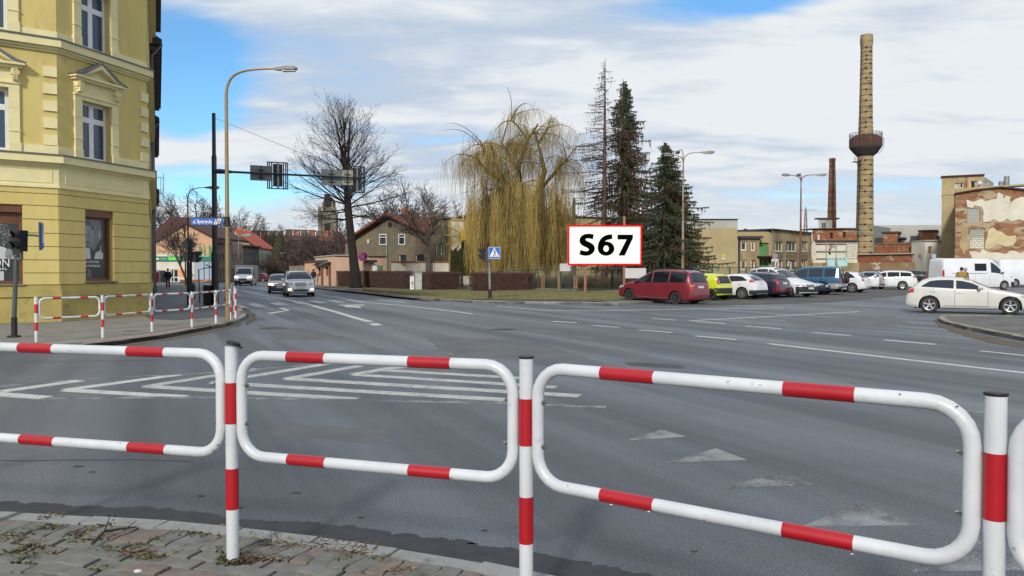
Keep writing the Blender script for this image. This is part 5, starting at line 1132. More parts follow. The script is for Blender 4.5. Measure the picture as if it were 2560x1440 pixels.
  # window band behind the panes
  for s in P['doors']:
   zt_ = min(ip(B, s), ip(T, s)) - .0; panel('door_gap', [[(X(s - .006), sy * 3, gc + .08), (X(s + .006), sy * 3, gc + .08), (X(s + .006), sy * 3, zt_), (X(s - .006), sy * 3, zt_)]], d, m_seam, body, eps=.005, nu=1, nv=6)
  s0, s1 = min(P['doors']), max(P['doors'])
  zz_ = gc + .09; panel('sill_gap', [[(X(s0), sy * 3, zz_), (X(s1), sy * 3, zz_), (X(s1), sy * 3, zz_ + .010), (X(s0), sy * 3, zz_ + .010)]], d, P.get('sillm', m_seam), body, eps=.006, nu=10, nv=1)
  if P.get('strip'): zz_ = gc + .36; panel('side_moulding', [[(X(s0 - .1), sy * 3, zz_), (X(s1 + .2), sy * 3, zz_), (X(s1 + .2), sy * 3, zz_ + .05), (X(s0 - .1), sy * 3, zz_ + .05)]], d, P['strip'], root, eps=.010, nu=14, nv=1)
  for s in P.get('handles', []):
   z = ip(B, s) - .12; c = proj((X(s), sy * 3, z), d, .012) or V((X(s), sy * Wd / 2, z)); mb = MB(); mb.ell(c, (.11, .016, .022), 10, 6); mb.build('door_handle', P.get('handlem', body_m), body, smooth=True)
  # mirror
  s = P['mir']; z = ip(B, s) + .10; c = proj((X(s), sy * 3, ip(B, s) - .02), d, 0) or V((X(s), sy * Wd / 2, z)); mb = MB(); mb.ell((c.x, c.y + sy * .12, z), (.075, .115, .075), 12, 8); mb.box((c.x - .02, min(c.y - .02 * sy, c.y + sy * .08), z - .07), (c.x + .02, max(c.y - .02 * sy, c.y + sy * .08), z - .04)); mb.build('wing_mirror', P.get('mirm', body_m), root, smooth=True)
  if P.get('rails'):
   a, b = P['rails']; pts = []
   for i in range(9):
    s = a + (b - a) * i / 8; hgt = ip(T, s) - ip(B, s); rw = Wd / 2 - tum * hgt - .06; z = ip(T, s) - .06 + (.075 if 0 < i < 8 else .0); pts.append((X(s), sy * rw, z))
   mb = MB(); mb.tube(pts, .017, 6); mb.build('roof_rail', m_trim if not P.get('railm') else P['railm'], root, smooth=True)
  # lamps
  if 'head' in P:
   s0, s1, z0, z1 = P['head']; w0 = Wd / 2
   panel('head_light', [[(3, sy * (w0 * .50), z0 + .02), (3, sy * (w0 * .93), z0 + .03), (3, sy * (w0 * .93), z1), (3, sy * (w0 * .55), z1 - .03)]], (-1, 0, 0), P.get('headm', m_head), eps=.007)
   panel('head_light', [[(X(s0), sy * 3, z0 + .03), (X(s1), sy * 3, z0 + .10), (X(s1), sy * 3, z1 - .0), (X(s0), sy * 3, z1)]], (0, -sy, 0), P.get('headm', m_head), eps=.006)
  if 'tail' in P:
   s0, z0, z1, yin, m_t = P['tail']
   panel('tail_light', [[(-4, sy * (Wd / 2 * yin), z0), (-4, sy * (Wd / 2 * .90), z0), (-4, sy * (Wd / 2 * .90), z1), (-4, sy * (Wd / 2 * (yin + .02)), z1)]], (1, 0, 0), m_t, eps=.008)
   panel('tail_light', [[(X(L_ - s0), sy * 3, z0 + .04), (X(L_ - .03), sy * 3, z0), (X(L_ - .03), sy * 3, z1), (X(L_ - s0), sy * 3, z1)]], (0, -sy, 0), m_t, eps=.006)
   if P.get('amber'): panel('indicator_lens', [[(-4, sy * (Wd / 2 * yin), z1 - .09), (-4, sy * (Wd / 2 * .90), z1 - .09), (-4, sy * (Wd / 2 * .90), z1), (-4, sy * (Wd / 2 * (yin + .02)), z1)]], (1, 0, 0), m_amber, eps=.011); panel('indicator_lens', [[(X(L_ - s0), sy * 3, z1 - .09), (X(L_ - .03), sy * 3, z1 - .09), (X(L_ - .03), sy * 3, z1), (X(L_ - s0), sy * 3, z1)]], (0, -sy, 0), m_amber, eps=.009)
 # windscreen and rear window
 s0, s1 = P['ws']; quads = []
 yw = lambda s, f: (Wd / 2 - tum * max(0, ip(T, s) - ip(B, s)) - .012) * f
 a, b = s0 + .04, s1 - .03; panel('windscreen', [[(X(a), -yw(a, .93), 5), (X(a), yw(a, .93), 5), (X(b), yw(b, .88), 5), (X(b), -yw(b, .88), 5)]], (0, 0, -1), P.get('wsm', m_cglass), nu=8, nv=6)
 if 'rg' in P:
  z0, z1, f0, f1 = P['rg']; panel('rear_window', [[(-5, -Wd / 2 * f0, z0), (-5, Wd / 2 * f0, z0), (-5, Wd / 2 * f1, z1), (-5, -Wd / 2 * f1, z1)]], (1, 0, 0), P.get('rgm', m_cglass), nu=8, nv=6)
  w_ = panel('wiper', [[(-5, -.02, z0 + .03), (-5, Wd / 2 * .5, z0 + .05), (-5, Wd / 2 * .5, z0 + .075), (-5, -.02, z0 + .06)]], (1, 0, 0), m_trim, eps=.02, nu=6, nv=1)
 zp = P.get('rplate', .80); panel('number_plate', [[(-5, -.25, zp - .055), (-5, .25, zp - .055), (-5, .25, zp + .055), (-5, -.25, zp + .055)]], (1, 0, 0), m_plate, eps=.012, nu=2, nv=1)
 if P.get('dec'):
  panel('tailgate_strip', [[(-5, -.36, zp + .07), (-5, .36, zp + .07), (-5, .36, zp + .10), (-5, -.36, zp + .10)]], (1, 0, 0), P['dec'], eps=.014, nu=4, nv=1)
 if P.get('rbump'):
  z0, z1, m_ = P['rbump']; panel('rear_bumper', [[(-5, -Wd / 2 * .9, z0), (-5, Wd / 2 * .9, z0), (-5, Wd / 2 * .92, z1), (-5, -Wd / 2 * .92, z1)]], (1, 0, 0), m_, eps=.016, nu=24, nv=5)
  for sy in (1, -1): panel('rear_bumper', [[(X(L_ - .42), sy * 3, z0), (X(L_ - .03), sy * 3, z0), (X(L_ - .03), sy * 3, z1), (X(L_ - .42), sy * 3, z1)]], (0, -sy, 0), m_, eps=.014, nu=8, nv=5)
 if P.get('fbump'):
  z0, z1, m_ = P['fbump']; panel('front_bumper', [[(5, -Wd / 2 * .9, z0), (5, Wd / 2 * .9, z0), (5, Wd / 2 * .92, z1), (5, -Wd / 2 * .92, z1)]], (-1, 0, 0), m_, eps=.016, nu=24, nv=5)
  for sy in (1, -1): panel('front_bumper', [[(X(.03), sy * 3, z0), (X(.40), sy * 3, z0), (X(.40), sy * 3, z1), (X(.03), sy * 3, z1)]], (0, -sy, 0), m_, eps=.014, nu=8, nv=5)
 if 'grille' in P:
  z0, z1, f = P['grille']; g = panel('grille', [[(5, -Wd / 2 * f * .85, z0), (5, Wd / 2 * f * .85, z0), (5, Wd / 2 * f, z1), (5, -Wd / 2 * f, z1)]], (-1, 0, 0), m_trim, eps=.012, nu=6, nv=3)
  for k in range(P.get('bars', 3)):
   z = z0 + (z1 - z0) * (k + .5) / P.get('bars', 3); panel('grille_bar', [[(5, -Wd / 2 * f * .85, z - .009), (5, Wd / 2 * f * .85, z - .009), (5, Wd / 2 * f * .85, z + .009), (5, -Wd / 2 * f * .85, z + .009)]], (-1, 0, 0), m_chrome, g, eps=.022, nu=4, nv=1)
 zf = P.get('fplate', .45); panel('number_plate', [[(5, -.25, zf - .055), (5, .25, zf - .055), (5, .25, zf + .055), (5, -.25, zf + .055)]], (-1, 0, 0), m_plate, eps=.03, nu=2, nv=1)
 root['_L'] = L_
 return root, panel, proj, X, body
hatchT = [(0, .50), (.02, .60), (.07, .68), (.16, .73), (.5, .80), (1.0, .90), (1.28, .955), (1.65, 1.14), (2.0, 1.31), (2.3, 1.385), (2.7, 1.42), (3.1, 1.415), (3.42, 1.375), (3.66, 1.305), (3.86, 1.15), (4.05, .985), (4.16, .90), (4.22, .72), (4.24, .5)]
hatchB = [(0, .48), (.1, .64), (.5, .76), (1.28, .88), (2.5, .92), (3.4, .97), (3.85, 1.0), (4.1, .92), (4.24, .48)]
def stretch(tab, L0, L1, z0=1.0, H0=1.42): return [(s * L1 / L0, z if z < .55 else .55 + (z - .55) * z0) for s, z in tab]
HATCH = dict(L=4.24, W=1.75, Hh=1.42, wb=2.66, fo=.74, r=.325, T=hatchT, B=hatchB, win=[(1.62, 2.50), (2.58, 3.68)], doors=[1.45, 2.54, 3.25], handles=[2.38, 3.28], mir=1.72, ws=(1.28, 2.28), head=(.06, .42, .56, .72), tail=(.30, .76, .98, .62, m_tail), rg=(1.02, 1.30, .66, .56), rplate=.76, grille=(.50, .64, .25), wheel='alloy5', kick=.34)
def wagonize(L_, Hh, W, wb, fo, tailz=1.0, **k):
 f = Hh / 1.47
 T = [(0, .50), (.02, .60), (.07, .68), (.16, .74), (.5, .82), (1.0, .92), (1.30, .97), (1.7, 1.17), (2.05, 1.35), (2.35, 1.43), (2.8, 1.465), (3.4, 1.46), (L_ - .75, 1.43), (L_ - .42, 1.37), (L_ - .22, 1.12), (L_ - .12, .98), (L_ - .06, .90), (L_ - .02, .72), (L_, .5)]
 T = [(s, .5 + (z - .5) * (Hh - .5) / .965) for s, z in T]
 B = [(0, .48), (.1, .64), (.5, .76), (1.28, .89), (2.5, .93), (L_ - .5, .98), (L_ - .15, .92), (L_, .48)]
 d = dict(L=L_, W=W, Hh=Hh, wb=wb, fo=fo, r=.32, T=T, B=B, win=[(1.66, 2.52), (2.60, 3.42), (3.50, L_ - .46)], doors=[1.48, 2.56, 3.40], handles=[2.38, 3.2], mir=1.76, ws=(1.30, 2.33), head=(.06, .42, .58, .74), tail=(.16, .72, 1.0, .70, m_tail), rg=(1.00, 1.34, .70, .60), rplate=.84, grille=(.52, .66, .30), wheel='hub'); d.update(k); return d
def place(root, rear, front, fo, L_, wb, rear_is_near=True):
 """set a car down with its wheels' contact midpoints at the two ground points"""
 a, b = V(rear), V(front); d = (b - a); hd = math.atan2(d.y, d.x); pitch = -math.atan2(d.z, V((d.x, d.y)).length)
 Rm = Matrix.Rotation(hd, 4, 'Z') @ Matrix.Rotation(pitch, 4, 'Y'); X1 = L_ / 2 - (fo + wb)
 root.rotation_euler = Rm.to_euler(); root.location = a - (Rm.to_3x3() @ V((X1, 0, 0)))
def park(P, label, x, y, ang, color, cat='car', z=None, group='cars parked in the yard', pitch=0.0, name='parked_car', **k):
 Q = dict(P); Q.update(k); root, panel, proj, X, body = make_car(Q, label, cat, group, color, name)
 z = H(x, y) + .012 if z is None else z; root.location = (x, y, z); root.rotation_euler = (0, 0, R(ang))
 root.rotation_euler = (Matrix.Rotation(R(ang), 3, 'Z') @ Matrix.Rotation(-pitch, 3, 'Y')).to_euler(); return root, panel, proj, X, body
white = paint('white', (.70, .72, .75)); silver = paint('silver', (.44, .46, .49), .5); navy = paint('navy', (.012, .016, .045)); cherry = paint('red', (.20, .016, .03), .15); lime = paint('lime', (.62, .66, .03)); teal = paint('teal', (.02, .10, .19), .3); dred = paint('dark_red', (.13, .014, .025), .2); blk = paint('black', (.012, .013, .018)); greyc = paint('grey', (.10, .11, .125), .4); cream = paint('cream', (.62, .62, .575))
# the white hatchback crossing the junction mouth
a, b = gp(2323, 782), gp(2532, 787); d = (b - a); n = V((-d.y, d.x, 0)).normalized() * .82
root, *_ = make_car(HATCH, 'white hatchback turning out of the car park mouth, nearest car on the right', 'car', None, cream, 'hatchback_car')
place(root, a + n, a + n + d.normalized() * 2.66, .74, 4.24, 2.66)
# row of parked cars: (x at centre, y)
def near_wheel_park(P, label, px, py, ang, color, axle='rear', side=-1, **k):
 """place so that the wheel on the given side (-1 = the car's right) touches the ground at a picture point"""
 Q = dict(P); Q.update(k); p = gp(px, py); s = Q['fo'] + (Q['wb'] if axle == 'rear' else 0); lx = Q['L'] / 2 - s; ly = side * (Q['W'] / 2 - .1)
 c, s_ = math.cos(R(ang)), math.sin(R(ang)); return park(P, label, p.x - (lx * c - ly * s_), p.y - (lx * s_ + ly * c), ang, color, **k)
MINI = dict(L=4.63, W=1.81, Hh=1.74, wb=2.84, fo=.86, r=.325, tum=.26,
 T=[(0, .52), (.03, .66), (.12, .76), (.3, .86), (.9, 1.03), (1.0, 1.06), (1.5, 1.34), (1.95, 1.58), (2.25, 1.68), (2.8, 1.735), (3.5, 1.74), (4.1, 1.70), (4.32, 1.63), (4.44, 1.32), (4.52, 1.08), (4.57, 1.02), (4.61, .72), (4.63, .5)],
 B=[(0, .5), (.1, .70), (.9, .93), (2.5, 1.0), (4.3, 1.08), (4.5, 1.02), (4.63, .5)], win=[(1.28, 2.22), (2.30, 3.24), (3.32, 4.26)], doors=[1.30, 2.26, 3.28], handles=[2.12, 3.14], mir=1.38, ws=(1.0, 2.15), head=(.08, .5, .62, .80), tail=(.12, .72, 1.0, .72, m_tail), amber=1, rg=(1.12, 1.58, .84, .76), rplate=.90, rails=(2.0, 4.25), wheels=('steel', 'steel'), sillm=m_hub, handlem=m_trim, mirm=m_trim, glass=m_tint)
near_wheel_park(MINI, 'cherry red people carrier with black roof rails, first in the parked row', 1689, 760.5, 133, cherry, side=1, pitch=.035)
CITY = dict(L=3.46, W=1.62, Hh=1.46, wb=2.34, fo=.62, r=.30, T=[(0, .5), (.03, .64), (.12, .74), (.5, .88), (.75, .96), (1.2, 1.22), (1.5, 1.36), (1.9, 1.45), (2.5, 1.46), (3.0, 1.42), (3.2, 1.36), (3.32, 1.10), (3.38, .95), (3.43, .72), (3.46, .5)],
 B=[(0, .5), (.1, .66), (.8, .90), (1.8, .95), (2.6, 1.05), (3.2, 1.2), (3.35, 1.0), (3.46, .5)], win=[(1.12, 1.95), (2.03, 2.70)], doors=[1.0, 1.99, 2.72], handles=[1.85], mir=1.15, ws=(.75, 1.6), head=(.06, .4, .6, .78), tail=(.12, .86, 1.28, .74, m_tail), rg=(.90, 1.30, .70, .64), rgm=m_tint, rplate=.52, rbump=(.36, .66, m_trim), wheel='black')
root, panel, proj, X, body = near_wheel_park(CITY, 'bright lime yellow city car beside the red people carrier', 1778, 751.5, 134, lime, side=1)
near_wheel_park(HATCH, 'white hatchback with large red tail lights beside the yellow car', 1856, 748.5, 137, white, side=1, axle='rear', wheels=('multi', 'multi'), tail=(.42, .90, 1.10, .70, m_tail), rbump=(.26, .50, m_trim), rplate=.86, dec=m_chrome, glass=m_tint)
near_wheel_park(wagonize(4.6, 1.48, 1.74, 2.70, .9), 'navy blue estate car with maroon lower rear bumper', 1908, 745, 134, navy, side=1, rbump=(.34, .62, dred), wheel='steel', rails=(2.3, 4.2), railm=m_galv, tail=(.16, .72, 1.04, .72, m_tail))
CAD = wagonize(4.4, 1.80, 1.80, 2.68, .88, tail=(.12, .8, 1.3, .8, m_tail)); CAD['headm'] = m_head
near_wheel_park(CAD, 'white delivery estate facing out with black front bumper', 1974, 743.5, -58, white, side=-1, axle='front', fbump=(.22, .62, m_trim), grille=(.62, .74, .42), fplate=.52, cat='van', wheels=('alloy5', 'hub'))
near_wheel_park(wagonize(4.5, 1.46, 1.72, 2.6, .85), 'dark navy car nosing out beside the white delivery estate', 2022, 737.5, -56, navy, side=-1, axle='front', fplate=.55, grille=(.5, .62, .25))
SUV = dict(L=4.72, W=1.84, Hh=1.84, wb=2.75, fo=.72, r=.40, gc=.34, tum=.24, gap=.06, T=[(0, .62), (.03, .85), (.12, .98), (.6, 1.05), (1.3, 1.10), (1.75, 1.46), (2.05, 1.70), (2.3, 1.78), (2.8, 1.83), (3.8, 1.83), (4.45, 1.80), (4.56, 1.68), (4.62, 1.15), (4.66, 1.05), (4.70, .75), (4.72, .6)],
 B=[(0, .6), (.1, .86), (1.3, 1.04), (4.4, 1.12), (4.6, 1.04), (4.72, .6)], win=[(1.75, 2.62), (2.70, 3.56), (3.66, 4.46)], doors=[1.62, 2.66, 3.60], handles=[2.5, 3.45], mir=1.80, ws=(1.3, 2.2), head=(.06, .4, .72, .95), tail=(.10, .78, 1.02, .80, m_tail), rg=(1.20, 1.68, .72, .66), rplate=.7, wheel='suv', rbump=(.52, .70, m_hub), handlem=m_trim, mirm=m_trim, wtop=.16)
root, panel, proj, X, body = near_wheel_park(SUV, 'blue off-road car with silver skirts and spare wheel on the back', 2053, 737.5, 147, teal, side=1)
for sy in (1, -1): panel('side_skirt', [[(X(.06), sy * 3, .40), (X(4.66), sy * 3, .40), (X(4.66), sy * 3, .72), (X(.06), sy * 3, .72)]], (0, -sy, 0), mat('champagne_paint', (.34, .32, .27), rough=.4, metal=.3), root, eps=.006, nu=30, nv=3)
t = bpy.data.objects.new('spare_wheel', None); COL.objects.link(t); t.parent = root; t.location = (-2.36 - .13, -.08, 1.08); t.rotation_euler = (0, 0, math.pi / 2)
for me, nm in zip(wheel_meshes(.38, 'steel'), ('tyre', 'rim')): o = bpy.data.objects.new(nm, me); COL.objects.link(o); o.parent = t
near_wheel_park(HATCH, 'dark red hatchback mostly hidden behind the blue off-road car', 2094, 730, 138, dred, side=1, axle='rear')
near_wheel_park(stretch and dict(HATCH, L=4.0, T=stretch(hatchT, 4.24, 4.0, 1.03), B=stretch(hatchB, 4.24, 4.0, 1.0), wb=2.47, fo=.75, win=[(1.55, 2.36), (2.44, 3.4)], doors=[1.4, 2.40, 3.05], handles=[2.25, 3.1]), 'white hatchback with dark windows in the middle of the row', 2131, 732, 138, white, side=1, glass=m_tint, tail=(.16, .78, .98, .66, m_tail), rplate=.74)
near_wheel_park(wagonize(4.22, 1.43, 1.65, 2.46, .86), 'silver estate car with roof rails in the parked row', 2182, 723.5, 130, silver, side=1, wheel='steel', rails=(2.2, 3.9), rbump=(.36, .42, m_trim), tail=(.14, .70, .98, .72, m_tail))
near_wheel_park(wagonize(4.72, 1.48, 1.81, 2.70, .95), 'long white estate car with five spoke wheels, right of silver estate', 2256, 724.5, 158, white, side=1, wheel='alloy5', glass=m_tint, tail=(.34, .88, 1.04, .5, m_tail), rplate=.72)
for i, (px, py, ang, col, lb) in enumerate(((2290, 712, 150, blk, 'black car behind the long white estate'), (2312, 708, 146, greyc, 'grey car, second behind the long white estate'), (2338, 705, 140, greyc, 'dark grey car beside the rear of the white van'), (2355, 703, 140, silver, 'silver car nearest the tail of the white van'))):
 near_wheel_park(HATCH if i % 2 else wagonize(4.5, 1.47, 1.75, 2.65, .88), lb, px, py, ang, col, side=1)
# silver estate with tinted windows behind the white hatchback
near_wheel_park(wagonize(4.7, 1.50, 1.80, 2.70, .92), 'silver estate with black tinted windows behind the white hatchback', 2690, 756, 183, silver, side=-1, axle='front', glass=m_tint, rails=(2.1, 4.4), wsm=m_tint)
# white vans
def van(label, L_, Hh, W, x, y, ang, color, headm=None, front_only=False, name='parked_van', extra=None, gr=None, sw=None):
 P = dict(L=L_, W=W, Hh=Hh, wb=L_ * .60, fo=.95, r=.34, tum=.10, T=[(0, .55), (.04, .78), (.15, .95), (.45, 1.12), (.80, 1.26), (1.2, 1.75), (1.60, 2.12), (1.9, Hh - .12), (2.3, Hh), (L_ - .2, Hh), (L_ - .08, Hh - .06), (L_ - .03, Hh - .25), (L_ - .01, 1.0), (L_, .55)],
    B=[(0, .5), (.1, .82), (.9, 1.15), (1.6, 1.25), (2.2, 1.30), (L_ - .1, 1.35), (L_, .5)], Wt=[(0, .76), (.08, .88), (.4, .95), (1.2, .99), (1.8, 1), (L_ - .1, 1), (L_, .95)],
    win=[(1.25, 2.05)], doors=[1.05, 2.15, 3.3], handles=[2.0], mir=1.2, ws=(.82, 1.85), wtop=.25, head=(.10, .45, .86, 1.10), tail=(.10, .9, 1.5, .86, m_tail), grille=(.62, .80, .45), fbump=(.25, .60, m_trim), mirm=m_trim, wheel='hub', fplate=.50, bars=2)
 if headm: P['headm'] = headm
 if sw: P['win'] = sw
 root, panel, proj, X, body = make_car(P, label, 'van', None if not gr else gr, color, name)
 root.location = (x, y, H(x, y) + .01); root.rotation_euler = (0, 0, R(ang)); return root, panel, proj, X, body
x0 = at(2438, 690, 59).x
root, panel, proj, X, body = van('long white panel van with one dark side window parked before the ruin', 5.9, 2.45, 2.0, x0, 59.5, 4, white, gr='white vans by the ruined building')
panel('side_window', [[(X(3.35), -3, 1.45), (X(2.4), -3, 1.45), (X(2.4), -3, 2.02), (X(3.35), -3, 2.02)]], (0, 1, 0), m_tint, eps=.008)
panel('side_stripe', [[(X(5.2), -3, 1.25), (X(2.3), -3, 1.25), (X(2.3), -3, 1.28), (X(5.2), -3, 1.28)]], (0, 1, 0), m_trim, eps=.008)
van('second white van behind, at the right edge of the photo', 5.9, 2.45, 2.0, at(2570, 690, 66).x, 66.5, 4, white, gr='white vans by the ruined building')
# white delivery van coming down the street, lights on
p = gp(600, 714); root, panel, proj, X, body = van('white delivery van driving towards us with head lights on', 5.2, 2.25, 2.05, p.x, p.y + 2.0, -79, paint('van_white', (.84, .85, .86)), headm=m_lit, name='delivery_van')
mb = MB(); mb.box((-2.6, -1.1, .75), (.85, 1.1, 2.42)); mb.build('cargo_box', mat('box_grey', (.30, .31, .33), rough=.7), root, local=True)
# the two oncoming cars
p = gp(725, 742)
GLK = dict(L=4.53, W=1.86, Hh=1.68, wb=2.75, fo=.84, r=.36, gc=.24, tum=.26, T=[(0, .58), (.03, .78), (.10, .90), (.4, 1.0), (1.25, 1.10), (1.75, 1.44), (2.05, 1.58), (2.4, 1.65), (3.0, 1.68), (3.9, 1.63), (4.25, 1.55), (4.42, 1.10), (4.5, .75), (4.53, .55)],
 B=[(0, .55), (.1, .80), (1.25, 1.0), (4.3, 1.08), (4.53, .55)], win=[(1.6, 2.5), (2.58, 3.4), (3.48, 4.1)], doors=[1.5, 2.54, 3.42], handles=[2.38, 3.2], mir=1.62, ws=(1.25, 2.25), head=(.06, .45, .74, .94), tail=(.15, .8, 1.1, .7, m_tail), rg=(1.15, 1.5, .7, .6), grille=(.68, .92, .40), bars=4, fplate=.56, rails=(2.1, 4.1), railm=m_galv, wheel='alloy5', fbump=None)
root, panel, proj, X, body = make_car(GLK, 'white sport utility car driving towards us with fog lights on', 'car', None, paint('shade_offset_white', (.88, .89, .90)), 'moving_car'); root.location = (p.x, p.y + 1.9, .006); root.rotation_euler = (0, 0, R(-70))  # white lifted in the paint to make up for the corner house's shade
for sy in (1, -1): panel('fog_light', [[(5, sy * .60, .42), (5, sy * .78, .42), (5, sy * .78, .53), (5, sy * .60, .53)]], (-1, 0, 0), m_lit, root, eps=.014, nu=3, nv=2)
panel('lower_intake', [[(5, -.42, .34), (5, .42, .34), (5, .48, .47), (5, -.48, .47)]], (-1, 0, 0), m_trim, root, eps=.012, nu=4, nv=2)
c = proj((5, 0, .80), (-1, 0, 0), .035); q = MB(); n_ = V((1, 0, 0))
ring = [c + V((0, .095 * math.cos(t), .095 * math.sin(t))) for t in [i * math.pi / 10 for i in range(21)]]; q.tube(ring, .009, 5, cap=False)
for t in (90, 210, 330): q.tube([c, c + V((0, .09 * math.cos(R(t)), .09 * math.sin(R(t))))], [.014, .004], 4)
_rot = root.matrix_world.copy(); o = MB(); o.v, o.f, o.mi = q.v, q.f, q.mi; e_ = bpy.data.meshes.new('star_emblem'); e_.from_pydata(q.v, [], q.f); e_.materials.append(m_chrome); eo = bpy.data.objects.new('star_emblem', e_); COL.objects.link(eo); eo.parent = root
p = gp(676, 735); root, *_ = make_car(wagonize(4.4, 1.46, 1.74, 2.6, .86), 'dark grey car with one head light showing behind the white one', 'car', None, greyc, 'moving_car'); root.location = (p.x - .3, p.y + 3.2, .006); root.rotation_euler = (0, 0, R(-72))
for o in root.children:
 if o.name.startswith('head_light'): o.data.materials[0] = m_lit
p = gp(645, 700); root, *_ = make_car(HATCH, 'dark red hatchback parked by the grey house far up the street', 'car', None, dred, 'parked_car'); root.location = (at(645, 700, 122).x, 122, .02); root.rotation_euler = (0, 0, R(172))
root, *_ = make_car(wagonize(4.4, 1.46, 1.74, 2.6, .86), 'black car half hidden behind the delivery van', 'car', None, blk, 'parked_car'); root.location = (at(626, 700, 116).x, 116, .02); root.rotation_euler = (0, 0, R(-60))
# ================================================================ PEOPLE
m_skin = mat('skin', (.42, .26, .19), rough=.6); m_hair = mat('hair', (.03, .022, .018), rough=.8)
def skin_mesh(name, verts, edges, radii, m_, parent, root_i=0, sub=1):
 me = bpy.data.meshes.new(name); me.from_pydata([V(v) for v in verts], edges, []); o = bpy.data.objects.new(name, me); COL.objects.link(o)
 md = o.modifiers.new('s', 'SKIN'); md.use_smooth_shade = True
 for i, r_ in enumerate(radii): me.skin_vertices[0].data[i].radius = (r_, r_) if not isinstance(r_, tuple) else r_
 me.skin_vertices[0].data[root_i].use_root = True
 sb = o.modifiers.new('u', 'SUBSURF'); sb.levels = sub; sb.render_levels = sub
 dg = bpy.context.evaluated_depsgraph_get(); m2 = bpy.data.meshes.new_from_object(o.evaluated_get(dg)); m2.name = name; o.modifiers.clear(); o.data = m2; m2.materials.clear(); m2.materials.append(m_)
 for p_ in m2.polygons: p_.use_smooth = True
 o.parent = parent; return o
def person(label, p, face, jacket, trousers, shoes, stride=.25, hood=False, hair=m_hair, h=1.74, arms=0.06, bag=None, hat=None, lower=None, bulk=1.0):
 k = h / 1.74; root = thing('person', label, 'person', tuple(p), rz=math.atan2(face[1], face[0])); s2 = stride / 2
 V_ = [(0, 0, .95), (0, 0, 1.15), (.0, 0, 1.36), (0, 0, 1.50), (.02, 0, 1.57), (.03, 0, 1.66),
   (0, .19, 1.42), (-.04, .25, 1.14), (.06, .25 + arms, .90), (.08, .25 + arms, .80), (0, -.19, 1.42), (.03, -.25, 1.14), (.08, -.25 - arms, .90), (.09, -.25 - arms, .80),
   (0, .10, .90), (.05 + s2 * .4, .11, .50), (s2, .11, .09), (s2 + .14, .12, .04), (0, -.10, .90), (.03 - s2 * .3, -.11, .50), (-s2 - .04, -.11, .10), (-s2 + .09, -.12, .04)]
 E = [(0, 1), (1, 2), (2, 3), (3, 4), (4, 5), (2, 6), (6, 7), (7, 8), (8, 9), (2, 10), (10, 11), (11, 12), (12, 13), (0, 14), (14, 15), (15, 16), (16, 17), (0, 18), (18, 19), (19, 20), (20, 21)]
 Rr = [(.13, .15), (.11, .13), (.12, .16), .055, .07, .095, .06, .045, .032, .03, .06, .045, .032, .03, .085, .058, .04, .035, .085, .058, .04, .035]
 V_ = [tuple(c * k for c in v) for v in V_]; Rr = [tuple(c * k for c in r_) if isinstance(r_, tuple) else r_ * k for r_ in Rr]
 skin_mesh('body', V_, E, Rr, m_skin, root)
 ji = [0, 1, 2, 6, 7, 8, 10, 11, 12, 3]; jm = {a: b for b, a in enumerate(ji)}; jE = [(jm[a], jm[b]) for a, b in E if a in jm and b in jm]
 jr = [(.17, .19), (.165, .185), (.15, .20), .095, .075, .058, .095, .075, .058, .075]; jr = [tuple(c * k * bulk for c in r_) if isinstance(r_, tuple) else r_ * k * bulk for r_ in jr]
 jv = [V_[i] for i in ji]; jv[0] = (0, 0, .86 * k); skin_mesh('jacket', jv, jE, jr, jacket, root)
 ti = [0, 14, 15, 16, 18, 19, 20]; tm = {a: b for b, a in enumerate(ti)}; tE = [(tm[a], tm[b]) for a, b in E if a in tm and b in tm]
 skin_mesh('trousers', [V_[i] for i in ti], tE, [(.15 * k, .16 * k), .11 * k, .078 * k, .06 * k, .11 * k, .078 * k, .06 * k], trousers, root)
 if lower:
  for a, b in ((15, 16), (19, 20)): A_, B_ = V(V_[a]), V(V_[b]); mb = MB(); mb.T = None; mb.tube([A_.lerp(B_, .35), B_], [.085 * k, .07 * k], 10); me = bpy.data.meshes.new('boot'); me.from_pydata(mb.v, [], mb.f); me.materials.append(lower); o = bpy.data.objects.new('boot', me); COL.objects.link(o); o.parent = root
 for a, b in ((16, 17), (20, 21)):
  A_, B_ = V(V_[a]), V(V_[b]); mb = MB(); mb.ell(((A_.x + B_.x) / 2 + .01, B_.y, .05 * k), (.14 * k, .052 * k, .05 * k), 10, 6); me = bpy.data.meshes.new('shoe'); me.from_pydata(mb.v, [], mb.f); me.materials.append(shoes); o = bpy.data.objects.new('shoe', me); COL.objects.link(o); o.parent = root
 mb = MB(); hd = V(V_[5])
 if hood: mb.ell(hd + V((-.02, 0, .0)) * k, (.135 * k, .13 * k, .155 * k), 12, 8); nm = 'hood'; mm = jacket
 else: mb.ell(hd + V((-.025, 0, .025)) * k, (.105 * k, .098 * k, .11 * k), 12, 8); nm = 'hair'; mm = hat or hair
 me = bpy.data.meshes.new(nm); me.from_pydata(mb.v, [], mb.f); me.materials.append(mm); me.shade_smooth(); o = bpy.data.objects.new(nm, me); COL.objects.link(o); o.parent = root
 mb = MB()
 for sy in (1, -1):
  mb.ell((hd.x + .085 * k, sy * .034 * k, hd.z + .005), (.012, .014, .009), 8, 5); mb.ell((hd.x, sy * .098 * k, hd.z - .01), (.02, .012, .03), 8, 5)
 mb.ell((hd.x + .10 * k, 0, hd.z - .025), (.018, .014, .025), 8, 5); me = bpy.data.meshes.new('face'); me.from_pydata(mb.v, [], mb.f); me.materials.append(m_skin); o = bpy.data.objects.new('face', me); COL.objects.link(o); o.parent = root
 return root
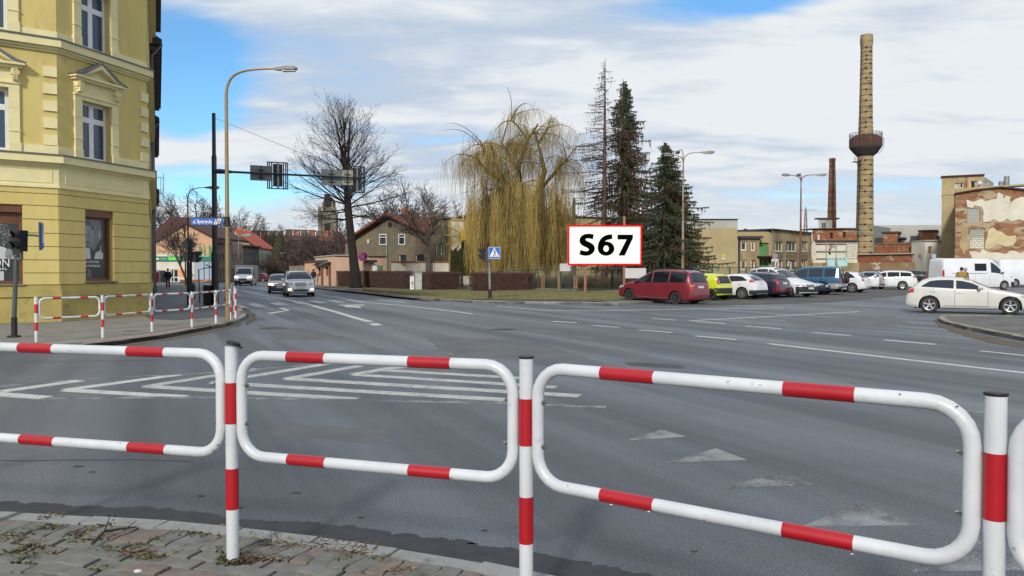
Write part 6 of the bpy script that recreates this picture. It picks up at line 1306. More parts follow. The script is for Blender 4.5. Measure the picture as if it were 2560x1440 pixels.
m_jb = mat('black_jacket', (.012, .012, .016), rough=.8); m_jn = mat('navy_jacket', (.01, .012, .022), rough=.8); m_mar = mat('maroon_trousers', (.06, .02, .035), rough=.9); m_jean = mat('blue_jeans', (.045, .055, .09), rough=.9); m_boot = mat('tan_boots', (.18, .07, .04), rough=.8); m_tan = mat('tan_jacket', (.28, .17, .05), rough=.85); m_gcap = mat('grey_hair', (.30, .32, .36), rough=.8)
p = gp(420, 720, .1); person('person in black jacket and maroon trousers walking on the left pavement', p, (.35, -.94), m_jn, m_mar, m_boot, stride=.30, h=1.78, lower=m_boot, bulk=1.12, arms=.0)
p = gp(784, 712.5, .1); person('hooded person in dark jacket and jeans walking away past the pink building', p, (-.2, .98), m_jb, m_jean, m_jb, stride=.18, hood=True, h=1.78, arms=.0, bulk=1.08)
p = at(2404, 690, 44.5); person('man in tan and black jacket standing behind the white hatchback', (p.x, 44.5, H(p.x, 44.5)), (.5, .86), m_tan, m_jean, m_jb, stride=.05, h=1.76, arms=.03, bulk=1.2)
p = at(2414, 690, 45.2); person('grey haired person in dark jacket beside the man in tan jacket', (p.x, 45.2, H(p.x, 45.2)), (-.9, .2), m_jn, m_jean, m_jb, stride=.05, h=1.73, hair=m_gcap, arms=.02)
# ================================================================ FAR BUILDINGS
m_gls2 = mat('far_window_glass', (.03, .035, .04), rough=.15, spec=.5)
m_tile = mat('red_roof_tiles', (.20, .058, .032), (.15, .045, .028), scale=2.5, rough=.9, bump=.5, bscale=8, dirt=(.10, .05, .035), dscale=.5, dlo=.5, dhi=.7)
m_tilen = mat('new_red_tiles', (.38, .07, .04), (.32, .06, .035), scale=2, rough=.8)
m_tiled = mat('brown_roof_tiles', (.085, .035, .028), (.065, .03, .025), scale=2, rough=.9)
m_brickr = mat('red_brick', (.30, .115, .055), (.20, .08, .045), scale=1.6, rough=.95, bump=.8, bscale=14, dirt=(.36, .28, .20), dscale=.6, dlo=.54, dhi=.62, stretch=(1, 1, 2.2))
m_beige = mat('beige_render', (.42, .335, .185), (.36, .285, .155), scale=.8, rough=.95, bump=.5, bscale=12, dirt=(.26, .20, .12), dscale=.4, dlo=.58, dhi=.72)
m_beige2 = mat('stained_render', (.36, .29, .16), (.22, .175, .105), scale=.5, rough=.95, bump=.6, bscale=12, dirt=(.15, .12, .08), dscale=.8, dlo=.54, dhi=.66, stretch=(1, 1, .45))
m_greyr = mat('grey_render', (.42, .41, .37), (.36, .35, .31), scale=1, rough=.95)
m_felt = mat('roofing_felt', (.06, .06, .065), (.045, .045, .05), scale=1.5, rough=.9)
m_whitew = mat('whitewash', (.66, .63, .54), (.56, .53, .44), scale=.8, rough=.95, bump=.5, dirt=(.34, .20, .12), dscale=.5, dlo=.57, dhi=.62)
m_board = mat('brown_boarding', (.20, .085, .035), (.15, .06, .03), scale=1.5, rough=.85)
m_green = mat('green_shutter', (.10, .27, .09), (.08, .22, .08), scale=1.5, rough=.8, stretch=(1, 1, .3))
m_stone = mat('grey_brown_brick', (.17, .145, .095), (.12, .105, .075), scale=1.0, rough=.95, bump=.8, bscale=10, dirt=(.21, .17, .10), dscale=.5, dlo=.52, dhi=.66)
m_pinkp = mat('salmon_render', (.66, .44, .32), (.62, .40, .29), scale=.7, rough=.9); m_orp = mat('apricot_render', (.68, .42, .25), rough=.9)
def quadwall(name, par, F_, u0, u1, z0, z1, m, holes=(), thick=.25, back=8.0, w=0.0, wins=None, sill=None, framem=None, glassm=None, mull=1, framew=.07):
 """a wall with real openings, the body behind it, and a window in each opening"""
 mb = MB(); F_.wall(mb, u0, u1, z0, z1, holes, thick, w); a, b = F_.p(u0, 0, w), F_.p(u1, 0, w); n = -F_.n * back
 if back > 3: e = a if a.x > 0 else (b if b.x < 0 else V((0, 1, 0))); n = (V((e.x, e.y, 0)).normalized() * .985 + F_.n * 0) * back
 if back:
  for p, q in ((a, a + n), (a + n, b + n), (b + n, b)): mb.add([(p.x, p.y, z0), (q.x, q.y, z0), (q.x, q.y, z1), (p.x, p.y, z1)], [(0, 1, 2, 3)])
  mb.add([(a.x, a.y, z1), (b.x, b.y, z1), (b.x + n.x, b.y + n.y, z1), (a.x + n.x, a.y + n.y, z1)], [(0, 1, 2, 3)])
 o = mb.build(name, m, par)
 for i, h in enumerate(holes):
  fm = framem or m_pvc; gm = (glassm[i % len(glassm)] if isinstance(glassm, (list, tuple)) else glassm) or m_gls2; f = framew; q = MB(); t = thick
  F_.box(q, h[0], h[1], h[3] - f, h[3], w - t, w - t + .08); F_.box(q, h[0], h[1], h[2], h[2] + f, w - t, w - t + .08); F_.box(q, h[0], h[0] + f, h[2] + f, h[3] - f, w - t, w - t + .08); F_.box(q, h[1] - f, h[1], h[2] + f, h[3] - f, w - t, w - t + .08)
  for k in range(1, mull + 1): c = h[0] + (h[1] - h[0]) * k / (mull + 1); F_.box(q, c - f / 2, c + f / 2, h[2] + f, h[3] - f, w - t, w - t + .07)
  wo_ = q.build('window', fm, par); q = MB(); F_.box(q, h[0] + f, h[1] - f, h[2] + f, h[3] - f, w - t + .01, w - t + .03); q.build('pane', gm, wo_)
  if sill: q = MB(); F_.box(q, h[0] - .08, h[1] + .08, h[2] - .08, h[2], w, w + .10); q.build('sill', sill, wo_)
 return o
def front(px0, px1, Y0, Y1=None):
 """a facade plane through two picture columns at given depths"""
 a, b = at(px0, 690, Y0), at(px1, 690, Y1 if Y1 else Y0); F_ = Fac((a.x, a.y), (b.x - a.x, b.y - a.y)); F_.L = V((b.x - a.x, b.y - a.y)).length; F_.zy = lambda py, px=None: at(px or px0, py, Y0 if px is None else F_.p(F_.u(px), 0).y).z
 def u(px):
  k = (px - 1280) / FPX; o, d = F_.O, F_.d; return (k * o.y - o.x) / (d.x - k * d.y) * 1.0
 F_.u = u; return F_
def hb(F_, x0, x1, y0, y1):
 """opening from picture columns and rows"""
 u0, u1 = F_.u(x0), F_.u(x1); c = (x0 + x1) / 2; Yc = F_.p((u0 + u1) / 2, 0).y; return (u0, u1, at(c, y1, Yc).z, at(c, y0, Yc).z)
def bthing(name, label, F_, u=0, cat='building', z=.1): return thing(name, label, cat, tuple(F_.p(u, z)))
# --- brown brick house with the red gable roof
F = front(884, 1086, 96, 90); B_ = bthing('brick_house', 'grey brown brick house with wide red gable roof and chimney', F, cat='house')
zb = .1; apx = 976; ua = F.u(apx); ze0 = F.zy(598, 884); za = F.zy(541, apx); ze1 = F.zy(583, 1068)
hs = [hb(F, 949, 967, 585, 612), hb(F, 997, 1013, 585, 612), hb(F, 997, 1016, 637, 654), hb(F, 1038, 1060, 636, 655)]
zc = min(ze0, ze1); quadwall('wall', B_, F, F.u(890), F.u(1085), zb, zc, m_stone, [h for h in hs if h[3] < zc], back=5, glassm=[m_gls2], mull=0);
mb = MB(); F.poly(mb, [(F.u(890), zc), (F.u(1085), zc), (F.u(1068), ze1 + .1), (ua, za - .15), (F.u(886), ze0 + .1)], -.3, 0); mb.build('gable', m_stone, B_)
for h in hs[:2]:
 q = MB(); f = .10; F.box(q, h[0], h[1], h[2], h[3], .0, .05); w_ = q.build('window', m_pvc, B_); q = MB(); F.box(q, h[0] + f, h[1] - f, h[2] + f, h[2] + (h[3] - h[2]) * .68, .05, .06); q.build('pane', m_gls2, w_); q = MB(); F.box(q, h[0] + f, h[1] - f, h[2] + (h[3] - h[2]) * .74, h[3] - f, .05, .06); q.build('pane', m_gls2, w_)
for x in (921, 1042, 1053): h = hb(F, x - 2, x + 2, 598, 608); q = MB(); F.box(q, h[0], h[1], h[2], h[3], .01, .05); q.build('niche_window', m_whitew if x < 1000 else m_board, B_)
q = MB(); c = F.p(ua, F.zy(562, apx), .02); q.tube([c, c + F.n * .05], .32, 12); q.build('round_vent', m_dark, B_)
mb = MB(); t = V((0, 0, .28)); ov = F.n * .9; bk = -F.n * 14
for (u0, z0), (u1, z1) in (((F.u(878), ze0 - .15), (ua, za + .1)), ((ua, za + .1), (F.u(1074), ze1 - .1))):
 p0, p1 = F.p(u0, z0) + ov, F.p(u1, z1) + ov; q0, q1 = F.p(u0, z0) + bk, F.p(u1, z1) + bk; mb.hexa([p0, p1, q1, q0, p0 + t, p1 + t, q1 + t, q0 + t])
mb.build('roof', m_tile, B_)
# roof slope of the long wing running left
p = [F.p(ua, za + .1) - F.n * 3, F.p(F.u(862), za - .1) - F.n * 9, F.p(F.u(858), ze0 - .6) - F.n * 5, F.p(F.u(890), ze0 - .2) - F.n * .2]; mb = MB(); mb.prism(p, (0, 0, .2)); mb.build('roof', m_tile, B_)
mb = MB(); F.box(mb, F.u(858), F.u(892), zb, ze0 - .5, -6, -.4); mb.build('wing_wall', m_stone, B_)
q = MB(); F.box(q, F.u(974), F.u(982), za - .6, F.zy(517, 978), -3.2, -2.4); q.build('chimney', m_brickr, B_)
q = MB(); q.tube([F.p(F.u(969), zb, .12), F.p(F.u(969), F.zy(612, 969), .12)], .09, 6); q.build('downpipe', m_galv, B_)
# taller part with yellow corner and white end wall behind the small tree
F = front(1085.6, 1128, 90, 88); Y_ = bthing('dark_brick_building', 'dark brick building with a yellow painted corner strip', F)
quadwall('wall', Y_, F, F.u(1084), F.u(1122), .1, F.zy(548, 1100), m_stone, [hb(F, 1100, 1108, 608, 636), hb(F, 1088, 1093, 609, 636)], back=12, glassm=[m_gls2, m_board], mull=0)
q = MB(); F.box(q, F.u(1122), F.u(1128), .1, F.zy(549, 1124), -.5, .03); q.build('corner_strip', mat('ochre_paint', (.40, .26, .06), rough=.9), Y_)
q = MB(); F.box(q, F.u(1072), F.u(1129), F.zy(548, 1100), F.zy(546, 1100), -4, .3); q.build('roof', m_felt, Y_)
F = front(1128, 1530, 88, 98); Wt_ = bthing('white_end_building', 'long building behind the willow with white and beige walls', F)
quadwall('wall', Wt_, F, F.u(1128.3), F.u(1190), .1, F.zy(552, 1150), m_whitew, [], back=12); mb = MB(); F.box(mb, F.u(1128.3), F.u(1200), F.zy(552, 1150), F.zy(547, 1150), -12, .1); mb.build('parapet', m_beige, Wt_)
quadwall('wall', Wt_, F, F.u(1190.2), F.u(1535), .1, F.zy(543, 1450), m_beige, [], back=12); mb = MB(); F.box(mb, F.u(1200.3), F.u(1538), F.zy(543, 1450), F.zy(541, 1450), -12, .25); mb.build('roof_edge', m_felt, Wt_)
q = MB(); c = F.p(F.u(1164), F.zy(592, 1164), .01); q.lathe([(1e-4, 0), (1.0, 0)], (0, 0, 0), 20, axis='y', cap=False); q.v = [c + F.d * v.x + V((0, 0, v.z)) + F.n * .02 for v in q.v]; q.build('sun_mural', mat('mural_yellow', (.62, .42, .08), rough=.9), Wt_)
q = MB()
for k in range(11):
 a = R(20 + k * 26); q.prism([c + F.n * .03 + F.d * (math.cos(a + e) * r_) + V((0, 0, math.sin(a + e) * r_)) for e, r_ in ((-.09, 1.15), (.09, 1.15), (0.03, 2.6), (-.03, 2.6))], F.n * .01)
q.build('sun_ray', MATS['mural_yellow'], Wt_)
for x, y0, y1 in ((1155, 524, 547), (1460, 536, 545)):
 q = MB(); c = F.p(F.u(x), F.zy(y1, x), -2); q.tube([c, V((c.x, c.y, at(x, y0, c.y).z))], .18, 8); q.build('flue', m_rust if x > 1200 else m_greyr, Wt_)
# --- pink bakery building and walls
F = front(812, 965, 80, 84); K = bthing('pink_building', 'low pink building with slanted window bays and dark roof', F)
G = front(797, 840, 88, 79.5)
zt0 = at(800, 646, 88).z
quadwall('wall', K, F, F.u(848), F.u(935), .1, at(880, 656, 81).z, m_pinkp, [], back=8)
mb = MB(); F.box(mb, F.u(845), F.u(938), at(880, 656, 81).z, at(880, 649, 81).z, -8, .5); mb.build('roof', m_felt, K)
text('Piastyn', .30, m_blk, K, F.p(F.u(846), at(846, 663, 80.5).z, .02), F.d, align='LEFT', sx=.85); text('Gastronomia', .22, m_blk, K, F.p(F.u(851), at(851, 668.5, 80.5).z, .02), F.d, align='LEFT', sx=.85)
bays = [hb(G, 794, 802, 667, 690), hb(G, 812, 821, 666, 690)]
mb = MB(); z1_, z2_ = at(788, 643, 89).z, at(838, 640, 80).z
quadwall('wall', K, G, G.u(788), G.u(838), .1, (z1_ + z2_) / 2, m_pinkp, bays, back=3, glassm=m_gls2, framem=m_board, mull=0)
for x in (806, 825): h = hb(G, x - 2.6, x + 2.6, 655 - (x > 810), 708); q = MB(); G.box(q, h[0], h[1], .1, h[3], -.1, .04); q.build('door', m_board, K)
for x0, x1 in ((790, 807), (809, 828)): q = MB(); G.poly(q, [(G.u(x0), at(x0, 663, 84).z), (G.u(x1), at(x1, 655, 82).z), (G.u(x1), at(x1, 653.8, 82).z), (G.u(x0), at(x0, 662, 84).z)], 0, .5); q.build('slanted_canopy', m_greyr, K)
q = MB(); G.box(q, G.u(787), G.u(839), (z1_ + z2_) / 2, (z1_ + z2_) / 2 + .12, -3, .1); q.build('roof_edge', m_greyr, K)
F3_ = front(762, 789, 95, 90); quadwall('annex_wall', K, F3_, F3_.u(762), F3_.u(789), .1, at(775, 655, 92).z, m_orp, [], back=4); q = MB(); F3_.box(q, F3_.u(761), F3_.u(790), at(775, 655, 92).z, at(775, 653, 92).z, -4, .2); q.build('roof_edge', m_tile, K)
q = MB(); F.box(q, F.u(931), F.u(978), .1, at(950, 641, 84).z, -7, -1.2); q.build('side_wing', m_pinkp, K); q = MB(); F.box(q, F.u(930), F.u(979), at(950, 641, 84).z, at(950, 639.6, 84).z, -7.2, -1.0); q.build('roof_edge', m_tiled, K)
q = MB(); c = F.p(F.u(892), 3.0, -1.0); q.tube([c, c + V((0, 0, 1.3)), c + V((-.25, 0, 1.5))], .16, 8); q.build('flue', m_white, K)
F = front(978, 1124, 86, 84); q_ = bthing('garden_wall', 'long white garden wall with tiled coping beside the pink building', F, cat='wall'); zt = at(1050, 656, 85).z
us = [F.u(x) for x in (978, 1014, 1050, 1086, 1122)]
for a, b in zip(us, us[1:]): mb = MB(); F.box(mb, a + .02, b - .02, .1, zt, -.2, 0); mb.build('wall_panel', m_whitew, q_)
mb = MB(); F.box(mb, us[0], us[-1] + .2, zt, zt + .16, -.3, .12); mb.build('coping', m_brickr, q_)
# --- left far shops
F = front(384, 536, 112, 112); Z = bthing('peach_shop_house', 'peach gabled house with a green shop band and white ground floor', F, cat='house')
z0, zm, ze, za = .1, at(430, 636, 112).z, at(400, 606, 112).z, at(467, 562, 112).z
mb = MB(); F.wall(mb, F.u(386), F.u(536), z0, zm, [hb(F, 400, 416, 686, 702), hb(F, 426, 446, 673, 704)]); mb.build('wall', m_whitew, Z)
mb = MB(); F.poly(mb, [(F.u(386), zm), (F.u(536), zm), (F.u(536), at(536, 596, 112).z), (F.u(468), za), (F.u(386), ze)], -.3, -.02); mb.build('gable', mat('peach_render', (.62, .40, .25), (.50, .30, .19), scale=.9, rough=.95, stretch=(1, 1, .15)), Z)
mb = MB()
for (x0, y0_), (x1, y1_) in (((384, 610), (467, 561)), ((467, 561), (540, 599))): a, b = F.p(F.u(x0), at(x0, y0_, 112).z, .3), F.p(F.u(x1), at(x1, y1_, 112).z, .3); n = -F.n * 14; t = V((0, 0, .35)); mb.hexa([a, b, b + n, a + n, a + t, b + t, b + n + t, a + n + t])
mb.build('roof', m_tiled, Z)
h = hb(F, 390, 450, 641, 653); q = MB(); F.box(q, h[0], F.u(470), h[2], h[3], 0, .15); bd = q.build('shop_band', mat('shop_green', (.01, .17, .09), rough=.6), Z)
m_zg = mat('lime_lettering', (.15, .75, .08), rough=.5, emit=(.15, .8, .05), estr=.3)
text('żabka', .66, m_zg, bd, F.p(F.u(436), (h[2] + h[3]) / 2 + .05, .17), F.d, bold=.02); text('MARKET', .24, m_let, bd, F.p(F.u(411), (h[2] + h[3]) / 2, .17), F.d); q = MB(); c = F.p(F.u(394.5), (h[2] + h[3]) / 2, .155); q.prism([c + F.d * (.33 * math.cos(t)) + V((0, 0, .13 * math.sin(t))) for t in [i * math.pi / 7 for i in range(14)]], F.n * .02); q.build('logo', m_let, bd)
h = hb(F, 490, 534, 641, 653); q = MB(); F.box(q, h[0], h[1], h[2], h[3], 0, .15); q.build('shop_band', MATS['shop_green'], Z)
for x0, x1, y0_, y1_ in ((499, 506, 611, 640), (511, 514, 610, 640), (523, 532, 612, 645)): h = hb(F, x0, x1, y0_, y1_); q = MB(); F.poly(q, [(h[0], h[2]), (h[1], h[2]), (h[1] , h[3] - .6), (h[0], h[3])], 0, .06); q.build('green_banner', m_green, Z)
h = hb(F, 486, 536, 654, 700); q = MB(); F.box(q, h[0], h[1], h[2], h[3], .0, .05); q.build('side_wall', mat('pale_blue_wall', (.36, .42, .48), (.31, .36, .42), scale=.8, rough=.9, stretch=(1, 1, .2)), Z)
h = hb(F, 450, 536, 699, 706); q = MB(); F.box(q, h[0], h[1], .1, h[3], .0, .10); q.build('brick_plinth', m_brickr, Z)
for x in (511, 524): h = hb(F, x - .8, x + .8, 654, 700); q = MB(); F.box(q, h[0], h[1], h[2], h[3], .05, .15); q.build('blue_pipe', mat('blue_pipe', (.06, .18, .42), rough=.6), Z)
h = hb(F, 426, 446, 673, 704); q = MB(); f = .12; F.box(q, h[0], h[0] + f, .1, h[3], -.2, -.1); F.box(q, h[1] - f, h[1], .1, h[3], -.2, -.1); F.box(q, h[0] + f, h[1] - f, h[3] - f, h[3], -.2, -.1); F.box(q, h[0] + f, h[1] - f, .75, .87, -.2, -.1); F.box(q, h[0] + .4, h[0] + .52, .1, h[3], -.2, -.1); d = q.build('door', m_pvc, Z); q = MB(); F.box(q, h[0] + f, h[1] - f, .1, h[3] - f, -.24, -.2); q.build('pane', m_dark, d)
h = hb(F, 446.5, 461, 673, 691); q = MB(); F.box(q, h[0], h[1], h[2], h[3], .0, .08); po = q.build('poster', mat('orange_poster', (.80, .22, .04), (.85, .35, .15), scale=1.2, rough=.6, stretch=(.2, .2, 2)), Z)
h = hb(F, 394, 414, 676, 708); q = MB(); F.box(q, h[0], h[1], .1, h[3], .1, 1.6); pl_ = q.build('parcel_locker', mat('locker_navy', (.02, .03, .05), rough=.5), Z)
for k in range(6): z = .5 + k * .3; q = MB(); F.box(q, h[0] + .2, h[1] - .2, z, z + .05, 1.6, 1.62); q.build('locker_line', m_greyr, pl_)
# brown terrace, grey house, green gabled house
F = front(545, 607, 126, 132); T1 = bthing('brown_terrace', 'brown plastered terrace house with steep dark red roof', F, cat='house')
hs = [hb(F, x, x + 3.4, y0_, y1_) for x in (549, 556, 580, 587, 600) for y0_, y1_ in ((634, 654), (672, 700))] + [hb(F, 580, 583, 602, 610)]
ztop = at(575, 606, 128).z; quadwall('wall', T1, F, F.u(536), F.u(608), .1, ztop, mat('taupe_render', (.36, .27, .22), (.29, .22, .18), scale=.7, rough=.95), [h for h in hs if h[3] < ztop], back=12, mull=0, framew=.05)
mb = MB(); F.poly(mb, [(F.u(575), ztop), (F.u(598), ztop), (F.u(584), at(584, 584, 128).z)], -.3, 0); mb.build('gable', MATS['taupe_render'], T1)
mb = MB(); a = F.p(F.u(500), ztop - .2, .4); b = F.p(F.u(578), ztop - .2, .4); r = -F.n * 6 + V((0, 0, 4.3)); mb.add([a, b, b + r + F.d * .3, a + r, b + r * 2 - V((0, 0, 8.6)) , a + r * 2 - V((0, 0, 8.6))], [(0, 1, 2, 3), (3, 2, 4, 5), (1, 4, 2), (0, 3, 5)]); mb.build('roof', m_tiled, T1)
for x, y0_ in ((507, 571), (523, 571), (545, 575)): c = F.p(F.u(x), 0, -6); q = MB(); z = at(x, y0_, c.y).z; q.box((c.x - .7, c.y - .4, z - 3), (c.x + .7, c.y + .4, z)); q.build('chimney', mat('yellow_chimney', (.42, .30, .10), rough=.9), T1)
F = front(607, 648, 132, 140); T2 = bthing('sooty_house', 'low sooty grey house with five pale upper windows', F, cat='house'); zt = at(630, 618, 136).z
quadwall('wall', T2, F, F.u(607.3), F.u(648), .1, zt, mat('soot_render', (.17, .16, .145), (.13, .125, .11), scale=.7, rough=.95), [hb(F, x, x + 3.2, 634, 652) for x in (609, 617, 625, 633, 641)] + [hb(F, x, x + 4, 672, 692) for x in (612, 628)], back=12, mull=0, glassm=m_curt, framew=.08)
q = MB(); F.box(q, F.u(606), F.u(649), zt, zt + .3, -12, .4); q.build('roof', m_roofd, T2)
F = front(586, 689, 143, 148); T3 = bthing('pale_green_house', 'pale green house with bright red tiled roof and brick chimneys', F, cat='house'); zt = at(680, 627, 147).z
G = front(648, 689, 140, 150); quadwall('wall', T3, G, G.u(648), G.u(689), .1, at(670, 627, 146).z, mat('pale_green_render', (.52, .58, .44), (.45, .50, .38), scale=.7, rough=.95), [hb(G, x, x + 3, 634, 646) for x in (652, 658, 665, 672, 679)] + [hb(G, x, x + 4, 668, 680) for x in (655, 668, 680)], back=6, mull=0, framew=.05)
mb = MB(); mb.prism([F.p(F.u(588), at(588, 578, 144).z, .0), F.p(F.u(588), at(588, 612, 144).z), F.p(F.u(650), at(650, 618, 146).z)], -F.n * .3); mb.build('gable', mat('lime_render', (.50, .54, .33), rough=.9), T3)
a, b = at(585, 577, 143), at(649, 623, 141); c, d = at(689, 628, 149), at(636, 586, 152); mb = MB(); mb.prism([a, b, c, d], (0, 0, .3)); mb.build('roof', m_tilen, T3)
for x0, x1, y0_ in ((594, 606, 569), (608, 618, 574), (619, 629, 576)): p, q2 = at(x0, y0_, 150), at(x1, y0_, 150); q = MB(); q.box((p.x, 149.5, p.z - 4), (q2.x, 150.5, p.z)); q.build('chimney', mat('orange_brick', (.42, .15, .07), rough=.9), T3)
# distant roofs and the church tower
for k, (x0, x1, yt, yb, Y, lb) in enumerate(((640, 720, 590, 640, 205, 'far brown tenement row, left half of the skyline'), (722, 800, 587, 640, 212, 'far brown tenement row behind the bare thicket'), (800, 870, 590, 640, 225, 'far red roofed tenement beside the stone church tower'))):
 F = front(x0, x1, Y, Y + 4); D = bthing('far_tenement', lb, F, cat='tenement'); zt = F.zy(yt + 14, (x0 + x1) / 2)
 D['group'] = 'far tenement roofs on the skyline'
 quadwall('wall', D, F, 0, F.L, .1, zt, m_orp if k == 5 else mat('far_wall', (.17, .12, .06), (.10, .07, .05), scale=.3, rough=1), [(u, u + 1.4, z, z + 1.8) for u in [1.5 + i * 2.6 for i in range(int(F.L / 2.6) - 1)] for z in (3.5, 7)], back=10, mull=0)
 a, b = F.p(-.3, zt, .4), F.p(F.L + .3, zt, .4); r = -F.n * 5 + V((0, 0, F.zy(yt, (x0 + x1) / 2) - zt)); mb = MB(); mb.add([a, b, b + r, a + r, b + r * 2 - V((0, 0, 2 * r.z)), a + r * 2 - V((0, 0, 2 * r.z))], [(0, 1, 2, 3), (3, 2, 4, 5), (0, 3, 5), (1, 4, 2)]); mb.build('roof', m_tile if k != 1 else m_tiled, D)
 for i in range(4):
  c = F.p(F.L * (i + .5) / 4, 0, -5); z = zt + r.z; q = MB(); q.box((c.x - .8, c.y - .5, z - 1), (c.x + .8, c.y + .5, z + 1.4)); q.box((c.x - .95, c.y - .65, z + 1.4), (c.x + .95, c.y + .65, z + 1.7)); q.build('chimney', m_brickr if i % 2 else m_stone, D)
c = at(823, 600, 260); m_ch = mat('old_sandstone', (.21, .185, .15), (.12, .11, .095), scale=.35, rough=1, bump=.5); D = thing('church_tower', 'weathered stone church tower far away behind the big bare tree', 'tower', (c.x, 260, 0))
w = (at(841, 600, 260).x - at(804, 600, 260).x) / 2; mb = MB(); mb.box((c.x - w, 260 - w, 0), (c.x + w, 260 + w, at(823, 533, 260).z)); mb.build('shaft', m_ch, D); mb = MB(); mb.box((c.x - w * .72, 260 - w * .72, at(823, 533, 260).z), (c.x + w * .72, 260 + w * .72, at(823, 505, 260).z)); mb.build('belfry', m_ch, D)
for sx in (-1, 1):
 mb = MB(); mb.box((c.x + sx * w - .5, 260 - w - .5, 0), (c.x + sx * w + .5, 260 - w + .5, at(823, 520, 260).z)); mb.build('buttress', m_ch, D)
mb = MB(); z = at(823, 505, 260).z; mb.lathe([(w * .85, 0), (w * .5, 1.5), (1e-3, at(823, 490, 260).z - z)], (c.x, 260, z), 8); mb.build('spire', m_tiled, D)
for dz in (0, 10): mb = MB(); mb.box((c.x - 1, 260 - w - .05, 14 + dz), (c.x + 1, 260 - w + .1, 18 + dz)); mb.build('belfry_window', m_dark, D)
# --- right hand ruins
F = front(1715, 1843, 80, 80); A = bthing('blank_beige_building', 'blank beige rendered building with grey upper band and one notice', F, z=.3); zg = F.zy(571, 1780)
quadwall('wall', A, F, F.u(1700), F.u(1843), .3, zg, m_beige, [], back=14); quadwall('upper_band', A, F, F.u(1700), F.u(1843), zg + .002, F.zy(549, 1780), m_greyr, [], back=14)
q = MB(); F.box(q, F.u(1699), F.u(1844), F.zy(549, 1780), F.zy(547, 1780), -2, .15); q.build('roof_edge', m_felt, A)
q = MB(); F.box(q, F.u(1804), F.u(1812), F.zy(642, 1808), F.zy(637, 1808), 0, .05); q.build('notice', mat('notice_yellow', (.62, .48, .10), rough=.7), A); q = MB(); F.box(q, F.u(1805), F.u(1811), F.zy(648, 1808), F.zy(644.5, 1808), 0, .05); q.build('notice', m_swhite, A)
F = front(1843, 1928, 80.6, 80.6); Bb = bthing('bay_ruin', 'two storey beige ruin with boarded bay windows and green loading doors', F, z=.3)
hs = [hb(F, 1896, 1921, 607, 640)]; hd = hb(F, 1898, 1921, 656, 680)
quadwall('wall', Bb, F, F.u(1843.5), F.u(1928), .3, F.zy(578, 1890), m_beige, [(hd[0], hd[1], .3, hd[3])] + hs, back=9, glassm=m_green, framem=m_beige2, mull=0, framew=.05)
Gx = Fac(tuple(F.p(F.u(1844), 0, .9).xy), F.d); Gx.u = F.u
hs = [(F.u(a), F.u(b), F.zy(d, 1860), F.zy(c, 1860)) for a, b, c, d in ((1845, 1860, 604, 627), (1870, 1881, 604, 628), (1845, 1860, 650, 675), (1870, 1881, 650, 675))]
u0 = F.u(1844); hs = [(a - u0, b - u0, c, d) for a, b, c, d in hs]
quadwall('bay_wall', Bb, Gx, 0, F.u(1891) - u0, .3, F.zy(597, 1860), m_beige2, hs, back=.9, glassm=[m_gls2, m_board, m_board, m_board], framem=m_whitew, mull=0, framew=.14)
q = MB(); Gx.box(q, -.1, F.u(1893) - u0 + .2, F.zy(597, 1860), F.zy(591, 1860), -1.0, .35); q.build('bay_roof', m_felt, Bb)
q = MB(); F.box(q, F.u(1885), F.u(1925), F.zy(642, 1905), F.zy(640, 1905), 0, 1.4); cn = q.build('canopy', m_felt, Bb)
for x in (1888, 1897, 1908, 1919): q = MB(); q.tube([F.p(F.u(x), F.zy(642, 1905), 1.3), F.p(F.u(x + 4), F.zy(655, 1905), .05)], .07, 6); q.build('strut', m_eave, cn)
q = MB(); F.box(q, F.u(1843), F.u(1929), F.zy(578, 1890), F.zy(576.5, 1890), -9, .1); q.build('roof_edge', m_felt, Bb); q = MB(); F.box(q, F.u(1887), F.u(1892), F.zy(578, 1890), F.zy(567, 1890), -4, -3.4); q.build('chimney', m_dark, Bb)
F = front(1928, 2028, 80, 88); Cc = bthing('stained_workshop', 'stained workshop wing with three barred windows and boarded doors', F, z=.3)
hs = [hb(F, 1936, 1957, 603, 629), hb(F, 1965, 1992, 603, 629), hb(F, 2002, 2019, 603, 629), hb(F, 1937, 1958, 649, 676), hb(F, 1965, 1992, 649, 676), hb(F, 2001, 2019, 648, 676)]
quadwall('wall', Cc, F, F.u(1928.3), F.u(2028), .3, F.zy(579, 1980), m_beige2, hs[:3], back=9, glassm=m_gls2, framem=m_whitew, mull=2, framew=.11) if False else quadwall('wall', Cc, F, F.u(1928.3), F.u(2028), .3, F.zy(579, 1980), m_beige2, hs, back=9, glassm=[m_gls2, m_gls2, m_gls2, m_board, m_board, m_board], framem=m_whitew, mull=2, framew=.11, sill=m_greyr)
for a, b, c, d in hs[:3]: q = MB(); F.box(q, a - .1, b + .1, F.zy(646, 1980), c - .3, 0, .015); q.build('stained_panel', mat('dark_panel_render', (.19, .155, .10), (.15, .12, .085), scale=1, rough=.95), Cc)
q = MB(); F.box(q, F.u(1928), F.u(2030), F.zy(579, 1980), F.zy(576.5, 1980), -9, .25); q.build('roof_edge', m_felt, Cc)
q = MB(); F.poly(q, [(F.u(1978), F.zy(590, 1990)), (F.u(1990), F.zy(583, 1990)), (F.u(2012), F.zy(584, 1990)), (F.u(2014), F.zy(590, 1990)), (F.u(2000), F.zy(592, 1990))], 0, .012); q.build('bare_brick', m_brickr, Cc)
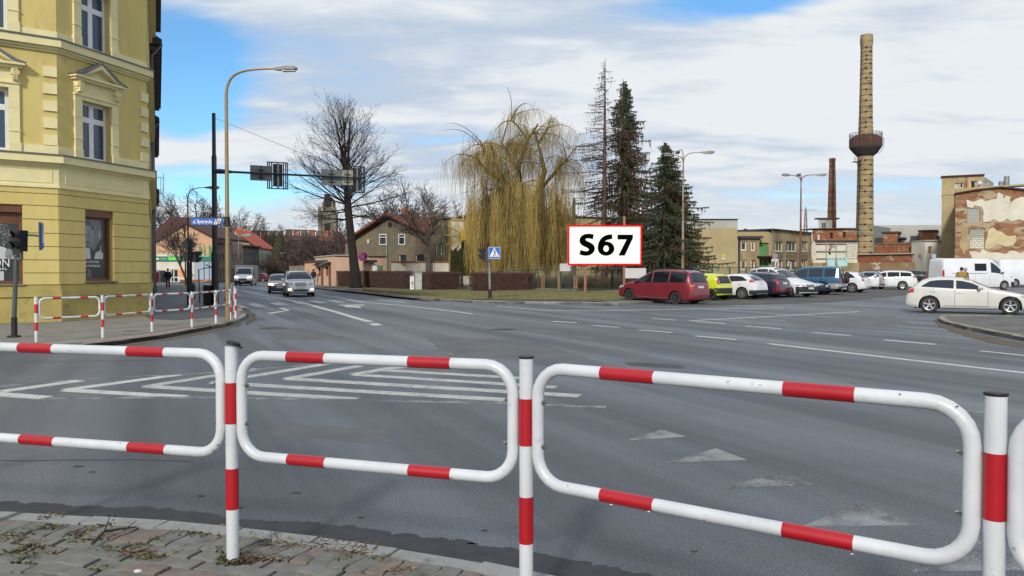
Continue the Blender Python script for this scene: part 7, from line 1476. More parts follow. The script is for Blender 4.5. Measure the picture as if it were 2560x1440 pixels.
for k, (x, pts) in enumerate(((1944, 'o'), (1975, 'd'), (2004, 'o'))):
 c = F.p(F.u(x), F.zy(665, x), -.12); q = MB(); q.tube([c + F.d * (.34 * math.cos(t)) + V((0, 0, .5 * math.sin(t))) for t in [i * math.pi / 8 for i in range(17)]], .06, 5, cap=False); q.build('graffiti_ring', m_let, Cc)
# roofs behind, red brick storey with white lower part and pipes
F = front(2026, 2141, 90, 90); Dd = bthing('brick_boiler_house', 'red brick boiler house with whitewashed lower wall and old pipes', F, z=.3); zb1 = F.zy(603, 2080)
hs = [hb(F, 2043, 2051, 583, 600), hb(F, 2074, 2082, 582, 596), hb(F, 2106, 2114, 580, 594)]
quadwall('wall', Dd, F, F.u(2030), F.u(2141), zb1, F.zy(572, 2080), m_brickr, [h for h in hs], back=10, glassm=[m_whitew, m_dark, m_dark], mull=0, framew=.02, framem=m_brickr)
quadwall('lower_wall', Dd, F, F.u(2024), F.u(2141), .3, zb1 - .004, m_whitew, [hb(F, 2069, 2075, 622, 637)], back=10, w=.25, glassm=m_dark, mull=0, framew=.02); quadwall('base_wall', Dd, F, F.u(2026), F.u(2142), .3, F.zy(657, 2080), m_beige2, [], back=.3, w=.55)
mb = MB(); mb.hexa([F.p(F.u(2026), F.zy(573, 2080), .3), F.p(F.u(2142), F.zy(572, 2080), .3), F.p(F.u(2142), F.zy(568, 2080), -3), F.p(F.u(2026), F.zy(573, 2080), -3), F.p(F.u(2026), F.zy(571, 2080), .3), F.p(F.u(2142), F.zy(570, 2080), .3), F.p(F.u(2142), F.zy(566, 2080), -3), F.p(F.u(2026), F.zy(570, 2080), -3)]); mb.build('roof', m_felt, Dd)
q = MB(); F.box(q, F.u(2034), F.u(2140), F.zy(603.5, 2080), F.zy(601, 2080), .25, .6); q.build('cornice', m_felt, Dd)
for y in (609, 628, 646): q = MB(); q.tube([F.p(F.u(2036), F.zy(y, 2080), .45), F.p(F.u(2112), F.zy(y, 2080), .45)], .06, 6); q.build('pipe', m_greyr, Dd)
for x in (2062, 2086, 2112): q = MB(); q.tube([F.p(F.u(x), F.zy(606, 2080), .40), F.p(F.u(x), F.zy(655, 2080), .40)], .05, 6); q.build('pipe', m_greyr, Dd)
for k in range(7): q = MB(); F.box(q, F.u(2116), F.u(2139), F.zy(605 + k * 6 + 5.4, 2128), F.zy(605 + k * 6, 2128), .26, .33 + .01 * (k % 2)); q.build('cladding_board', m_whitew if k else m_greyr, Dd)
for x0, x1, c in ((2064, 2082, (.25, .62, .66)), (2088, 2113, (.22, .55, .62))):
 q = MB(); us = [F.u(x0 + (x1 - x0) * i / 8) for i in range(9)]; z = F.zy(667, 2080); F.poly(q, [(u, z + (.0 if i % 2 else .12)) for i, u in enumerate(us)] + [(u, z + .95 + .25 * math.sin(i * 2.1)) for i, u in reversed(list(enumerate(us)))], .56, .565); q.build('graffiti', mat('graffiti_turquoise', (.20, .58, .62), (.50, .66, .64), scale=1.2, rough=.8), Dd)
# chimney house and ladder chimney
Y = 165; p0, p1 = at(2046, 560, Y), at(2094, 560, Y); Cw = thing('chimney_base_house', 'pale rendered block at the foot of the red brick chimney', 'building', (p0.x, Y, 0)); zt = at(2070, 548, Y).z
F = Fac((p0.x, Y), (1, 0)); quadwall('wall', Cw, F, 0, (p1.x - p0.x) * .72, 0, zt, m_greyr, [(.4 * (p1.x - p0.x) - .9, .4 * (p1.x - p0.x) + .1, zt - 2.4, zt - .8)], back=7, mull=1); q = MB(); q.hexa([F.p((p1.x - p0.x) * .72, 0, 0), F.p(p1.x - p0.x, 0, -3), F.p(p1.x - p0.x, 0, -7), F.p((p1.x - p0.x) * .72, 0, -7), F.p((p1.x - p0.x) * .72, zt, 0), F.p(p1.x - p0.x, zt, -3), F.p(p1.x - p0.x, zt, -7), F.p((p1.x - p0.x) * .72, zt, -7)]); q.build('side_wall', m_beige, Cw)
q = MB(); q.box((p0.x - .3, Y - .3, zt), (p1.x + .3, Y + 1.5, zt + .3)); q.build('roof', m_felt, Cw)
m_cbrick = mat('chimney_red_brick', (.26, .105, .055), (.16, .065, .04), scale=.6, rough=.95, bump=.6, bscale=5, dirt=(.06, .045, .04), dscale=.25, dlo=.56, dhi=.68, stretch=(1, 1, 1.5))
m_ybrick = mat('chimney_yellow_brick', (.38, .285, .15), (.27, .20, .10), scale=.8, rough=.95, bump=.6, bscale=6, dirt=(.15, .12, .085), dscale=.35, dlo=.50, dhi=.66, stretch=(1, 1, 2))
c = at(2079.5, 560, Y + 3.5); zt2 = at(2077.5, 396, c.y).z; r0, r1 = 10.6 / FPX * c.y, 7.2 / FPX * c.y
Ch = thing('brick_chimney', 'slim red brick chimney with iron hoops, left of the big one', 'chimney', (c.x, c.y, 0)); mb = MB(); mb.lathe([(r0 * 1.05, 0), (r0, zt), (r1 * 1.08, zt + (zt2 - zt) * .82), (r1, zt + (zt2 - zt) * .82), (r1, zt2 - .6), (r1 * 1.1, zt2 - .5), (r1 * 1.1, zt2), (r1 * .7, zt2)], (c.x, c.y, 0), 20, cap=False); mb.build('shaft', m_cbrick, Ch, smooth=True)
for k in range(9): z = zt + (zt2 - zt) * (k + .3) / 9.5; rr = r0 + (r1 - r0) * (z - zt) / (zt2 - zt) / .85; q = MB(); q.lathe([(rr + .06, -.07), (rr + .06, .07)], (c.x, c.y, z), 20, cap=False); q.build('hoop', m_cap, Ch)
q = MB(); xx = c.x - r0 * .25
for dx in (-.22, .22): q.tube([(xx + dx, c.y - r0 - .12, zt), (c.x - r1 * .25 + dx, c.y - r1 - .12, zt2)], .05, 4)
q.build('ladder_rail', m_cap, Ch)
q = MB()
for k in range(60): t = k / 60; z = zt + (zt2 - zt) * t; x_ = xx * (1 - t) + (c.x - r1 * .25) * t; y_ = c.y - (r0 * (1 - t) + r1 * t) - .12; q.tube([(x_ - .22, y_, z), (x_ + .22, y_, z)], .04, 4)
stuff(q.build('ladder_rung', m_cap, Ch))
# big yellow chimney with the tank
Y = 130; c = at(2163, 640, Y); c = V((at(2162.5, 500, Y).x, Y, 0)); s = Y / FPX; zz = lambda y: at(2162, y, Y).z
BC = thing('tank_chimney', 'tall yellow brick chimney carrying a rusty round water tank', 'chimney', tuple(c))
prof = [(23.5, 700), (23, 640), (20, 560), (19, 480), (18.2, 400), (17.4, 340), (16, 300), (14.6, 220), (13.8, 150), (13.6, 118), (15, 108), (15.4, 97), (14.6, 96), (14.6, 88), (10.5, 87)]
mb = MB(); mb.lathe([(r * s, zz(y)) for r, y in prof], (c.x, Y, 0), 32, cap=False); mb.build('shaft', m_ybrick, BC, smooth=True)
def rad(y):
 for (a, b), (a2, b2) in zip(prof, prof[1:]):
  if b >= y >= b2: return (a + (a2 - a) * (b - y) / (b - b2)) * s
 return prof[0][0] * s
for y in [632, 618, 604, 590, 576, 562, 548, 534, 522, 508, 494, 480, 466, 452, 438, 426, 414, 402, 320, 308, 296, 282, 268, 254, 240, 226, 212, 198, 186, 174, 162, 152, 142, 132, 122]:
 q = MB(); r_ = rad(y) + .04; q.lathe([(r_, -.03), (r_ + .02, 0), (r_, .03)], (c.x, Y, zz(y)), 28, cap=False); hoop = q.build('hoop', m_cap, BC)
 a = -math.pi / 2 - .25 + (.5 if (y // 14) % 2 else -.2); q = MB(); q.box((c.x + math.cos(a) * r_ - .10, Y + math.sin(a) * r_ - .1, zz(y) - .14), (c.x + math.cos(a) * r_ + .14, Y + math.sin(a) * r_ + .1, zz(y) + .14)); q.build('buckle', m_cap, hoop)
m_tank = mat('rusted_tank', (.11, .042, .03), (.065, .028, .022), scale=1.2, rough=.85, dirt=(.12, .06, .04), dscale=.6, dlo=.5, dhi=.7, stretch=(1, 1, .25)); m_tankd = mat('tank_underside', (.05, .045, .042), (.035, .032, .03), scale=1, rough=.9)
q = MB(); q.lathe([(37 * s, zz(368)), (37 * s, zz(348)), (35.6 * s, zz(345)), (28 * s, zz(340)), (20 * s, zz(337)), (15 * s, zz(337))], (c.x, Y, 0), 24, cap=False); q.build('tank', m_tank, BC)
q = MB(); q.lathe([(37 * s, zz(368)), (35.5 * s, zz(372)), (24 * s, zz(386)), (21 * s, zz(389)), (18 * s, zz(392))], (c.x, Y, 0), 24, cap=False); q.build('tank_cone', m_tankd, BC)
for k in range(24): a = k * math.pi / 12; q = MB(); q.tube([(c.x + math.cos(a) * 37.1 * s, Y + math.sin(a) * 37.1 * s, zz(368)), (c.x + math.cos(a) * 37.1 * s, Y + math.sin(a) * 37.1 * s, zz(348))], .07, 4); q.build('tank_rib', m_tankd, BC)
q = MB()
for y in (334, 337.5, 341): q.tube([(c.x + math.cos(k * math.pi / 16) * 37.5 * s, Y + math.sin(k * math.pi / 16) * 37.5 * s, zz(y)) for k in range(33)], .035, 4, cap=False)
for k in range(24): a = k * math.pi / 12; q.tube([(c.x + math.cos(a) * 37.5 * s, Y + math.sin(a) * 37.5 * s, zz(347)), (c.x + math.cos(a) * 37.5 * s, Y + math.sin(a) * 37.5 * s, zz(333))], .035, 4)
q.build('railing', m_cap, BC)
q = MB(); X0, X1 = at(2200, 350, Y).x, at(2206, 350, Y).x
for x_ in (X0, X1): q.tube([(x_, Y - .5, zz(344)), (x_, Y - .5, zz(366)), (x_ - (6 * s), Y - .5, zz(378)), (x_ - 12 * s, Y - .5, zz(386))], .05, 4)
for k in range(9): q.tube([(X0, Y - .5, zz(345 + k * 2.6)), (X1, Y - .5, zz(345 + k * 2.6))], .04, 4)
q.build('outer_ladder', m_galv, BC)
q = MB(); a0 = at(2141, 640, Y).x, at(2144, 400, Y).x
for dx in (0, .38): q.tube([(at(2138.5, 640, Y).x + dx, Y - .6, zz(650)), (at(2141.5, 400, Y).x + dx, Y - .6, zz(400))], .045, 4)
for dx in (-.0,): q.tube([(at(2136, 640, Y).x, Y - 1.1, zz(640)), (at(2137.5, 410, Y).x, Y - 1.1, zz(410))], .03, 4)
q.build('ladder_rail', m_cap, BC); q = MB()
for k in range(80):
 y = 648 - k * 3.1; t = (648 - y) / 248; x_ = at(2138.5 + 3 * t, y, Y).x; q.tube([(x_, Y - .6, zz(y)), (x_ + .38, Y - .6, zz(y))], .035, 4)
 if k % 3 == 0: q.tube([(x_, Y - .6, zz(y)), (at(2136 + 1.5 * t, y, Y).x, Y - 1.1, zz(y)), (x_ + .38, Y - .6, zz(y))], .03, 4)
stuff(q.build('ladder_rung', m_cap, BC))
q = MB(); xa, xb = at(2127, 404, Y).x, at(2144, 404, Y).x; q.box((xa, Y - 1.4, zz(407)), (xb, Y - .3, zz(406))); q.build('platform', m_cap, BC)
q = MB()
for x_ in (xa, (xa + xb) / 2, xb): q.tube([(x_, Y - 1.4, zz(406)), (x_, Y - 1.4, zz(396))], .04, 4)
for y in (396, 401): q.tube([(xa, Y - 1.4, zz(y)), (xb, Y - 1.4, zz(y))], .04, 4)
q.tube([(xa, Y - 1.4, zz(407)), (xb, Y - .6, zz(414))], .04, 4); q.build('railing', m_cap, BC)
q = MB(); q.tube([(at(2149, 120, Y).x - .12, Y - .8, zz(335)), (at(2149, 120, Y).x, Y - .8, zz(100))], .05, 4); q.build('lightning_rod', m_cap, BC)
# ruined walls at the chimney's foot
F = front(2138, 2330, 100, 92); Rr_ = bthing('ruined_brick_wall', 'long crumbling red brick factory wall with patches of whitewash', F, z=.3, cat='wall')
quadwall('upper_wall', Rr_, F, F.u(2186), F.u(2312), F.zy(633, 2250), F.zy(610, 2250), m_brickr, [], back=4); quadwall('middle_wall', Rr_, F, F.u(2140), F.u(2330), F.zy(656, 2250), F.zy(634, 2250), m_brickr, [], back=5.5, w=1.2); quadwall('base_wall', Rr_, F, F.u(2142), F.u(2345), .3, F.zy(656.3, 2250), mat('mixed_rubble', (.30, .23, .14), (.26, .11, .06), scale=.35, rough=1, bump=1, dirt=(.55, .52, .46), dscale=.45, dlo=.60, dhi=.64), [], back=5.5, w=1.6)
q = MB(); F.box(q, F.u(2139), F.u(2330), F.zy(636, 2250), F.zy(633.5, 2250), .9, 1.5); q.build('coping', m_greyr, Rr_)
q = MB(); F.box(q, F.u(2184), F.u(2312), F.zy(610, 2250), F.zy(606, 2250), -4, .1); q.build('coping', m_stone, Rr_)
for k in range(6): u = F.u(2190 + k * 22); q = MB(); F.box(q, u, u + .4, F.zy(633, 2250), F.zy(611, 2250), 0, .18); q.build('pier', m_brickr, Rr_)
F = front(2186, 2232, 112, 104); Sh = bthing('grey_shed', 'grey rendered shed with lean-to roof behind the big chimney', F, z=.3)
mb = MB(); F.poly(mb, [(F.u(2180), .3), (F.u(2225), .3), (F.u(2225), at(2225, 572, 107).z), (F.u(2183), at(2183, 562, 111).z)], -10, 0); mb.build('wall', m_greyr, Sh)
for x0, x1, x2, yt, lb, Y0 in ((2206, 2243, 2299, 583, 'left red brick rooflight box with dark glazed side', 104), (2298, 2338, 2352, 579, 'right red brick rooflight box with dark glazed side', 102)):
 F = front(x0, x1, Y0, Y0 - 1); Sb = bthing('brick_rooflight', lb, F, z=.3, cat='rooflight'); Sb['group'] = 'brick rooflights on the factory roof'; zt = F.zy(yt, x0)
 mb = MB(); F.box(mb, 0, F.L, .3, zt, -6, 0); mb.build('wall', m_brickr, Sb); G = front(x1, x2, Y0 - 1, Y0 + 5); mb = MB(); G.box(mb, 0, G.L, .3, zt - .8, -3, -.1); mb.build('side_wall', m_felt, Sb)
 for k in range(10): q = MB(); G.box(q, G.L * (k + .08) / 10, G.L * (k + .92) / 10, zt - 3.2, zt - .9, -.1, 0); q.build('pane', m_gls2, Sb)
 mb = MB(); F.box(mb, -.2, F.L + .2, zt, zt + .2, -6.2, .2); G.box(mb, 0, G.L, zt - .8, zt - .55, -3, .2); mb.build('roof', m_felt, Sb)
F = front(2311, 2353, 90, 90); q_ = bthing('white_gatehouse', 'small whitewashed ruin with one brown boarded door', F, z=.3); quadwall('wall', q_, F, F.u(2311), F.u(2356), .3, F.zy(603, 2330), m_whitew, [hb(F, 2320, 2329, 616, 634)], back=3, glassm=m_board, mull=0, framew=.03)
q = MB(); F.box(q, F.u(2310), F.u(2356), F.zy(603, 2330), F.zy(600, 2330), -3, .2); q.build('cornice', m_greyr, q_)
# big ruin at the right
F = front(2386, 2640, 78, 74); Br = bthing('ruined_factory', 'large ruined brick factory front with peeling white plaster', F, z=.3)
zr = lambda x, y: F.zy(y, x)
hs = [hb(F, 2415, 2448, 520, 557), hb(F, 2488, 2501, 508, 520), (F.u(2423), F.u(2460), zr(2440, 621), zr(2440, 572)), hb(F, 2600, 2630, 520, 557)]
quadwall('wall', Br, F, F.u(2386), F.u(2640), .3, zr(2500, 486), mat('ruin_brick', (.27, .135, .07), (.40, .32, .21), scale=.55, rough=1, bump=1, bscale=10, dirt=(.17, .08, .045), dscale=1.2, dlo=.55, dhi=.62, stretch=(1, 1, 2.5), contrast=(.46, .60)), hs, back=14, glassm=[m_greyr, m_dark, m_whitew, m_greyr], mull=0, framew=.03, thick=.22, framem=m_greyr)
mb = MB(); F.poly(mb, [(F.u(2386), zr(2500, 486)), (F.u(2386), zr(2388, 485)), (F.u(2436), zr(2436, 476)), (F.u(2500), zr(2500, 469)), (F.u(2570), zr(2560, 477)), (F.u(2640), zr(2560, 486)), (F.u(2640), zr(2500, 486))], -.4, 0.0); mb.build('gable', MATS['ruin_brick'], Br)
mb = MB(); F.poly(mb, [(F.u(2384), zr(2388, 485)), (F.u(2436), zr(2436, 476)), (F.u(2500), zr(2500, 469)), (F.u(2570), zr(2560, 477)), (F.u(2642), zr(2560, 486)), (F.u(2642), zr(2560, 483.5)), (F.u(2570), zr(2560, 474)), (F.u(2500), zr(2500, 466.5)), (F.u(2436), zr(2436, 473.5)), (F.u(2384), zr(2388, 482.5))], -2.5, .3); mb.build('roof', m_tiled, Br)
mb = MB(); F.poly(mb, [(F.u(2388), zr(2388, 482)), (F.u(2450), zr(2450, 473)), (F.u(2500), zr(2500, 466)), (F.u(2640), zr(2560, 460)), (F.u(2640), zr(2560, 456)), (F.u(2388), zr(2388, 470))], -2, -.6); mb.build('upper_band', m_beige, Br)
def rough_patch(F_, pts, w0, w1, m, nm, par, seed, amp=.22):
 rnd = random.Random(seed); P2 = []
 for i, p in enumerate(pts):
  q2 = pts[(i + 1) % len(pts)]; n = max(2, int(math.hypot(q2[0] - p[0], q2[1] - p[1]) / .35))
  for k in range(n): t = k / n; P2.append((p[0] + (q2[0] - p[0]) * t + rnd.uniform(-amp, amp), p[1] + (q2[1] - p[1]) * t + rnd.uniform(-amp, amp)))
 q = MB(); F_.poly(q, P2, w0, w1); return q.build(nm, m, par)
m_plas = mat('peeling_plaster', (.66, .63, .54), (.58, .54, .44), scale=.9, rough=.95, bump=.4, dirt=(.36, .27, .17), dscale=1.1, dlo=.62, dhi=.68, speck=((.08, .06, .05), .9, .72, .76))
pz = lambda x, y: (F.u(x), F.zy(y, x))
rough_patch(F, [pz(2418, 503), pz(2450, 500), pz(2478, 497), pz(2492, 487), pz(2502, 484), pz(2520, 492), pz(2530, 502), pz(2545, 492), pz(2600, 488), pz(2640, 494), pz(2640, 546), pz(2560, 548), pz(2505, 552), pz(2470, 554), pz(2452, 556), pz(2452, 517), pz(2416, 517)], .0, .05, m_plas, 'plaster_patch', Br, 1)
rough_patch(F, [pz(2463, 576), pz(2478, 571), pz(2500, 580), pz(2535, 594), pz(2532, 612), pz(2505, 611), pz(2480, 620), pz(2463, 616)], .0, .05, mat('cream_peel', (.60, .52, .32), (.50, .42, .25), scale=1, rough=.95), 'plaster_patch', Br, 2)
rough_patch(F, [pz(2425, 630), pz(2460, 626), pz(2500, 633), pz(2560, 628), pz(2640, 626), pz(2640, 652), pz(2500, 652), pz(2425, 652)], .0, .06, m_plas, 'plaster_patch', Br, 3); rough_patch(F, [pz(2400, 560), pz(2414, 556), pz(2420, 610), pz(2410, 640), pz(2398, 620)], 0, .04, mat('tan_peel', (.42, .33, .19), (.34, .25, .14), scale=1, rough=.95), 'plaster_patch', Br, 4)
h = hs[2]; n = 9
for k in range(n):
 z0 = h[2] + (h[3] - h[2]) * k / n; z1 = h[2] + (h[3] - h[2]) * (k + 1) / n; m_ = 3
 for j in range(m_ + 1):
  a = h[0] + (h[1] - h[0]) * (j - (.5 if k % 2 else 0)) / m_; b = a + (h[1] - h[0]) / m_; a, b = max(a, h[0]), min(b, h[1])
  if b - a < .08: continue
  q = MB(); F.box(q, a + .02, b - .02, z0 + .018, z1 - .018, -.16, -.10); q.build('block', m_whitew if k < 5 else m_greyr, Br)
h = hs[0]
for k in range(8): q = MB(); z0 = h[2] + (h[3] - h[2]) * k / 8; F.box(q, h[0] + .03, h[1] - .03, z0 + .015, z0 + (h[3] - h[2]) / 8 - .01, -.14, -.09); q.build('block', m_greyr, Br)
mb = MB(); F.poly(mb, [(hs[2][0] - .2, hs[2][3]), (hs[2][0] + .3, hs[2][3] + .25), ((hs[2][0] + hs[2][1]) / 2, hs[2][3] + .36), (hs[2][1] - .3, hs[2][3] + .25), (hs[2][1] + .2, hs[2][3]), (hs[2][1] - .3, hs[2][3] + .1), ((hs[2][0] + hs[2][1]) / 2, hs[2][3] + .2), (hs[2][0] + .3, hs[2][3] + .1)], 0, .05); mb.build('arch', m_brickr, Br)
for x in (2510, 2524): c = F.p(F.u(x), F.zy(466 - (x > 2515) * 1, x), -4); q = MB(); q.tube([c, V((c.x, c.y, at(x, 454 if x < 2515 else 441, c.y).z))], .26, 12); q.build('roof_vent', m_galv, Br, smooth=True)
F2_ = front(2352, 2457, 88, 86.2); E = bthing('beige_tower_block', 'plain beige stair tower with a broken rooftop room and graffiti', F2_, z=.3)
quadwall('wall', E, F2_, F2_.u(2352), F2_.u(2440), .3, F2_.zy(488, 2370), m_beige, [], back=9)
quadwall('upper_wall', E, F2_, F2_.u(2351.5), F2_.u(2457), F2_.zy(487, 2370), F2_.zy(441, 2390), m_beige, [hb(F2_, 2385, 2395, 457, 470), hb(F2_, 2396.5, 2405, 457, 470), hb(F2_, 2423, 2440, 452, 471)], back=6, glassm=[m_greyr, m_dark, m_dark], mull=0)
q = MB(); F2_.box(q, F2_.u(2350), F2_.u(2458), F2_.zy(441, 2390), F2_.zy(438.5, 2390), -1.5, .3); q.build('roof', m_tiled, E)
F4 = front(2457, 2481, 86.2, 92); q = MB(); F4.box(q, 0, F4.L, 6, at(2470, 444, 87).z, -4, 0); q.build('side_wall', m_beige, E); q = MB(); F4.box(q, .3, F4.L - .1, at(2470, 468, 87).z, at(2470, 453, 87).z, .0, .02); q.build('graffiti', mat('graffiti_pale', (.55, .58, .62), (.10, .10, .12), scale=1.4, rough=.8, contrast=(.5, .54)), E)
h = hb(F2_, 2442, 2455, 452, 469); q = MB(); F2_.box(q, h[0], h[1], h[2], h[3], 0, .02); q.build('graffiti', MATS['graffiti_pale'], E)
q = MB(); F2_.box(q, F2_.u(2408), F2_.u(2416), F2_.zy(470, 2410), F2_.zy(443, 2410), 0, .02); q.build('bare_brick', m_brickr, E)
c = F2_.p(F2_.u(2386), 0, .15); q = MB(); q.tube([(c.x, c.y, .3), (c.x, c.y, F2_.zy(489, 2386))], .09, 6); q.build('downpipe', m_zinc, E)
# pylon
c = at(2014, 570, 420); D = thing('lattice_pylon', 'distant lattice power pylon on the skyline between the buildings', 'pylon', (c.x, 420, 0)); q = MB(); zt = at(2014, 517, 420).z; zm = at(2014, 525, 420).z; w0 = 6 * 420 / FPX
for sx in (-1, 1):
 for sy in (-1, 1): q.tube([(c.x + sx * w0 * 1.3, 420 + sy * w0, 0), (c.x + sx * w0 * .2, 420 + sy * .3, zm), (c.x, 420, zt)], .22, 4)
q.build('leg', m_galv, D); q = MB()
for k in range(10):
 t, t2 = k / 10, (k + 1) / 10; a, b = w0 * 1.3 * (1 - t) + w0 * .2 * t, w0 * 1.3 * (1 - t2) + w0 * .2 * t2; q.tube([(c.x - a, 420, zm * t), (c.x + b, 420, zm * t2)], .1, 3); q.tube([(c.x + a, 420, zm * t), (c.x - b, 420, zm * t2)], .1, 3)
q.tube([(c.x - 3, 420, zm), (c.x + 6, 420, zm)], .15, 4); q.build('lattice', m_galv, D)
# no building is set behind the camera
# ================================================================ BILLBOARD, FENCES, HEDGES, CABINETS
# billboard S67
Yb = 50.0; a, b = at(1419.5, 562.5, Yb), at(1604.5, 663, Yb)
BBd = thing('billboard', 'white billboard with red border reading S67 on reddish posts', 'billboard', ((a.x + b.x) / 2, Yb, H(a.x, Yb)))
q = MB(); q.box((a.x, Yb, b.z), (b.x, Yb + .12, a.z)); pnl = q.build('panel', mat('billboard_white', (.95, .95, .95), rough=.7, spec=.1), BBd)
m_bred = mat('billboard_red', (.85, .0, .0), rough=.7, spec=.1); t = .105
for x0, x1, z0, z1 in ((a.x, b.x, a.z - t, a.z), (a.x, b.x, b.z, b.z + t), (a.x, a.x + t, b.z + t, a.z - t), (b.x - t, b.x, b.z + t, a.z - t)): q = MB(); q.box((x0, Yb - .025, z0), (x1, Yb - .002, z1)); q.build('border', m_bred, BBd)
m_bk = mat('billboard_black', (.002, .002, .002), rough=.9, spec=.0)
def gpt(x, y): p = at(1350 + x / 6.4, 540 + y / 6.4, Yb); return V((p.x, Yb - .002, p.z))
def glyph(*polys):
 q = MB()
 for pts in polys: q.prism([gpt(*p) for p in pts], (0, -.012, 0))
 return q
glyph([(860, 298), (815, 286), (770, 282), (715, 290), (670, 313), (640, 350), (631, 395), (640, 432), (665, 462), (710, 488), (755, 508), (780, 528), (780, 548), (760, 560), (720, 563), (680, 553), (650, 540), (630, 612), (670, 628), (730, 635), (790, 628), (840, 600), (870, 560), (878, 515), (868, 475), (840, 445), (795, 420), (745, 397), (727, 380), (730, 365), (752, 357), (785, 357), (820, 364), (845, 373)]).build('lettering', m_bk, pnl)
E_ = lambda a, b, n=28: [(1057 + a * math.cos(2 * math.pi * i / n), 521 + b * math.sin(2 * math.pi * i / n)) for i in range(n)]
o_, i_ = E_(133, 114), E_(44, 51); q = glyph([(1155, 294), (1105, 296), (1055, 306), (1005, 333), (965, 372), (938, 425), (925, 480), (924, 521), (1000, 521), (1003, 470), (1020, 430), (1045, 400), (1085, 378), (1155, 366)]);
for k in range(28): j = (k + 1) % 28; q.prism([gpt(*o_[k]), gpt(*o_[j]), gpt(*i_[j]), gpt(*i_[k])], (0, -.013, 0))
q.build('lettering', m_bk, pnl); glyph([(1240, 298), (1487, 298), (1487, 350), (1355, 632), (1255, 632), (1385, 375), (1240, 375)]).build('lettering', m_bk, pnl)
m_pinkpost = mat('faded_pink_post', (.34, .17, .13), (.28, .14, .10), scale=2, rough=.9)
for px, yt in ((1463, 663), (1560, 540)): x = at(px, 700, Yb + .25).x; q = MB(); q.tube([(x, Yb + .2, H(x, Yb)), (x, Yb + .2, at(px, yt, Yb).z)], .085, 8); q.build('post', m_pinkpost, BBd)
m_panel = mat('blank_grey_panel', (.52, .52, .52), rough=.8)
a, b = at(1400, 659, 51), at(1430.5, 678, 51); sg = thing('blank_sign', 'small blank grey sign on thin posts under the billboard corner', 'sign', (a.x, 51, .3)); q = MB(); q.box((a.x, 51, b.z), (b.x, 51.04, a.z)); q.build('panel', m_panel, sg)
for px in (1398.5, 1435.5): x = at(px, 700, 51.05).x; q = MB(); q.tube([(x, 51.1, H(x, 51)), (x, 51.1, a.z)], .02, 6); q.build('post', m_galv, sg)
a, b = at(1563, 670.5, 49.2), at(1615, 695.5, 49.2); sg = thing('blank_sign', 'wider blank grey board fixed beside the red people carrier', 'sign', (a.x, 49.2, .3)); q = MB(); q.box((a.x, 49.2, b.z), (b.x, 49.25, a.z)); q.build('panel', m_panel, sg)
for x, w in ((a.x - .05, .045), (b.x - .2, .03)): q = MB(); q.tube([(x, 49.3, H(a.x, 49)), (x, 49.3, a.z - .1)], w, 6); q.build('post', m_pinkpost, sg)
m_orange = mat('orange_bollard_wood', (.42, .17, .055), (.32, .12, .04), scale=4, rough=.8)
for px, lb in ((1357, 'leftmost orange timber bollard before the green fence'), (1398, 'middle orange timber bollard below the small grey sign'), (1438.5, 'right orange timber bollard below the billboard edge')):
 c = gp(px, 721, .13); c.y -= .2; r = thing('timber_bollard', lb, 'bollard', tuple(c), group='orange bollards by the fence')
 for dx in (-.085, .085): q = MB(); q.box((c.x + dx - .05, c.y - .08, c.z - .02), (c.x + dx + .05, c.y + .08, c.z + .84)); q.build('upright', m_orange, r)
 for z in (.02, .78): q = MB(); q.box((c.x - .034, c.y - .07, c.z + z), (c.x + .034, c.y + .07, c.z + z + .10)); q.build('spacer', m_orange, r)
 q = MB(); q.box((c.x - .15, c.y - .1, c.z + .841), (c.x + .15, c.y + .1, c.z + .90)); q.build('cap', m_orange, r)
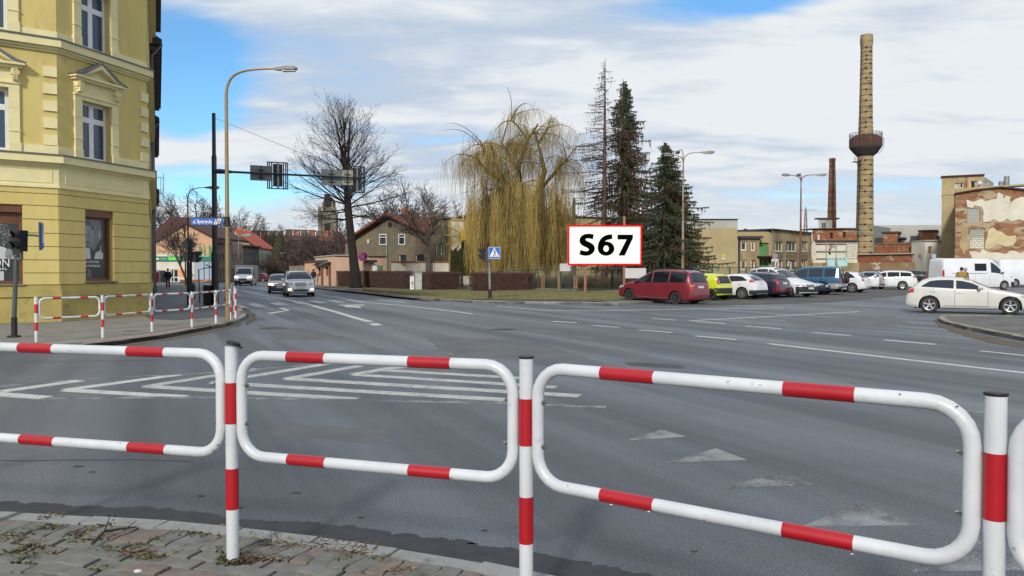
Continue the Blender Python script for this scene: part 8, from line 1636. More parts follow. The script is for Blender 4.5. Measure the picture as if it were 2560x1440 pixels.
# green fence: panels of bars between posts
m_fg = mat('green_fence_paint', (.022, .075, .055), (.016, .055, .042), scale=3, rough=.6, dirt=(.05, .045, .035), dscale=2, dlo=.6, dhi=.72)
def gfence(label, pts, hgt, z0=.12, gap=2.4, bar=.115, base=True, name='green_fence'):
 r = thing(name, label, 'fence', (pts[0][0], pts[0][1], H(*pts[0]) + z0)); bars = MB()
 for a, b in zip(pts, pts[1:]):
  A_, B2 = V(a), V(b); ln = (B2 - A_).length; n = max(1, round(ln / gap)); d = (B2 - A_).normalized()
  for k in range(n):
   p, e = A_ + d * ln * k / n, A_ + d * ln * (k + 1) / n; zp = H(p.x, p.y) + z0; ze = H(e.x, e.y) + z0
   q = MB(); q.tube([(p.x, p.y, zp - .1), (p.x, p.y, zp + hgt + .06)], .045, 6); q.build('post', m_fg, r)
   p2, e2 = p + d * .07, e - d * .07; q = MB()
   for h in (.10, hgt): q.tube([(p2.x, p2.y, zp + h), (e2.x, e2.y, ze + h)], .022, 5)
   q.tube([(p2.x, p2.y, zp + .1), (p2.x, p2.y, zp + hgt)], .022, 5); q.tube([(e2.x, e2.y, ze + .1), (e2.x, e2.y, ze + hgt)], .022, 5); q.build('panel_frame', m_fg, r)
   m = int((e2 - p2).length / bar)
   for j in range(1, m): c = p2.lerp(e2, j / m); zc = zp + (ze - zp) * j / m; bars.add([(c.x - .007, c.y, zc + .1), (c.x + .007, c.y, zc + .1), (c.x, c.y + .01, zc + .1), (c.x - .007, c.y, zc + hgt), (c.x + .007, c.y, zc + hgt), (c.x, c.y + .01, zc + hgt)], [(0, 1, 4, 3), (1, 2, 5, 4), (2, 0, 3, 5)])
  if base:
   q = MB(); nn = V((-d.y, d.x)) * .08; za, zb_ = H(*a) + z0 - .12, H(*b) + z0 - .12
   q.hexa([(a[0] - nn.x, a[1] - nn.y, za), (b[0] - nn.x, b[1] - nn.y, zb_), (b[0] + nn.x, b[1] + nn.y, zb_), (a[0] + nn.x, a[1] + nn.y, za), (a[0] - nn.x, a[1] - nn.y, za + .17), (b[0] - nn.x, b[1] - nn.y, zb_ + .17), (b[0] + nn.x, b[1] + nn.y, zb_ + .17), (a[0] + nn.x, a[1] + nn.y, za + .17)]); q.build('footing', m_kerbp, r)
 stuff(bars.build('bar', m_fg, r))
fx = lambda px, Y: (at(px, 690, Y).x, Y)
gfence('green barred fence along the lawn below the willow and billboard', [fx(945, 82), fx(1120, 73), fx(1345, 58.5), fx(1463, 53.5), fx(1600, 52.5), fx(1700, 53)], 1.48)
gfence('green barred fence behind the parked cars on the right', [fx(1735, 53.5), fx(1865, 58), fx(1970, 66), fx(2060, 78)], 1.62)
# electrical cabinets
def cabinet(label, x0, x1, yt, yb, Y, m, graf=False):
 a, b = at(x0, yt, Y), at(x1, yb, Y); r = thing('electrical_cabinet', label, 'cabinet', ((a.x + b.x) / 2, Y, b.z)); q = MB(); q.box((a.x, Y, b.z), (b.x, Y + .5, a.z)); q.build('body', m, r)
 q = MB(); q.box((a.x - .03, Y - .04, a.z), (b.x + .03, Y + .54, a.z + .05)); q.build('lid', m_greyr, r); q = MB(); q.box((a.x + .06, Y - .012, b.z + .35), (b.x - .06, Y - .002, a.z - .08)); d = q.build('door', m, r)
 q = MB(); q.box((b.x - .14, Y - .03, (a.z + b.z) / 2), (b.x - .10, Y - .012, (a.z + b.z) / 2 + .14)); q.build('handle', m_cap, d)
 if graf:
  q = MB(); cx, cz = (a.x + b.x) / 2, (a.z + b.z) / 2
  q.tube([(cx - .1, Y - .015, cz + .5), (cx + .05, Y - .015, cz + .3), (cx - .08, Y - .015, cz + .05), (cx + .12, Y - .015, cz + .1), (cx - .05, Y - .015, cz - .35)], .018, 4); q.tube([(cx - .12, Y - .015, cz - .1), (cx + .0, Y - .015, cz + .15), (cx + .08, Y - .015, cz - .25)], .018, 4); q.build('graffiti', m_cap, r)
m_cab = mat('cabinet_grey', (.42, .43, .41), (.36, .37, .35), scale=1.5, rough=.6, dirt=(.30, .29, .20), dscale=2)
cabinet('low white electrical cabinet with black graffiti beside the hedge', 1025, 1035, 691, 727, 64.3, m_swhite, True); cabinet('tall grey electrical cabinet standing between two clipped hedges', 1038, 1055, 683, 728, 64, m_cab)
cabinet('white and green cabinet behind the hedge by the pink building', 931, 943, 664, 690, 79, m_swhite); cabinet('green ribbed cabinet behind the hedge by the pink building', 943.5, 954, 664, 690, 79, m_green)
# hedges: clipped masses of bare brown twigs
m_hcore = mat('hedge_core', (.04, .022, .02), (.055, .032, .027), scale=6, rough=1); m_htw = mat('hedge_twig', (.12, .062, .05), (.06, .032, .03), scale=5, rough=1, contrast=(.3, .7))
def hedge(label, p0, p1, hgt, dep, n, seed):
 rnd = random.Random(seed); A_, B2 = V(p0), V(p1); d = (B2 - A_).normalized(); nn = V((-d.y, d.x)); ln = (B2 - A_).length; r = thing('clipped_hedge', label, 'hedge', (p0[0], p0[1], H(*p0) + .1)); z0 = H(*p0) + .1
 q = MB(); N_ = int(ln / .5)
 ring = []
 for i in range(N_ + 1):
  u = ln * i / N_; e = 1 - .35 * max(0, 1 - min(u, ln - u) / .6); w = dep / 2 * .8 * e * (1 + .1 * noise.noise(V((u * 1.5, seed, 0)))); h = hgt * .93 * (1 - .1 * (1 - e)) * (1 + .05 * noise.noise(V((u, seed, 2))))
  c = A_ + d * u; ring.append([(c.x - nn.x * w * .7, c.y - nn.y * w * .7, z0), (c.x - nn.x * w, c.y - nn.y * w, z0 + h * .5), (c.x - nn.x * w * .9, c.y - nn.y * w * .9, z0 + h), (c.x + nn.x * w * .9, c.y + nn.y * w * .9, z0 + h), (c.x + nn.x * w, c.y + nn.y * w, z0)])
 vs = sum(ring, []); fs = []
 for i in range(N_):
  for k in range(4): fs.append((i * 5 + k, i * 5 + k + 1, i * 5 + 6 + k, i * 5 + 5 + k))
 fs += [(0, 1, 2, 3, 4), tuple(N_ * 5 + k for k in (4, 3, 2, 1, 0))]; q.add(vs, fs); q.build('core', m_hcore, r, fix=True)
 q = MB()
 for _ in range(n):
  u = rnd.uniform(-.1, ln + .1); side = rnd.random();
  if side < .55: v, z = -dep / 2 * rnd.uniform(.75, 1.0), hgt * rnd.random() ** .8
  elif side < .85: v, z = dep * rnd.uniform(-.5, .5), hgt * rnd.uniform(.88, 1.0)
  else: u = rnd.choice((rnd.uniform(-.15, .3), ln - rnd.uniform(-.15, .3))); v, z = dep * rnd.uniform(-.45, .45), hgt * rnd.random()
  c = A_ + d * u + nn * v; a = rnd.uniform(0, 6.28); L_ = rnd.uniform(.06, .22) * (2 if rnd.random() < .06 else 1); t = V((math.cos(a) * .5 * L_, math.sin(a) * .4 * L_, L_ * rnd.uniform(.4, 1))); w = rnd.uniform(.006, .016)
  q.add([(c.x - w, c.y, z0 + z), (c.x + w, c.y, z0 + z), (c.x + t.x, c.y + t.y - .02, z0 + min(z + t.z, hgt * rnd.uniform(1.0, 1.16)))], [(0, 1, 2)])
 stuff(q.build('twig', m_htw, r))
g0, g1 = gp(866, 716, .1), gp(1024, 727, .1)
hedge('long dark clipped hedge behind the big bare tree trunk', (at(852, 700, 80).x, 80), (at(1022, 700, 66.5).x, 66.5), 1.55, 1.0, 14000, 1)
hedge('short brown hedge between grey cabinet and gate', (at(1062, 700, 64).x, 64), (at(1140, 700, 66).x, 66), 1.45, 1.5, 9000, 2)
hedge('brown clipped hedge behind the crossing sign post', (at(1188, 700, 60).x, 60), (at(1326, 700, 57.5).x, 57.5), 1.38, 1.3, 14000, 3)
# ================================================================ TREES
class TW:
 """quick twig mesher: n-sided tapering tubes"""
 def __init__(s): s.v = []; s.f = []; s.m = []; s.cur = 0
 def path(s, pts, r0, r1, n=3):
  N_ = len(pts); o = len(s.v); d = pts[-1] - pts[0]; d = d.normalized() if d.length > 1e-6 else V((0, 0, 1)); u = d.orthogonal().normalized(); w = d.cross(u)
  cs = [(math.cos(2 * math.pi * k / n), math.sin(2 * math.pi * k / n)) for k in range(n)]
  for i, p in enumerate(pts):
   r = r0 + (r1 - r0) * i / (N_ - 1)
   for c, q in cs: s.v.append(p + u * (c * r) + w * (q * r))
  for i in range(N_ - 1):
   for k in range(n): k2 = (k + 1) % n; s.f.append((o + i * n + k, o + i * n + k2, o + (i + 1) * n + k2, o + (i + 1) * n + k)); s.m.append(s.cur)
 def build(s, name, mats, parent, off, smooth=False):
  me = bpy.data.meshes.new(name); off = V(off); me.from_pydata([tuple(p - off) for p in s.v], [], s.f)
  for m in (mats if isinstance(mats, (list, tuple)) else [mats]): me.materials.append(m)
  if any(s.m): me.polygons.foreach_set('material_index', s.m)
  if smooth: me.shade_smooth()
  o = bpy.data.objects.new(name, me); COL.objects.link(o); o.parent = parent; return o
m_bark = mat('dark_bark', (.028, .021, .018), (.016, .013, .012), scale=3, rough=1, bump=1, bscale=10)
m_bark2 = mat('grey_bark', (.07, .052, .043), (.045, .034, .03), scale=3, rough=1)
def bent(p, d, L_, n, rnd, wob=.12, up=0.0, g=0.0):
 pts = [p.copy()]; d = d.normalized()
 for i in range(n):
  d = (d + V((rnd.uniform(-wob, wob), rnd.uniform(-wob, wob), rnd.uniform(-wob, wob) + up - g))).normalized(); pts.append(pts[-1] + d * (L_ / n))
 return pts
def grow(tw, p, d, L_, r, lvl, rnd, P):
 n = P['seg'][lvl]; pts = bent(p, d, L_, n, rnd, P['wob'][lvl], P['up'][lvl]); tw.path(pts, r, max(r * P['tip'][lvl], P['rmin']), 5 if lvl == 0 else (4 if lvl == 1 else 3))
 if lvl + 1 >= len(P['seg']): return
 k = P['kids'][lvl]; k = int(k * rnd.uniform(.8, 1.2) * max(.5, min(1.3, L_ / P['len'][lvl])))
 for j in range(k):
  t = P['t0'][lvl] + (1 - P['t0'][lvl]) * (j + rnd.random()) / k; x = t * n; i = min(n - 1, int(x)); q = pts[i].lerp(pts[i + 1], x - i); dd = (pts[i + 1] - pts[i]).normalized()
  s = dd.orthogonal().normalized(); s.rotate(Matrix.Rotation(rnd.uniform(0, 6.283), 3, dd)); a = R(rnd.uniform(*P['ang'][lvl])); nd = dd * math.cos(a) + s * math.sin(a)
  grow(tw, q, nd, P['len'][lvl + 1] * (1 - .45 * t) * rnd.uniform(.7, 1.25), max(r * (1 - t * (1 - P['tip'][lvl])) * P['rr'], P['rmin']), lvl + 1, rnd, P)
BARE = dict(seg=[5, 5, 4, 3, 2], wob=[.10, .14, .16, .18, .2], up=[.04, .05, .04, .03, .0], tip=[.35, .35, .4, .5, .6], kids=[9, 9, 7, 4], t0=[.28, .2, .15, .1], ang=[(28, 55), (25, 50), (25, 55), (25, 60)], len=[6, 3.4, 1.8, .9, .5], rr=.55, rmin=.010)
def bare_tree(label, x, y, hgt, seed, P=BARE, m=m_bark2, r=None, trunk=.22, name='bare_tree', n0=5, lean=0.0, group=None, spread=(15, 50), z=None, zc=None):
 rnd = random.Random(seed); z = H(x, y) if z is None else z; root = thing(name, label, 'tree', (x, y, z), group=group); s = hgt / 10.0; base = V((x, y, z)); r = r or .02 * hgt
 t = TW(); top = base + V((lean * hgt, 0, hgt * trunk)); t.path([base + V((0, 0, -.1)), base.lerp(top, .15), base.lerp(top, .6), top], r * 1.25, r * .8, 8); t.build('trunk', m, root, base, True)
 c = TW(); Q = dict(P); Q['len'] = [l * s for l in P['len']]; Q['rmin'] = P['rmin'] * max(1, s * .8)
 for k in range(n0):
  a = 2 * math.pi * (k + rnd.random() * .6) / n0; e = R(rnd.uniform(*spread)) * (0.25 if k == 0 else 1); d = V((math.sin(e) * math.cos(a), math.sin(e) * math.sin(a), math.cos(e)))
  grow(c, top - V((0, 0, .1)), d, (hgt * (1 - trunk)) * .72 * rnd.uniform(.85, 1.1), r * .62, 0, rnd, Q)
 c.build('crown', m, root, base); return root
# the big pollard lime on the far pavement
rnd = random.Random(42); Yt = 70.5; bx = at(890, 722, Yt).x; bz = .12; root = thing('big_bare_tree', 'big bare roadside tree with leaning dark trunk and broom shaped crown', 'tree', (bx, Yt, bz)); base = V((bx, Yt, bz)); t = TW()
T_ = [base, at(889, 700, Yt), at(883, 640, Yt), at(875, 570, Yt), at(870, 520, Yt), at(868, 480, Yt)]; rr_ = [.62, .50, .40, .36, .34, .30]
for i in range(len(T_) - 1): t.path([T_[i], T_[i].lerp(T_[i + 1], .5), T_[i + 1]], rr_[i], rr_[i + 1], 10)
t.build('trunk', m_bark, root, base, True)
c = TW(); LD = [at(868, 480, Yt), at(866, 430, Yt), at(862, 380, Yt), at(860, 335, Yt), at(856, 300, Yt)]
for k in range(4):
 e = V((rnd.uniform(-.5, .5), rnd.uniform(-.5, .5), 0)); pts = [LD[0]] + [p + e * (i + 1) * .6 for i, p in enumerate(LD[1:])]; c.path(pts, .17, .04, 5)
PB = dict(seg=[6, 5, 3, 2], wob=[.05, .10, .14, .16], up=[.035, .03, .02, 0], tip=[.25, .35, .5, .6], kids=[11, 6, 3], t0=[.22, .2, .1], ang=[(16, 38), (20, 45), (25, 55)], len=[6, 2.4, 1.0, .5], rr=.45, rmin=.0075)
for k in range(56):
 f = rnd.random() ** 1.1; zc_ = f * .80; src = [T_[4], T_[5]] + LD; x_ = zc_ * (len(src) - 1); i = int(x_); p = src[i].lerp(src[min(i + 1, len(src) - 1)], x_ - i)
 a = rnd.uniform(0, 6.283); el = R(rnd.uniform(-2, 34) + 50 * f ** 1.6); d = V((math.cos(a) * math.cos(el), math.sin(a) * math.cos(el), math.sin(el)))
 grow(c, p, d, (6.2 - 2.8 * f + rnd.uniform(-.9, .5)), .085 * (1 - .5 * f), 0, rnd, PB)
for k in range(12):
 p = T_[3].lerp(T_[4], rnd.uniform(.4, 1)); a = rnd.uniform(0, 6.283); el = R(rnd.uniform(-18, 8)); grow(c, p, V((math.cos(a) * math.cos(el), math.sin(a) * math.cos(el), math.sin(el))), rnd.uniform(3.2, 5.2), .06, 0, rnd, PB)
for k in range(12):
 p = LD[rnd.randint(1, 3)]; a = rnd.uniform(0, 6.283); el = R(rnd.uniform(40, 72)); grow(c, p, V((math.cos(a) * math.cos(el), math.sin(a) * math.cos(el), math.sin(el))), rnd.uniform(1.6, 2.9), .05, 0, rnd, PB)
c.build('crown', m_bark, root, base)
# weeping willow
rnd = random.Random(11); Yw = 68; base = V((at(1322, 700, Yw).x, Yw, H(1, Yw) + .1)); root = thing('weeping_willow', 'old weeping willow with curtains of yellow twigs behind the green fence', 'tree', tuple(base))
m_wbark = mat('willow_bark', (.085, .058, .022), (.05, .035, .018), scale=3, rough=1, bump=1); m_wt = [mat('willow_twig_yellow', (.44, .32, .095), (.33, .24, .07), scale=1.2, rough=.9), mat('willow_twig_brown', (.19, .13, .035), (.13, .09, .03), scale=1.2, rough=.9), mat('willow_twig_dark', (.06, .04, .016), rough=.9)]
t = TW(); P2 = lambda x, y, dy=0: at(x, y, Yw + dy)
t.path([base, P2(1325, 640), P2(1330, 590), P2(1335, 560)], .62, .55, 9)
limbs = [([(1335, 560), (1290, 500), (1262, 460), (1240, 410), (1228, 360)], .40, .10, -1), ([(1330, 555), (1300, 470), (1295, 420), (1320, 350), (1345, 310)], .34, .08, .5), ([(1335, 560), (1345, 480), (1362, 430), (1345, 360), (1335, 320)], .36, .08, 1), ([(1262, 460), (1215, 425), (1195, 400), (1190, 385)], .20, .08, -1.5),
   ([(1345, 480), (1380, 440), (1405, 410), (1420, 400)], .2, .07, 1), ([(1295, 430), (1270, 380), (1252, 355)], .15, .06, .5), ([(1345, 360), (1370, 320), (1385, 315)], .12, .05, .5), ([(1335, 565), (1385, 560), (1392, 500), (1393, 488)], .3, .2, .5), ([(1240, 420), (1210, 380), (1200, 350)], .12, .05, -1), ([(1320, 350), (1290, 310), (1275, 300)], .1, .05, .3)]
for pts, r0, r1, dy in limbs:
 P3 = [P2(x, y, dy * i / len(pts) * 2 * rnd.uniform(.5, 1.5)) for i, (x, y) in enumerate(pts)]; t.path(P3, r0, r1, 7)
t.build('trunk', m_wbark, root, base, True)
c = TW(); src = []
for pts, r0, r1, dy in limbs:
 P3 = [P2(x, y, dy * i / len(pts) * 2) for i, (x, y) in enumerate(pts)]
 for a, b in zip(P3[1:], P3[2:]):
  for k in range(7): src.append((a.lerp(b, rnd.random()), b - a))
heads = []; c.cur = 1
for k in range(90):
 p, d = rnd.choice(src); a = rnd.uniform(0, 6.283); el = R(rnd.uniform(5, 65)); d = V((math.cos(a) * math.cos(el), math.sin(a) * math.cos(el), math.sin(el))); L_ = rnd.uniform(2.0, 4.2); pts = [p.copy()]; n = 7
 for i in range(n): d = (d + V((rnd.uniform(-.12, .12), rnd.uniform(-.12, .12), -.16 - .02 * i))).normalized(); pts.append(pts[-1] + d * L_ / n)
 c.path(pts, rnd.uniform(.04, .075), .014, 4)
 for j in range(2, n + 1): heads += [pts[j]] * 2
def inside(p):
 px = 1280 + FPX * p.x / p.y; py = 680 - FPX * (p.z - CAMH) / p.y; return py > 262 + abs(px - 1330) ** 1.7 * .012
heads = [h for h in heads if inside(h)]
for k in range(6200):
 h = rnd.choice(heads); p = h + V((rnd.uniform(-.5, .5), rnd.uniform(-.5, .5), rnd.uniform(-.3, .3))); L_ = rnd.uniform(.8, 3.0) * (1 if p.z > 8 else 1.3); c.cur = 0 if rnd.random() < .40 else (1 if rnd.random() < .8 else 2)
 a = rnd.uniform(0, 6.28); d = V((math.cos(a) * .6, math.sin(a) * .6, .1)); pts = [p]; n = 4
 for i in range(n): d = (d * .5 + V((rnd.uniform(-.08, .08), rnd.uniform(-.08, .08), -.55))).normalized(); pts.append(pts[-1] + d * L_ / n)
 if pts[-1].z < .8: continue
 c.path(pts, .0085, .004, 3)
# lower curtains
for k in range(8800):
 px = rnd.uniform(1166, 1434) if rnd.random() < .62 else rnd.gauss(1300, 65); clus = noise.noise(V((px * .05, 3, 0))); yt = 545 + 55 * clus + rnd.triangular(-130, 90, 20) + abs(px - 1300) * .16; dy = rnd.uniform(-4.5, 3.5) * (1 - (abs(px - 1305) / 170) ** 2)
 p = at(px, yt, Yw + dy); zb_ = max(.9 + rnd.random() ** 2 * 3.2 + .6 * (clus < 0), p.z - rnd.uniform(2.2, 6.5)); L_ = p.z - zb_
 if L_ < .5: continue
 v = noise.noise(V((px * .035, dy * .5, 7))); c.cur = 0 if v + rnd.uniform(-.35, .35) > -.08 else (1 if rnd.random() < .75 else 2); n = 4; pts = [p]; sx = rnd.uniform(-.35, .35)
 n = 5; ph = rnd.uniform(0, 6.28); am = rnd.uniform(.03, .16)
 for i in range(1, n + 1): pts.append(p + V((sx * i / n + am * math.sin(ph + i * 1.2) - am * math.sin(ph) + rnd.uniform(-.03, .03), rnd.uniform(-.06, .06), -L_ * i / n)))
 c.path(pts, .0115, .0055, 3)
c.build('twigs', m_wt, root, base)
# tangle in the fork
q = TW(); q.cur = 0
for k in range(900):
 p = at(rnd.gauss(1262, 22), rnd.gauss(492, 22), Yw + rnd.uniform(-1.5, 1.5)); a = rnd.uniform(0, 6.28); q.path(bent(p, V((math.cos(a), math.sin(a), rnd.uniform(-1.2, .6))), rnd.uniform(.5, 1.6), 3, rnd, .3), .022, .008, 3)
q.build('tangle', mat('tangle_brown', (.05, .03, .016), rough=1), root, base)
# conifers
m_ndl = mat('spruce_needles', (.024, .034, .012), (.042, .050, .018), scale=2, rough=.9); m_ndlb = mat('brown_spruce_needles', (.085, .050, .028), (.05, .034, .02), scale=2, rough=.9); m_rbark = mat('reddish_bark', (.13, .07, .05), (.09, .05, .036), scale=2, rough=1)
def needles(c, p, d, L_, rnd, w=.10, n=None, droop=.4):
 d = d.normalized(); s = V((-d.y, d.x, 0)); s = s.normalized() if s.length > .01 else V((1, 0, 0)); n = n or int(L_ / .085)
 for i in range(n):
  t = (i + rnd.random()) / n; q = p + d * L_ * t; sg = rnd.choice((-1, 1)); ln = w * rnd.uniform(.6, 1.5) * (1 - .5 * t); e = q + s * sg * ln * rnd.uniform(.2, 1) + d * ln * .5 + V((0, 0, -ln * droop * rnd.uniform(.3, 2.2))); k = .030
  o = len(c.v); c.v += [q + V((0, 0, k)), q + d * .10 - V((0, 0, k)), e]; c.f.append((o, o + 1, o + 2)); c.m.append(c.cur)
def conifer(label, px, Y, ybase, ytop, wid, seed, dens=1.0, brown=.2, bare=None, droop=.35, name='spruce_tree', side=None, zmin=.12, hang=1.0, mm=None):
 rnd = random.Random(seed); x = at(px, 690, Y).x; z0 = H(x, Y) + .1; zt = at(px, ytop, Y).z; hgt = zt - z0; base = V((x, Y, z0)); root = thing(name, label, 'tree', tuple(base)); t = TW(); top = base + V((rnd.uniform(-.2, .2), 0, hgt)); t.path([base, base.lerp(top, .5), top], .026 * hgt * .62, .02, 8); t.build('trunk', m_rbark, root, base, True)
 c = TW(); z = zmin * hgt
 while z < hgt * .99:
  f = z / hgt; R_ = wid * (1 - f) ** .8 * (1 if f > zmin + .1 else .75) + .12
  for k in range(2 if R_ > .4 else 1):
   a = rnd.uniform(0, 6.283)
   if side and rnd.random() < .35: a = math.pi if side < 0 else 0; a += rnd.uniform(-.7, .7)
   L_ = R_ * rnd.uniform(.45, 1.4) * (1.25 if rnd.random() < .12 else 1); d = V((math.cos(a), math.sin(a), rnd.uniform(-.12, .25) - droop * .5 * (1 - f))); p = base.lerp(top, f); pts = [p]; n = 5
   for i in range(n): d = (d + V((0, 0, (-.10 if i < 3 else .16) * droop * 2))).normalized(); pts.append(pts[-1] + d * L_ / n)
   c.cur = 2; c.path(pts, .010 + .012 * L_, .006, 3); br = rnd.random() < brown * (1.6 if f < .75 else .4)
   for i in range(n):
    c.cur = 1 if br else 0; dd = pts[i + 1] - pts[i]
    if i > 0 or R_ < .9: needles(c, pts[i], dd, dd.length, rnd, .16 if not bare else .09, n=int(dd.length / (.038 if not bare else .12)), droop=.8)
    for h in range(int(L_ / n * 3.2 * hang) + 1):
     q = pts[i].lerp(pts[i + 1], rnd.random()); hl = rnd.uniform(.18, .75) * hang * (.5 + .5 * min(1, R_ / 2)); hd = V((rnd.uniform(-.25, .25), rnd.uniform(-.25, .25), -1));
     if bare: c.cur = 2; c.path([q, q + hd * hl], .007, .005, 3); c.cur = 1; needles(c, q, hd, hl, rnd, .035, n=int(hl / .16), droop=.1)
     else: needles(c, q, hd, hl, rnd, .085, n=int(hl / .045), droop=.2)
  z += rnd.uniform(.08, .26) / max(.5, dens) * (1.5 if bare else 1)
 c.build('crown', mm or [m_ndl, m_ndlb, m_bark2], root, base)
conifer('thin half dead larch with bare drooping branches, tallest of the conifers', 1510, 62, 700, 148, 3.7, 5, dens=1.7, brown=.9, bare=True, droop=.32, name='larch_tree', side=-1, zmin=.30, mm=[m_ndlb, m_ndlb, m_bark])
conifer('tall spruce with brown and dark green drooping needles', 1553, 63, 700, 197, 3.7, 6, dens=3.0, brown=.42, droop=.45, side=1, zmin=.10, hang=1.25)
conifer('short dense dark green spruce beside the three headed lamp', 1662, 60, 690, 352, 3.7, 8, dens=5.2, brown=.08, droop=.40, side=1, zmin=.08, hang=.95)
# dark thuja-like shrub left of the willow
rnd = random.Random(5); base = V((at(1155, 700, 68).x, 68, H(0, 68) + .1)); root = thing('evergreen_shrub', 'dark upright evergreen shrub left of the willow behind the fence', 'shrub', tuple(base)); c = TW(); c.cur = 0
m_thu = mat('dark_evergreen', (.028, .032, .012), (.045, .042, .015), scale=1.5, rough=1)
for k in range(11000):
 px = rnd.gauss(1157, 17); col = int((px - 1120) / 11); top = 600 + 12 * noise.noise(V((col * 1.7, 1, 0))) + abs(px - 1165) * .75 + 8 * ((col * 7) % 3); y = top + (690 - top) * rnd.random() ** .9
 if not 1126 < px < 1188: continue
 p = at(px, y, 68 + rnd.uniform(-1, 1)); o = len(c.v); e = V((rnd.uniform(-.05, .05), rnd.uniform(-.05, .05), rnd.uniform(.10, .26))); c.v += [p + V((-.035, 0, 0)), p + V((.035, .02, 0)), p + e]; c.f.append((o, o + 1, o + 2)); c.m.append(0)
c.build('foliage', m_thu, root, base); t = TW(); t.path([base, base + V((0, 0, 3))], .12, .03, 6); t.build('trunk', m_bark2, root, base)
# brush behind the fence
m_brush = mat('bare_brush', (.115, .085, .055), (.075, .055, .035), scale=2, rough=1)
def brush(label, px0, px1, Y0, Y1, h, n, seed, m=m_brush, name='brushwood', cat='brushwood', w=.010):
 rnd = random.Random(seed); c = TW(); p0 = V((at(px0, 690, Y0).x, Y0, H(1, Y0)))
 for k in range(n):
  t = rnd.random(); px = px0 + (px1 - px0) * t; Y = Y0 + (Y1 - Y0) * t + rnd.uniform(0, 4); x = at(px, 690, Y).x; p = V((x, Y, H(x, Y) + .1)); a = rnd.uniform(0, 6.28); hh_ = h * (.5 + .5 * noise.noise(V((px * .03, seed, 0)))) * rnd.uniform(.4, 1.3) + .25; d = V((math.cos(a) * .6, math.sin(a) * .6, 1)); pts = bent(p, d, hh_, 3, rnd, .25); c.path(pts, w, w * .5, 3); q = pts[1]; c.path(bent(q, d + V((rnd.uniform(-1, 1), rnd.uniform(-1, 1), 0)), hh_ * .6, 2, rnd, .3), w * .7, w * .4, 3)
 me = bpy.data.meshes.new(name); me.from_pydata([tuple(v - p0) for v in c.v], [], c.f); me.materials.append(m); o = bpy.data.objects.new(name, me); COL.objects.link(o); o.location = p0; stuff(o, label, cat)
brush('tangled brown brushwood behind the green fence below the billboard', 1335, 1690, 60, 56, 1.5, 5200, 4); brush('low brown brushwood behind the fence of the car park', 1735, 1960, 58, 70, 1.1, 2200, 5)
brush('bare brown thicket filling the ground between the conifers', 1570, 1700, 66, 66, 5.0, 2600, 9, w=.016); brush('brown thicket at the foot of the ruined wall', 2150, 2350, 84, 80, 1.6, 1500, 10, w=.014)
# leaves and litter on the lawn
g = MB(); rnd = random.Random(17)
for k in range(11000):
 t = rnd.random(); px = 905 + 645 * t; y = rnd.uniform(731, 749) if px > 1060 else rnd.uniform(722.5 + (px - 905) * .06, 728 + (px - 905) * .09); p = gp(px, y, .12); a = rnd.uniform(0, 6.28); h = rnd.uniform(.03, .11); g.add([(p.x - .012, p.y, p.z), (p.x + .012, p.y, p.z), (p.x + math.cos(a) * h * .6, p.y + math.sin(a) * h * .6, p.z + h)], [(0, 1, 2)])
stuff(g.build('lawn_grass', mat('grass_blades', (.12, .13, .04), (.22, .18, .08), scale=2, rough=1), None, (2, 50, .12)), 'thin winter grass blades on the strip before the green fence', 'grass')
# far bare trees
BF = dict(BARE, seg=[4, 4, 3, 2], wob=[.12, .16, .2, .22], up=[.05, .05, .04, 0], tip=[.35, .4, .5, .6], kids=[9, 9, 6], t0=[.25, .15, .1], ang=[(25, 50), (25, 55), (25, 60)], len=[5.5, 3.0, 1.5, .8], rmin=.022)
m_far = mat('far_bark', (.075, .058, .050), (.055, .043, .038), scale=1, rough=1)
protos = [bare_tree('spreading bare tree behind the brick house, left of the pale trunk', at(1000, 690, 104).x, 104, 15.0, 21, BF, m_far), bare_tree('tall bare tree rising behind the peach gabled house', at(505, 690, 150).x, 150, 18.5, 22, BF, m_far)]
def again(i, px, Y, s, rz, label, gr='bare trees along the skyline'):
 c = copy_tree(protos[i]); c.location = (at(px, 690, Y).x, Y, 0); c.scale = (s, s, s); c.rotation_euler = (0, 0, rz); c['label'] = label; c['group'] = gr; return c
for a in ((1, 418, 150, .95, 1.0, 'bare tree just right of the yellow house corner on the skyline'), (0, 455, 165, 1.0, 2.0, 'bare tree behind the left slope of the peach gable'), (1, 590, 175, .9, 3.0, 'bare tree above the orange brick chimneys'), (0, 650, 180, 1.05, .5, 'round bare tree right of the red tiled roof'), (1, 692, 185, .72, 4.0, 'smaller bare tree at the right end of the row of roofs'),
   (0, 630, 190, .9, 5.0, 'bare tree partly behind the round one on the skyline'), (1, 775, 215, .62, 1.5, 'little bare tree near the church tower'), (0, 1052, 100, .92, .8, 'bare tree behind the house right of its chimney'), (1, 950, 118, .62, 2.6, 'bare tree left of the house chimney'), (0, 545, 160, 1.1, 3.7, 'bare tree behind the dark signal mast'),
   (1, 1905, 150, .42, 2.2, 'thin bare tree tops above the bay ruin'), (1, 2250, 170, .45, 3.1, 'thin bare tree tops right of the big chimney')): again(*a)
bare_tree('bare tree with pale trunk and dark knots beside the dark brick building', at(1071, 690, 84).x, 84, 9.5, 31, BF, mat('pale_bark', (.18, .135, .105), (.12, .09, .07), scale=2, rough=1), r=.30, trunk=.48, n0=5)
bare_tree('thin leaning bare tree before the peach shop house', at(470, 690, 98).x, 98, 8.5, 33, BF, m_far, r=.16, trunk=.3, lean=-.12)
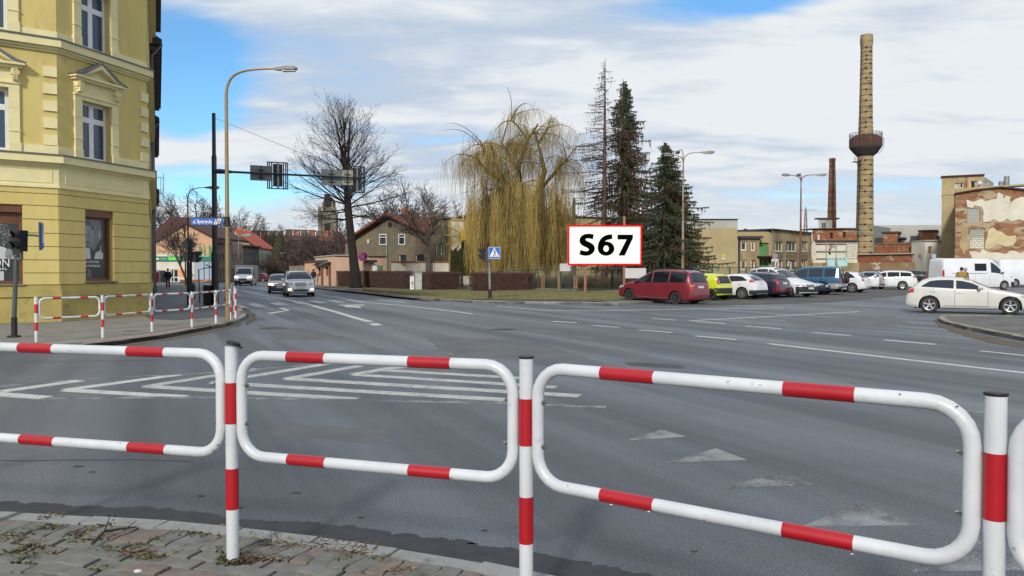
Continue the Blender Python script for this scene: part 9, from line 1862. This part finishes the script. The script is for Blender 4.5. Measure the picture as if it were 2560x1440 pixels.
protos2 = bare_tree('low brown bare tree in the thicket by the street bend', at(760, 690, 128).x, 128, 8.0, 41, dict(BF, kids=[11, 10, 7]), mat('thicket_bark', (.10, .066, .060), (.07, .048, .045), scale=1, rough=1), trunk=.12, n0=8, spread=(20, 75), group='bare trees of the brown thicket')
i = 0
for px, Y, s in ((700, 150, 1.0), (722, 140, .95), (742, 138, 1.1), (785, 130, 1.05), (806, 124, 1.1), (826, 120, 1.15), (845, 116, 1.15), (866, 112, .95), (680, 160, .9), (765, 145, 1.35), (820, 140, 1.4), (850, 130, 1.5)):
 c = copy_tree(protos2); c.location = (at(px, 690, Y).x, Y, 0); c.scale = (s, s, s * 1.0); c.rotation_euler = (0, 0, i * 1.3); c['label'] = ('brown bare thicket tree, ' + ['leftmost, next to the dark conifer', 'second from the left of its row', 'beside the street bend', 'behind the hooded person', 'low one above the pink annex', 'low one over the pink bays', 'just left of the big trunk', 'directly behind the big trunk', 'farthest one, behind the dark conifer', 'tall one above the panel wall', 'tall one above the pink bays', 'tallest, beside the big trunk'][i]); i += 1
# evergreen at the end of the terraces
rnd = random.Random(8); base = V((at(700, 690, 140).x, 140, 0)); root = thing('dark_conifer', 'dark green conifer at the end of the left hand houses', 'tree', tuple(base)); c = TW()
for k in range(3500):
 f = rnd.random(); r_ = (1 - f) ** .7 * 2.6; a = rnd.uniform(0, 6.28); p = base + V((math.cos(a) * r_ * rnd.uniform(.5, 1), math.sin(a) * r_, .3 + f * 8.5)); o = len(c.v); c.v += [p + V((-.14, 0, 0)), p + V((.14, .0, .05)), p + V((rnd.uniform(-.2, .2), 0, -.35))]; c.f.append((o, o + 1, o + 2)); c.m.append(0)
c.build('foliage', m_ndl, root, base); t = TW(); t.path([base, base + V((0, 0, 8))], .2, .03, 6); t.build('trunk', m_bark2, root, base)
# concrete panel wall left of the pink building
F = front(724, 762, 112, 98); q_ = bthing('panel_wall', 'weathered concrete panel wall between thicket and pink building', F, cat='wall'); n = 6
for k in range(n): q = MB(); F.box(q, F.L * k / n + .03, F.L * (k + 1) / n - .03, .1, 2.35, -.1, 0); q.build('wall_panel', mat('old_concrete', (.26, .22, .15), (.20, .17, .12), scale=.8, rough=1), q_)
for k in range(n + 1): q = MB(); F.box(q, F.L * k / n - .09, F.L * k / n + .09, .1, 2.5, -.15, .06); q.build('post', MATS['old_concrete'], q_)
